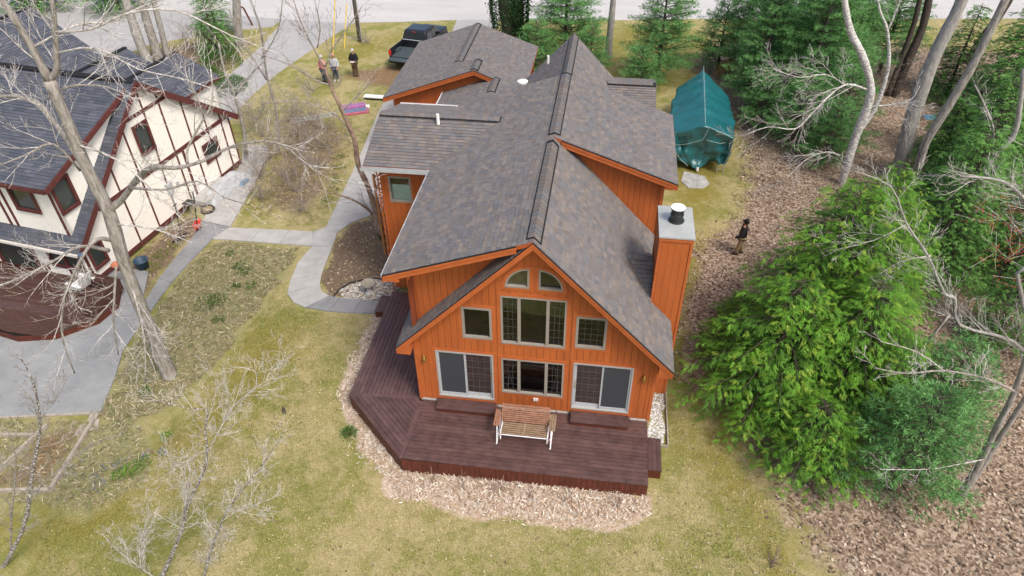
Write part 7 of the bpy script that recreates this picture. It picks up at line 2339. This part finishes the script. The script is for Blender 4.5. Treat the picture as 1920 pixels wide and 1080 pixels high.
# broadleaf / juniper shrubs: clump of small leaves round a few stems
def shrub(loc, r, h, n, cols, name, label, cat='shrub', leaf=(0.05, 0.10), width=0.5, stems=6, seed=0):
    g = np.random.default_rng(seed)
    t = thing(name, label, cat, (loc[0], loc[1], G))
    a = g.uniform(0, 2 * PI, n); rr_ = r * np.sqrt(g.random(n)) ; zz = h * g.random(n) ** 0.7 * np.sqrt(np.clip(1 - (rr_ / r) ** 2, 0.05, 1))
    P_ = np.stack([rr_ * np.cos(a), rr_ * np.sin(a), zz + 0.02], 1) + g.normal(0, 0.04, (n, 3))
    P_[:, 2] = np.abs(P_[:, 2])
    d = unit(P_ + np.array([0, 0, 0.2]) + g.normal(0, 0.4, (n, 3)) * r)
    ln = g.uniform(*leaf, n)
    cols = np.array(cols)
    col = cols[g.integers(0, len(cols), n)] * g.uniform(0.8, 1.2, (n, 1))
    leaf_quads('leaves', P_, d, ln, ln * width, col, parent=t)
    mb = MB()
    for i in range(stems):
        b = 2 * PI * i / stems
        mb.tube([(0, 0, 0), (math.cos(b) * r * 0.35, math.sin(b) * r * 0.35, h * 0.5), (math.cos(b) * r * 0.6, math.sin(b) * r * 0.6, h * 0.8)], [0.02, 0.012, 0.006], 4)
    mb.build('stems', 'bark_brown', t, stuff=True)
    return t
GR1 = [(.05, .14, .02), (.09, .20, .03), (.03, .09, .02)]
shrub((-18.8, 24.4), 1.5, 0.7, 4500, GR1, 'juniper_shrub', 'low bright green spreading evergreen at the bend of the neighbour driveway', seed=1)
shrub((-20.8, 25.6), 1.3, 0.8, 3500, GR1, 'juniper_shrub', 'low green evergreen behind the rear gables of the cream house', seed=2)
shrub((-20.6, 28.0), 1.3, 1.0, 3500, GR1, 'juniper_shrub', 'low green evergreen between the tall trunks and the driveway', seed=3)
shrub((-2.14, -1.34), 0.24, 0.32, 500, [(.06, .17, .03), (.10, .24, .04)], 'green_shrub', 'tiny green shrub in the pale leaf band beside the left deck corner', leaf=(0.04, 0.08), seed=4)
shrub((13.1, 30.0), 1.0, 1.1, 2600, [(.55, .38, .10), (.45, .33, .12), (.60, .46, .18)], 'yellow_shrub', 'golden yellow feathery shrub at the road edge behind the boat', leaf=(0.08, 0.16), width=0.2, seed=5)
def plants(name, label, spots, cols, cat, h=0.12, seed=0, per=60, leaf=(0.05, 0.12), width=0.35):
    g = np.random.default_rng(seed)
    B_, D_, C_ = [], [], []
    for x, y, r in spots:
        n = int(per * r * 6)
        a = g.uniform(0, 2 * PI, n); rr_ = r * np.sqrt(g.random(n))
        B_.append(np.stack([x + rr_ * np.cos(a), y + rr_ * np.sin(a), np.full(n, G) + g.uniform(0, h, n)], 1))
    B_ = np.concatenate(B_); n = len(B_)
    d = unit(g.normal(0, 0.6, (n, 3)) + np.array([0, 0, 0.8]))
    ln = g.uniform(*leaf, n)
    cols = np.array(cols)
    o = leaf_quads(name, B_, d, ln, ln * width, cols[g.integers(0, len(cols), n)] * g.uniform(0.8, 1.2, (n, 1)))
    tag(o, label, cat)
plants('perennial_leaves', 'fresh green leaf clumps sprouting in the rough bed by the big bare tree', [(-9.9, 4.3, 0.5), (-9.6, 4.6, 0.4), (-9.7, 6.8, 0.3), (-9.3, 6.5, 0.35), (-10.5, 7.6, 0.2), (-9.8, -0.5, 0.25), (-9.0, 3.4, 0.25), (-8.6, 5.6, 0.25), (-9.2, 5.5, .2)], GR1 + [(.12, .24, .05)], 'plants', seed=6, per=90)
plants('perennial_leaves', 'bright green sprouting clumps in the lower left bed', [(-8.5, -3.6, 0.35), (-8.3, -3.3, 0.3), (-8.8, -3.8, 0.25), (-8.1, -2.2, 0.2)], [(.12, .26, .03), (.17, .33, .05)], 'plants', seed=7, per=90)
plants('squill_flowers', 'small blue squill flowers in the lower left bed', [(-10.4, -3.9, 0.25), (-9.35, -3.6, 0.22), (-9.2, -4.3, 0.28), (-9.0, -3.4, 0.22), (-12.7, -4.0, 0.25), (-8.4, -3.0, 0.18), (-7.9, -2.8, 0.16), (-9.5, -4.0, 0.15)], [(.16, .20, .55), (.25, .30, .65), (.10, .16, .06), (.12, .20, .08)], 'flowers', h=0.08, seed=8, per=70, leaf=(0.03, 0.06), width=0.6)
plants('moss_plants', 'yellow green ground plants along the path edge behind the entrance wing', [(-7.75, 12.5, 0.3), (-7.8, 13.3, 0.4), (-7.9, 14.2, 0.3), (-8.2, 15.6, 0.35), (-8.5, 16.6, 0.3), (-13.4, 6.3, .4), (-13.5, 7.2, .4), (-13.3, 8.0, .35)], [(.22, .26, .05), (.30, .32, .08), (.12, .18, .04)], 'plants', h=0.08, seed=9, per=80)
plants('hosta_leaves', 'low green plants by the trunk of the leaning tree in the mulch bed', [(-4.1, 9.6, 0.25), (-3.8, 9.3, 0.2)], GR1, 'plants', seed=10, per=60)

# dead flower stalks sticking up in front of the deck
for i, (x, y) in enumerate([(1.0, -2.85), (1.9, -2.9), (2.9, -2.85), (3.15, -2.8), (4.0, -3.0), (5.1, -2.95), (6.6, -2.9)]):
    t = thing('dead_stalks', ['thin dead stalks standing at the deck skirt, first from the left', 'thin dead stalks second from the left at the deck skirt', 'thin dead stalks left of the bench front at the deck skirt', 'thin dead stalks right below the bench at the deck skirt', 'thin dead stalks in the middle of the deck front', 'tall thin dead stalks right of the deck middle', 'thin dead stalks near the right end of the deck front'][i], 'dead plant', (x, y, G))
    mb = MB()
    rg = random.Random(i)
    for k in range(6):
        a = rg.uniform(0, 6.28)
        hh = rg.uniform(0.35, 0.8)
        mb.tube([(rg.uniform(-.12, .12), rg.uniform(-.08, .08), 0), (math.cos(a) * 0.08, math.sin(a) * 0.08, hh * 0.6), (math.cos(a) * 0.16, math.sin(a) * 0.16, hh)], [0.007, 0.006, 0.008], 4)
    mb.build('stalks', 'twig_brown', t, stuff=True)

# ------------------------------------------------------------------ bare trees
def wander(p, d, L, n, rg, wig=0.25, up_=0.05):
    pts = [p]
    d = d.normalized()
    for i in range(n):
        d = (d + Vector((rg.gauss(0, wig), rg.gauss(0, wig), rg.gauss(0, wig) + up_))).normalized()
        p = p + d * (L / n)
        pts.append(p)
    return pts
def grow(mb, pts, r0, r1, rg, level, every, ln, maxlev=3, up_=0.06, rmin=0.0045, start=0.12):
    """side shoots along a path"""
    tot = sum((b - a).length for a, b in zip(pts, pts[1:]))
    s = 0.0
    nxt = tot * start + rg.random() * every
    for a, b in zip(pts, pts[1:]):
        L = (b - a).length
        while nxt < s + L:
            t = (nxt - s) / max(L, 1e-6)
            p = a.lerp(b, t)
            f = nxt / tot
            d0 = (b - a).normalized()
            pr = Vector((rg.gauss(0, 1), rg.gauss(0, 1), rg.gauss(0, 0.8) + up_ * 3))
            pr = (pr - d0 * pr.dot(d0)).normalized()
            d = d0 * rg.uniform(0.7, 1.2) + pr * rg.uniform(0.45, 0.9)
            l = ln * rg.uniform(0.5, 1.25) * (1 - 0.45 * f)
            rr_ = max(rmin, min((r0 + (r1 - r0) * f) * 0.55, 0.009 * l + 0.003))
            n = 4 if level < maxlev else 3
            q = wander(p, d, l, n, rg, 0.12, up_)
            mb.tube(q, [rr_ + (rmin * 0.8 - rr_) * i / n for i in range(n + 1)], 4 if rr_ > 0.012 else 3, cap=False)
            if level < maxlev:
                grow(mb, q, rr_, rmin, rg, level + 1, every * 0.66, l * 0.60, maxlev, up_, rmin, 0.15)
            nxt += every * rg.uniform(0.6, 1.4)
        s += L
def smooth_path(st, k=3):
    P_ = [Vector(s[:3]) for s in st]
    R_ = [s[3] for s in st]
    out, ro = [], []
    n = len(P_)
    for i in range(n - 1):
        p0, p1, p2, p3 = P_[max(i - 1, 0)], P_[i], P_[i + 1], P_[min(i + 2, n - 1)]
        for j in range(k):
            t = j / k
            t2, t3 = t * t, t * t * t
            out.append(0.5 * ((2 * p1) + (p2 - p0) * t + (2 * p0 - 5 * p1 + 4 * p2 - p3) * t2 + (3 * p1 - 3 * p2 + p3 - p0) * t3))
            ro.append(R_[i] + (R_[i + 1] - R_[i]) * t)
    out.append(P_[-1]); ro.append(R_[-1])
    return out, ro
def bare_tree(key, name, label, bark, twig, every=0.35, ln=1.3, maxlev=3, trunks=1, up_=0.06, seed=1, trunk_twigs=False, cat='tree', group=None, rmin=0.0045, base=None, extra=None):
    st = TREES[key]
    b = base or st[0][0]
    t = thing(name, label, cat, (b[0], b[1], G), 0, group, world=True)
    rg = random.Random(seed)
    tw = MB()
    for i, s in enumerate(st):
        pts, rad = smooth_path(s)
        n = 14 if rad[0] > 0.15 else 9 if rad[0] > 0.05 else 6
        mb = MB()
        # irregular thickness
        kf = {'front': (0.44, 0.40), 'corner': (0.48, 0.42), 'birch': (0.60, 0.48), 'bigr': (0.70, 0.6), 'darkr': (0.74, 0.7), 'dk2': (0.8, 0.8), 'dk3': (0.8, 0.8), 'dk4': (0.7, 0.7), 'curve': (0.8, 0.7),
              'maple': (0.57, 0.54), 'twin': (0.66, 0.6), 'over': (0.72, 0.66), 'tl1': (0.72, 0.7), 'tl2': (0.72, 0.7), 'tl3': (0.75, 0.7), 'road': (0.78, 0.7), 'ivy': (0.52, 0.5), 'ivy2': (0.62, 0.6), 'grey': (0.66, 0.6), 'clump': (0.85, 0.8)}.get(key, (1, 1))[0 if i < trunks else 1]
        rad = [r_ * kf for r_ in rad]
        rad = [r_ * (1 + 0.05 * math.sin(k * 1.9 + i)) for k, r_ in enumerate(rad)]
        mb.tube(pts, rad, n)
        mb.build('trunk' if i < trunks else 'branch', bark if rad[0] > 0.035 else twig, t, smooth=True)
        if i >= trunks or trunk_twigs:
            grow(tw, pts, rad[0], rad[-1], rg, 1, every, ln, maxlev, up_, rmin, 0.35 if i < trunks else 0.12)
    if extra:
        extra(t, tw, rg)
    if tw.v:
        tw.build('twigs', twig, t, stuff=True)
    return t
bare_tree('maple', 'maple_tree', 'big bare grey maple with lichen twigs leaning over the cream half timbered house', 'bark_grey', 'twig_white', every=0.36, ln=1.9, seed=3, rmin=0.0045)
bare_tree('corner', 'apple_tree', 'dark stemmed bare fruit tree with lichen spots in the lower left corner', 'bark_lichen', 'twig_lichen', every=0.16, ln=0.65, seed=4, maxlev=3, trunk_twigs=True, rmin=0.004)
bare_tree('front', 'apple_tree', 'bare lichen covered fruit tree reaching up over the lawn at the bottom left', 'bark_lichen', 'twig_white', every=0.13, ln=0.80, seed=5, maxlev=3, trunk_twigs=True, rmin=0.0028)
bare_tree('clump', 'river_birch', 'slim leaning bare tree with peeling bark in the mulch bed by the entrance path', 'bark_peel', 'twig_grey', every=0.36, ln=1.5, seed=6, maxlev=3, rmin=0.006)
bare_tree('thicket1', 'sapling', 'thin upright bare sapling in the thicket between the two houses, the right one', 'bark_grey', 'twig_grey', every=0.3, ln=1.2, seed=7, maxlev=3, trunk_twigs=True)
bare_tree('thicket2', 'sapling', 'thin bare grey sapling in the thicket nearest the cream house corner', 'bark_grey', 'twig_grey', every=0.3, ln=1.3, seed=8, maxlev=3, trunk_twigs=True)
for k_, lb in (('tl1', 'leftmost of the three tall pale trunks behind the cream house'), ('tl2', 'middle tall brown grey trunk behind the cream house'), ('tl3', 'rightmost and thinnest tall pale trunk behind the cream house')):
    bare_tree(k_, 'tall_tree', lb, 'bark_grey' if k_ == 'tl2' else 'bark_light', 'twig_grey', group='tall trunks behind the cream house')
bare_tree('road', 'tall_tree', 'thick dark grey trunk standing by the road between the neighbour driveway and corner bed', 'bark_grey', 'twig_grey')
bare_tree('grey', 'tall_tree', 'single straight grey trunk standing behind the rear roof by the road', 'bark_light', 'twig_grey')
bare_tree('birch', 'birch_tree', 'white barked birch with a bent stem rising behind the cedars', 'bark_birch', 'twig_white', every=0.30, ln=2.0, seed=9, maxlev=3, rmin=0.006, up_=-0.01, trunks=2)
bare_tree('bigr', 'tall_tree', 'big pale grey leaning trunk right of the birch', 'bark_light', 'twig_lichen')
bare_tree('darkr', 'tall_tree', 'darker lichen patched trunk leaning just right of the big pale trunk', 'bark_grey', 'twig_lichen')
bare_tree('dk2', 'tall_tree', 'dark trunk in the wood left of the big pale trunk', 'bark_dark', 'twig_brown')
bare_tree('dk3', 'tall_tree', 'slim dark trunk beside the other dark trunk behind the birch', 'bark_dark', 'twig_brown')
bare_tree('dk4', 'tall_tree', 'dark trunk near the road at the top right', 'bark_dark', 'twig_brown')
bare_tree('curve', 'maple_tree', 'slender grey forked maple curving up at the right edge', 'bark_light', 'twig_white', every=0.3, ln=1.2, seed=10, maxlev=3, rmin=0.0055)
bare_tree('twin', 'maple_tree', 'twin trunk grey tree on the leaf litter at the lower right edge', 'bark_grey', 'twig_white', every=0.25, ln=1.0, seed=11, maxlev=3, rmin=0.0055, trunks=2)

# overhanging maple with red buds whose trunk stands outside the frame
TREES['over'].insert(0, [(23.6, 3.4, G - 0.1, 0.20), (22.8, 3.6, 2.2, 0.17), (21.0, 3.8, 4.6, 0.14), (18.80, 3.87, 6.2, 0.11)])
TREES['over'].insert(1, [(21.0, 3.8, 4.6, 0.10), (19.4, 3.4, 4.2, 0.09), (17.9, 3.2, 4.6, 0.08), tuple(TREES['over'][2][0])])
def buds(t, tw, rg):
    g = np.random.default_rng(77)
    P_ = []
    for c in range(34):
        q = np.array([g.uniform(17.6, 20.2), g.uniform(3.6, 7.6), g.uniform(3.4, 5.2)])
        dr = unit(g.normal(size=3) * np.array([1, 1, 0.5]))
        m_ = 26
        P_.append(q + dr * g.uniform(0, 0.8, (m_, 1)) + g.normal(0, 0.06, (m_, 3)))
        tw.tube([tuple(q - dr * 0.4), tuple(q + dr * 0.85)], [0.007, 0.004], 3, cap=False)
    P_ = np.concatenate(P_)
    n = len(P_)
    leaf_quads('buds', P_ - np.array([t.location.x, t.location.y, t.location.z]), unit(g.normal(size=(n, 3))), g.uniform(0.05, 0.09, n), g.uniform(0.03, 0.05, n), np.array([(.42, .07, .05)]) * g.uniform(0.7, 1.3, (n, 1)), parent=t)
    for i in range(16):
        p = Vector((23.5, rg.uniform(5, 9.5), rg.uniform(3.5, 6)))
        q = wander(p, Vector((-1, rg.uniform(-0.3, 0.5), rg.uniform(-0.1, 0.5))), rg.uniform(3, 5), 7, rg, 0.12, 0.02)
        tw.tube(q, [0.022 - 0.0022 * j for j in range(8)], 4, cap=False)
        grow(tw, q, 0.02, 0.005, rg, 2, 0.35, 0.8, 3)
bare_tree('over', 'red_maple', 'bare pale limbed maple with red buds hanging in from the right edge', 'bark_light', 'twig_white', every=0.26, ln=1.6, seed=12, maxlev=3, rmin=0.005, trunks=2, extra=buds)

# ivy covered double trunk
def ivy(key, label, seed):
    def ex(t, tw, rg):
        g = np.random.default_rng(seed)
        st = TREES[key]
        pts, rad = smooth_path(st[0], 6)
        B_, D_ = [], []
        for p, r_ in zip(pts, rad):
            n = 420
            a = g.uniform(0, 2 * PI, n)
            rr_ = r_ * 1.0 + g.exponential(0.07, n)
            B_.append(np.stack([p.x + rr_ * np.cos(a), p.y + rr_ * np.sin(a), p.z + g.uniform(-0.25, 0.25, n)], 1))
            D_.append(np.stack([np.cos(a), np.sin(a), g.normal(-0.4, 0.5, n)], 1))
        B_, D_ = np.concatenate(B_), np.concatenate(D_)
        n = len(B_)
        ln = g.uniform(0.07, 0.15, n)
        cols = np.array([(.018, .055, .016), (.03, .085, .022), (.05, .12, .03)])
        leaf_quads('ivy_leaves', B_ - np.array(t.location), unit(D_ + g.normal(0, 0.4, (n, 3))), ln, ln * 0.8, cols[g.integers(0, 3, n)], parent=t)
    bare_tree(key, 'ivy_tree', label, 'bark_dark', 'twig_brown', extra=ex)
ivy('ivy', 'thick trunk covered in green ivy behind the garage, the left of the pair', 31)
ivy('ivy2', 'dark ivy covered trunk behind the garage, the right of the pair', 32)

# multi-stemmed bare shrubs of the thicket
def bare_shrub(x, y, h, n, label, seed, col='twig_grey', spread=0.9, maxlev=3):
    t = thing('bare_shrub', label, 'shrub', (x, y, G), 0, 'bare shrubs in the thicket')
    rg = random.Random(seed)
    mb = MB(); tw = MB()
    for i in range(n):
        a = rg.uniform(0, 6.28)
        d = Vector((math.cos(a) * spread, math.sin(a) * spread, 1))
        q = wander(Vector((rg.uniform(-.1, .1), rg.uniform(-.1, .1), 0)), d, h * rg.uniform(0.6, 1.15), 6, rg, 0.14, 0.06)
        tw.tube(q, [0.016 - 0.0019 * j for j in range(7)], 4, cap=False)
        grow(tw, q, 0.012, 0.006, rg, 1, h * 0.10, h * 0.36, maxlev, 0.06, 0.0055)
    tw.build('stems', col, t, stuff=True)
    return t
SB = [(-11.7, 18.9, 2.4, 9, 'bare shrub right of the ladder on the ground, upper thicket'), (-14.9, 20.3, 2.2, 8, 'bare shrub beside the driveway edge behind the cream house'), (-10.3, 14.0, 2.0, 9, 'bare grey shrub in the middle of the thicket'),
      (-11.0, 12.2, 1.9, 9, 'bare shrub where the two garden paths fork'), (-8.7, 11.4, 1.3, 5, 'small bare shrub inside the path bend'), (-9.6, 17.6, 1.8, 8, 'bare shrub below the pink and purple bundle'),
      (-12.2, 16.0, 2.6, 10, 'densest bare shrub by the back corner of the cream house'), (-12.9, 24.6, 1.6, 6, 'bare shrub in front of the standing people'), (-11.6, 25.4, 1.2, 5, 'low bare shrub at the feet of the people'),
      (-10.9, 16.8, 2.2, 11, 'bare shrub tangled with the right thin sapling'), (-12.0, 14.2, 1.8, 10, 'bare shrub along the upper garden path, halfway'), (-9.4, 13.0, 1.5, 9, 'bare shrub opposite the trellis'), (-12.6, 20.6, 2.2, 10, 'bare shrub left of the aluminium ladder on the ground'), (-10.4, 19.6, 1.7, 8, 'bare shrub just below the aluminium ladder on the ground'),
      (-13.6, 18.4, 2.4, 9, 'bare shrub beside the driveway bend'), (-11.9, 33.0, 1.2, 8, 'low bare shrub at the foot of the utility pole'), (-9.2, 15.2, 1.6, 7, 'bare shrub nearest the entrance path')]
for i, (x, y, h, n, lb) in enumerate(SB):
    bare_shrub(x, y, h, n, lb, 50 + i, 'twig_grey', maxlev=3 if h > 1.5 else 2)
bare_shrub(13.3, 24.6, 2.4, 6, 'thin bare shrub at the edge of the pines by the boat', 90)
bare_shrub(10.9, -4.2, 0.6, 6, 'low bare twigs on the lawn at the bottom right', 91, 'twig_brown', maxlev=1)
bare_shrub(19.5, 26.5, 4.5, 9, 'tall bare brush between the dark trunks at the top right', 92, 'twig_brown')
bare_shrub(24.5, 29.5, 4.5, 9, 'bare brush near the road at the top right corner', 93, 'twig_grey')
bare_shrub(21.5, 29.0, 4.0, 9, 'bare brush right of the dark trunks at the top right', 95, 'twig_grey')
bare_shrub(27.0, 31.0, 4.0, 9, 'bare brush before the road at the very top right', 96, 'twig_brown')
bare_shrub(18.6, 23.0, 2.5, 7, 'bare twigs between birch and big pale trunk', 97, 'twig_grey')
bare_shrub(-24.0, 30.5, 3.0, 9, 'bare brush at the foot of the three tall trunks', 98, 'twig_grey')
bare_shrub(-22.5, 31.5, 2.6, 9, 'bare reddish brush beside the neighbour driveway', 94, 'twig_brown')
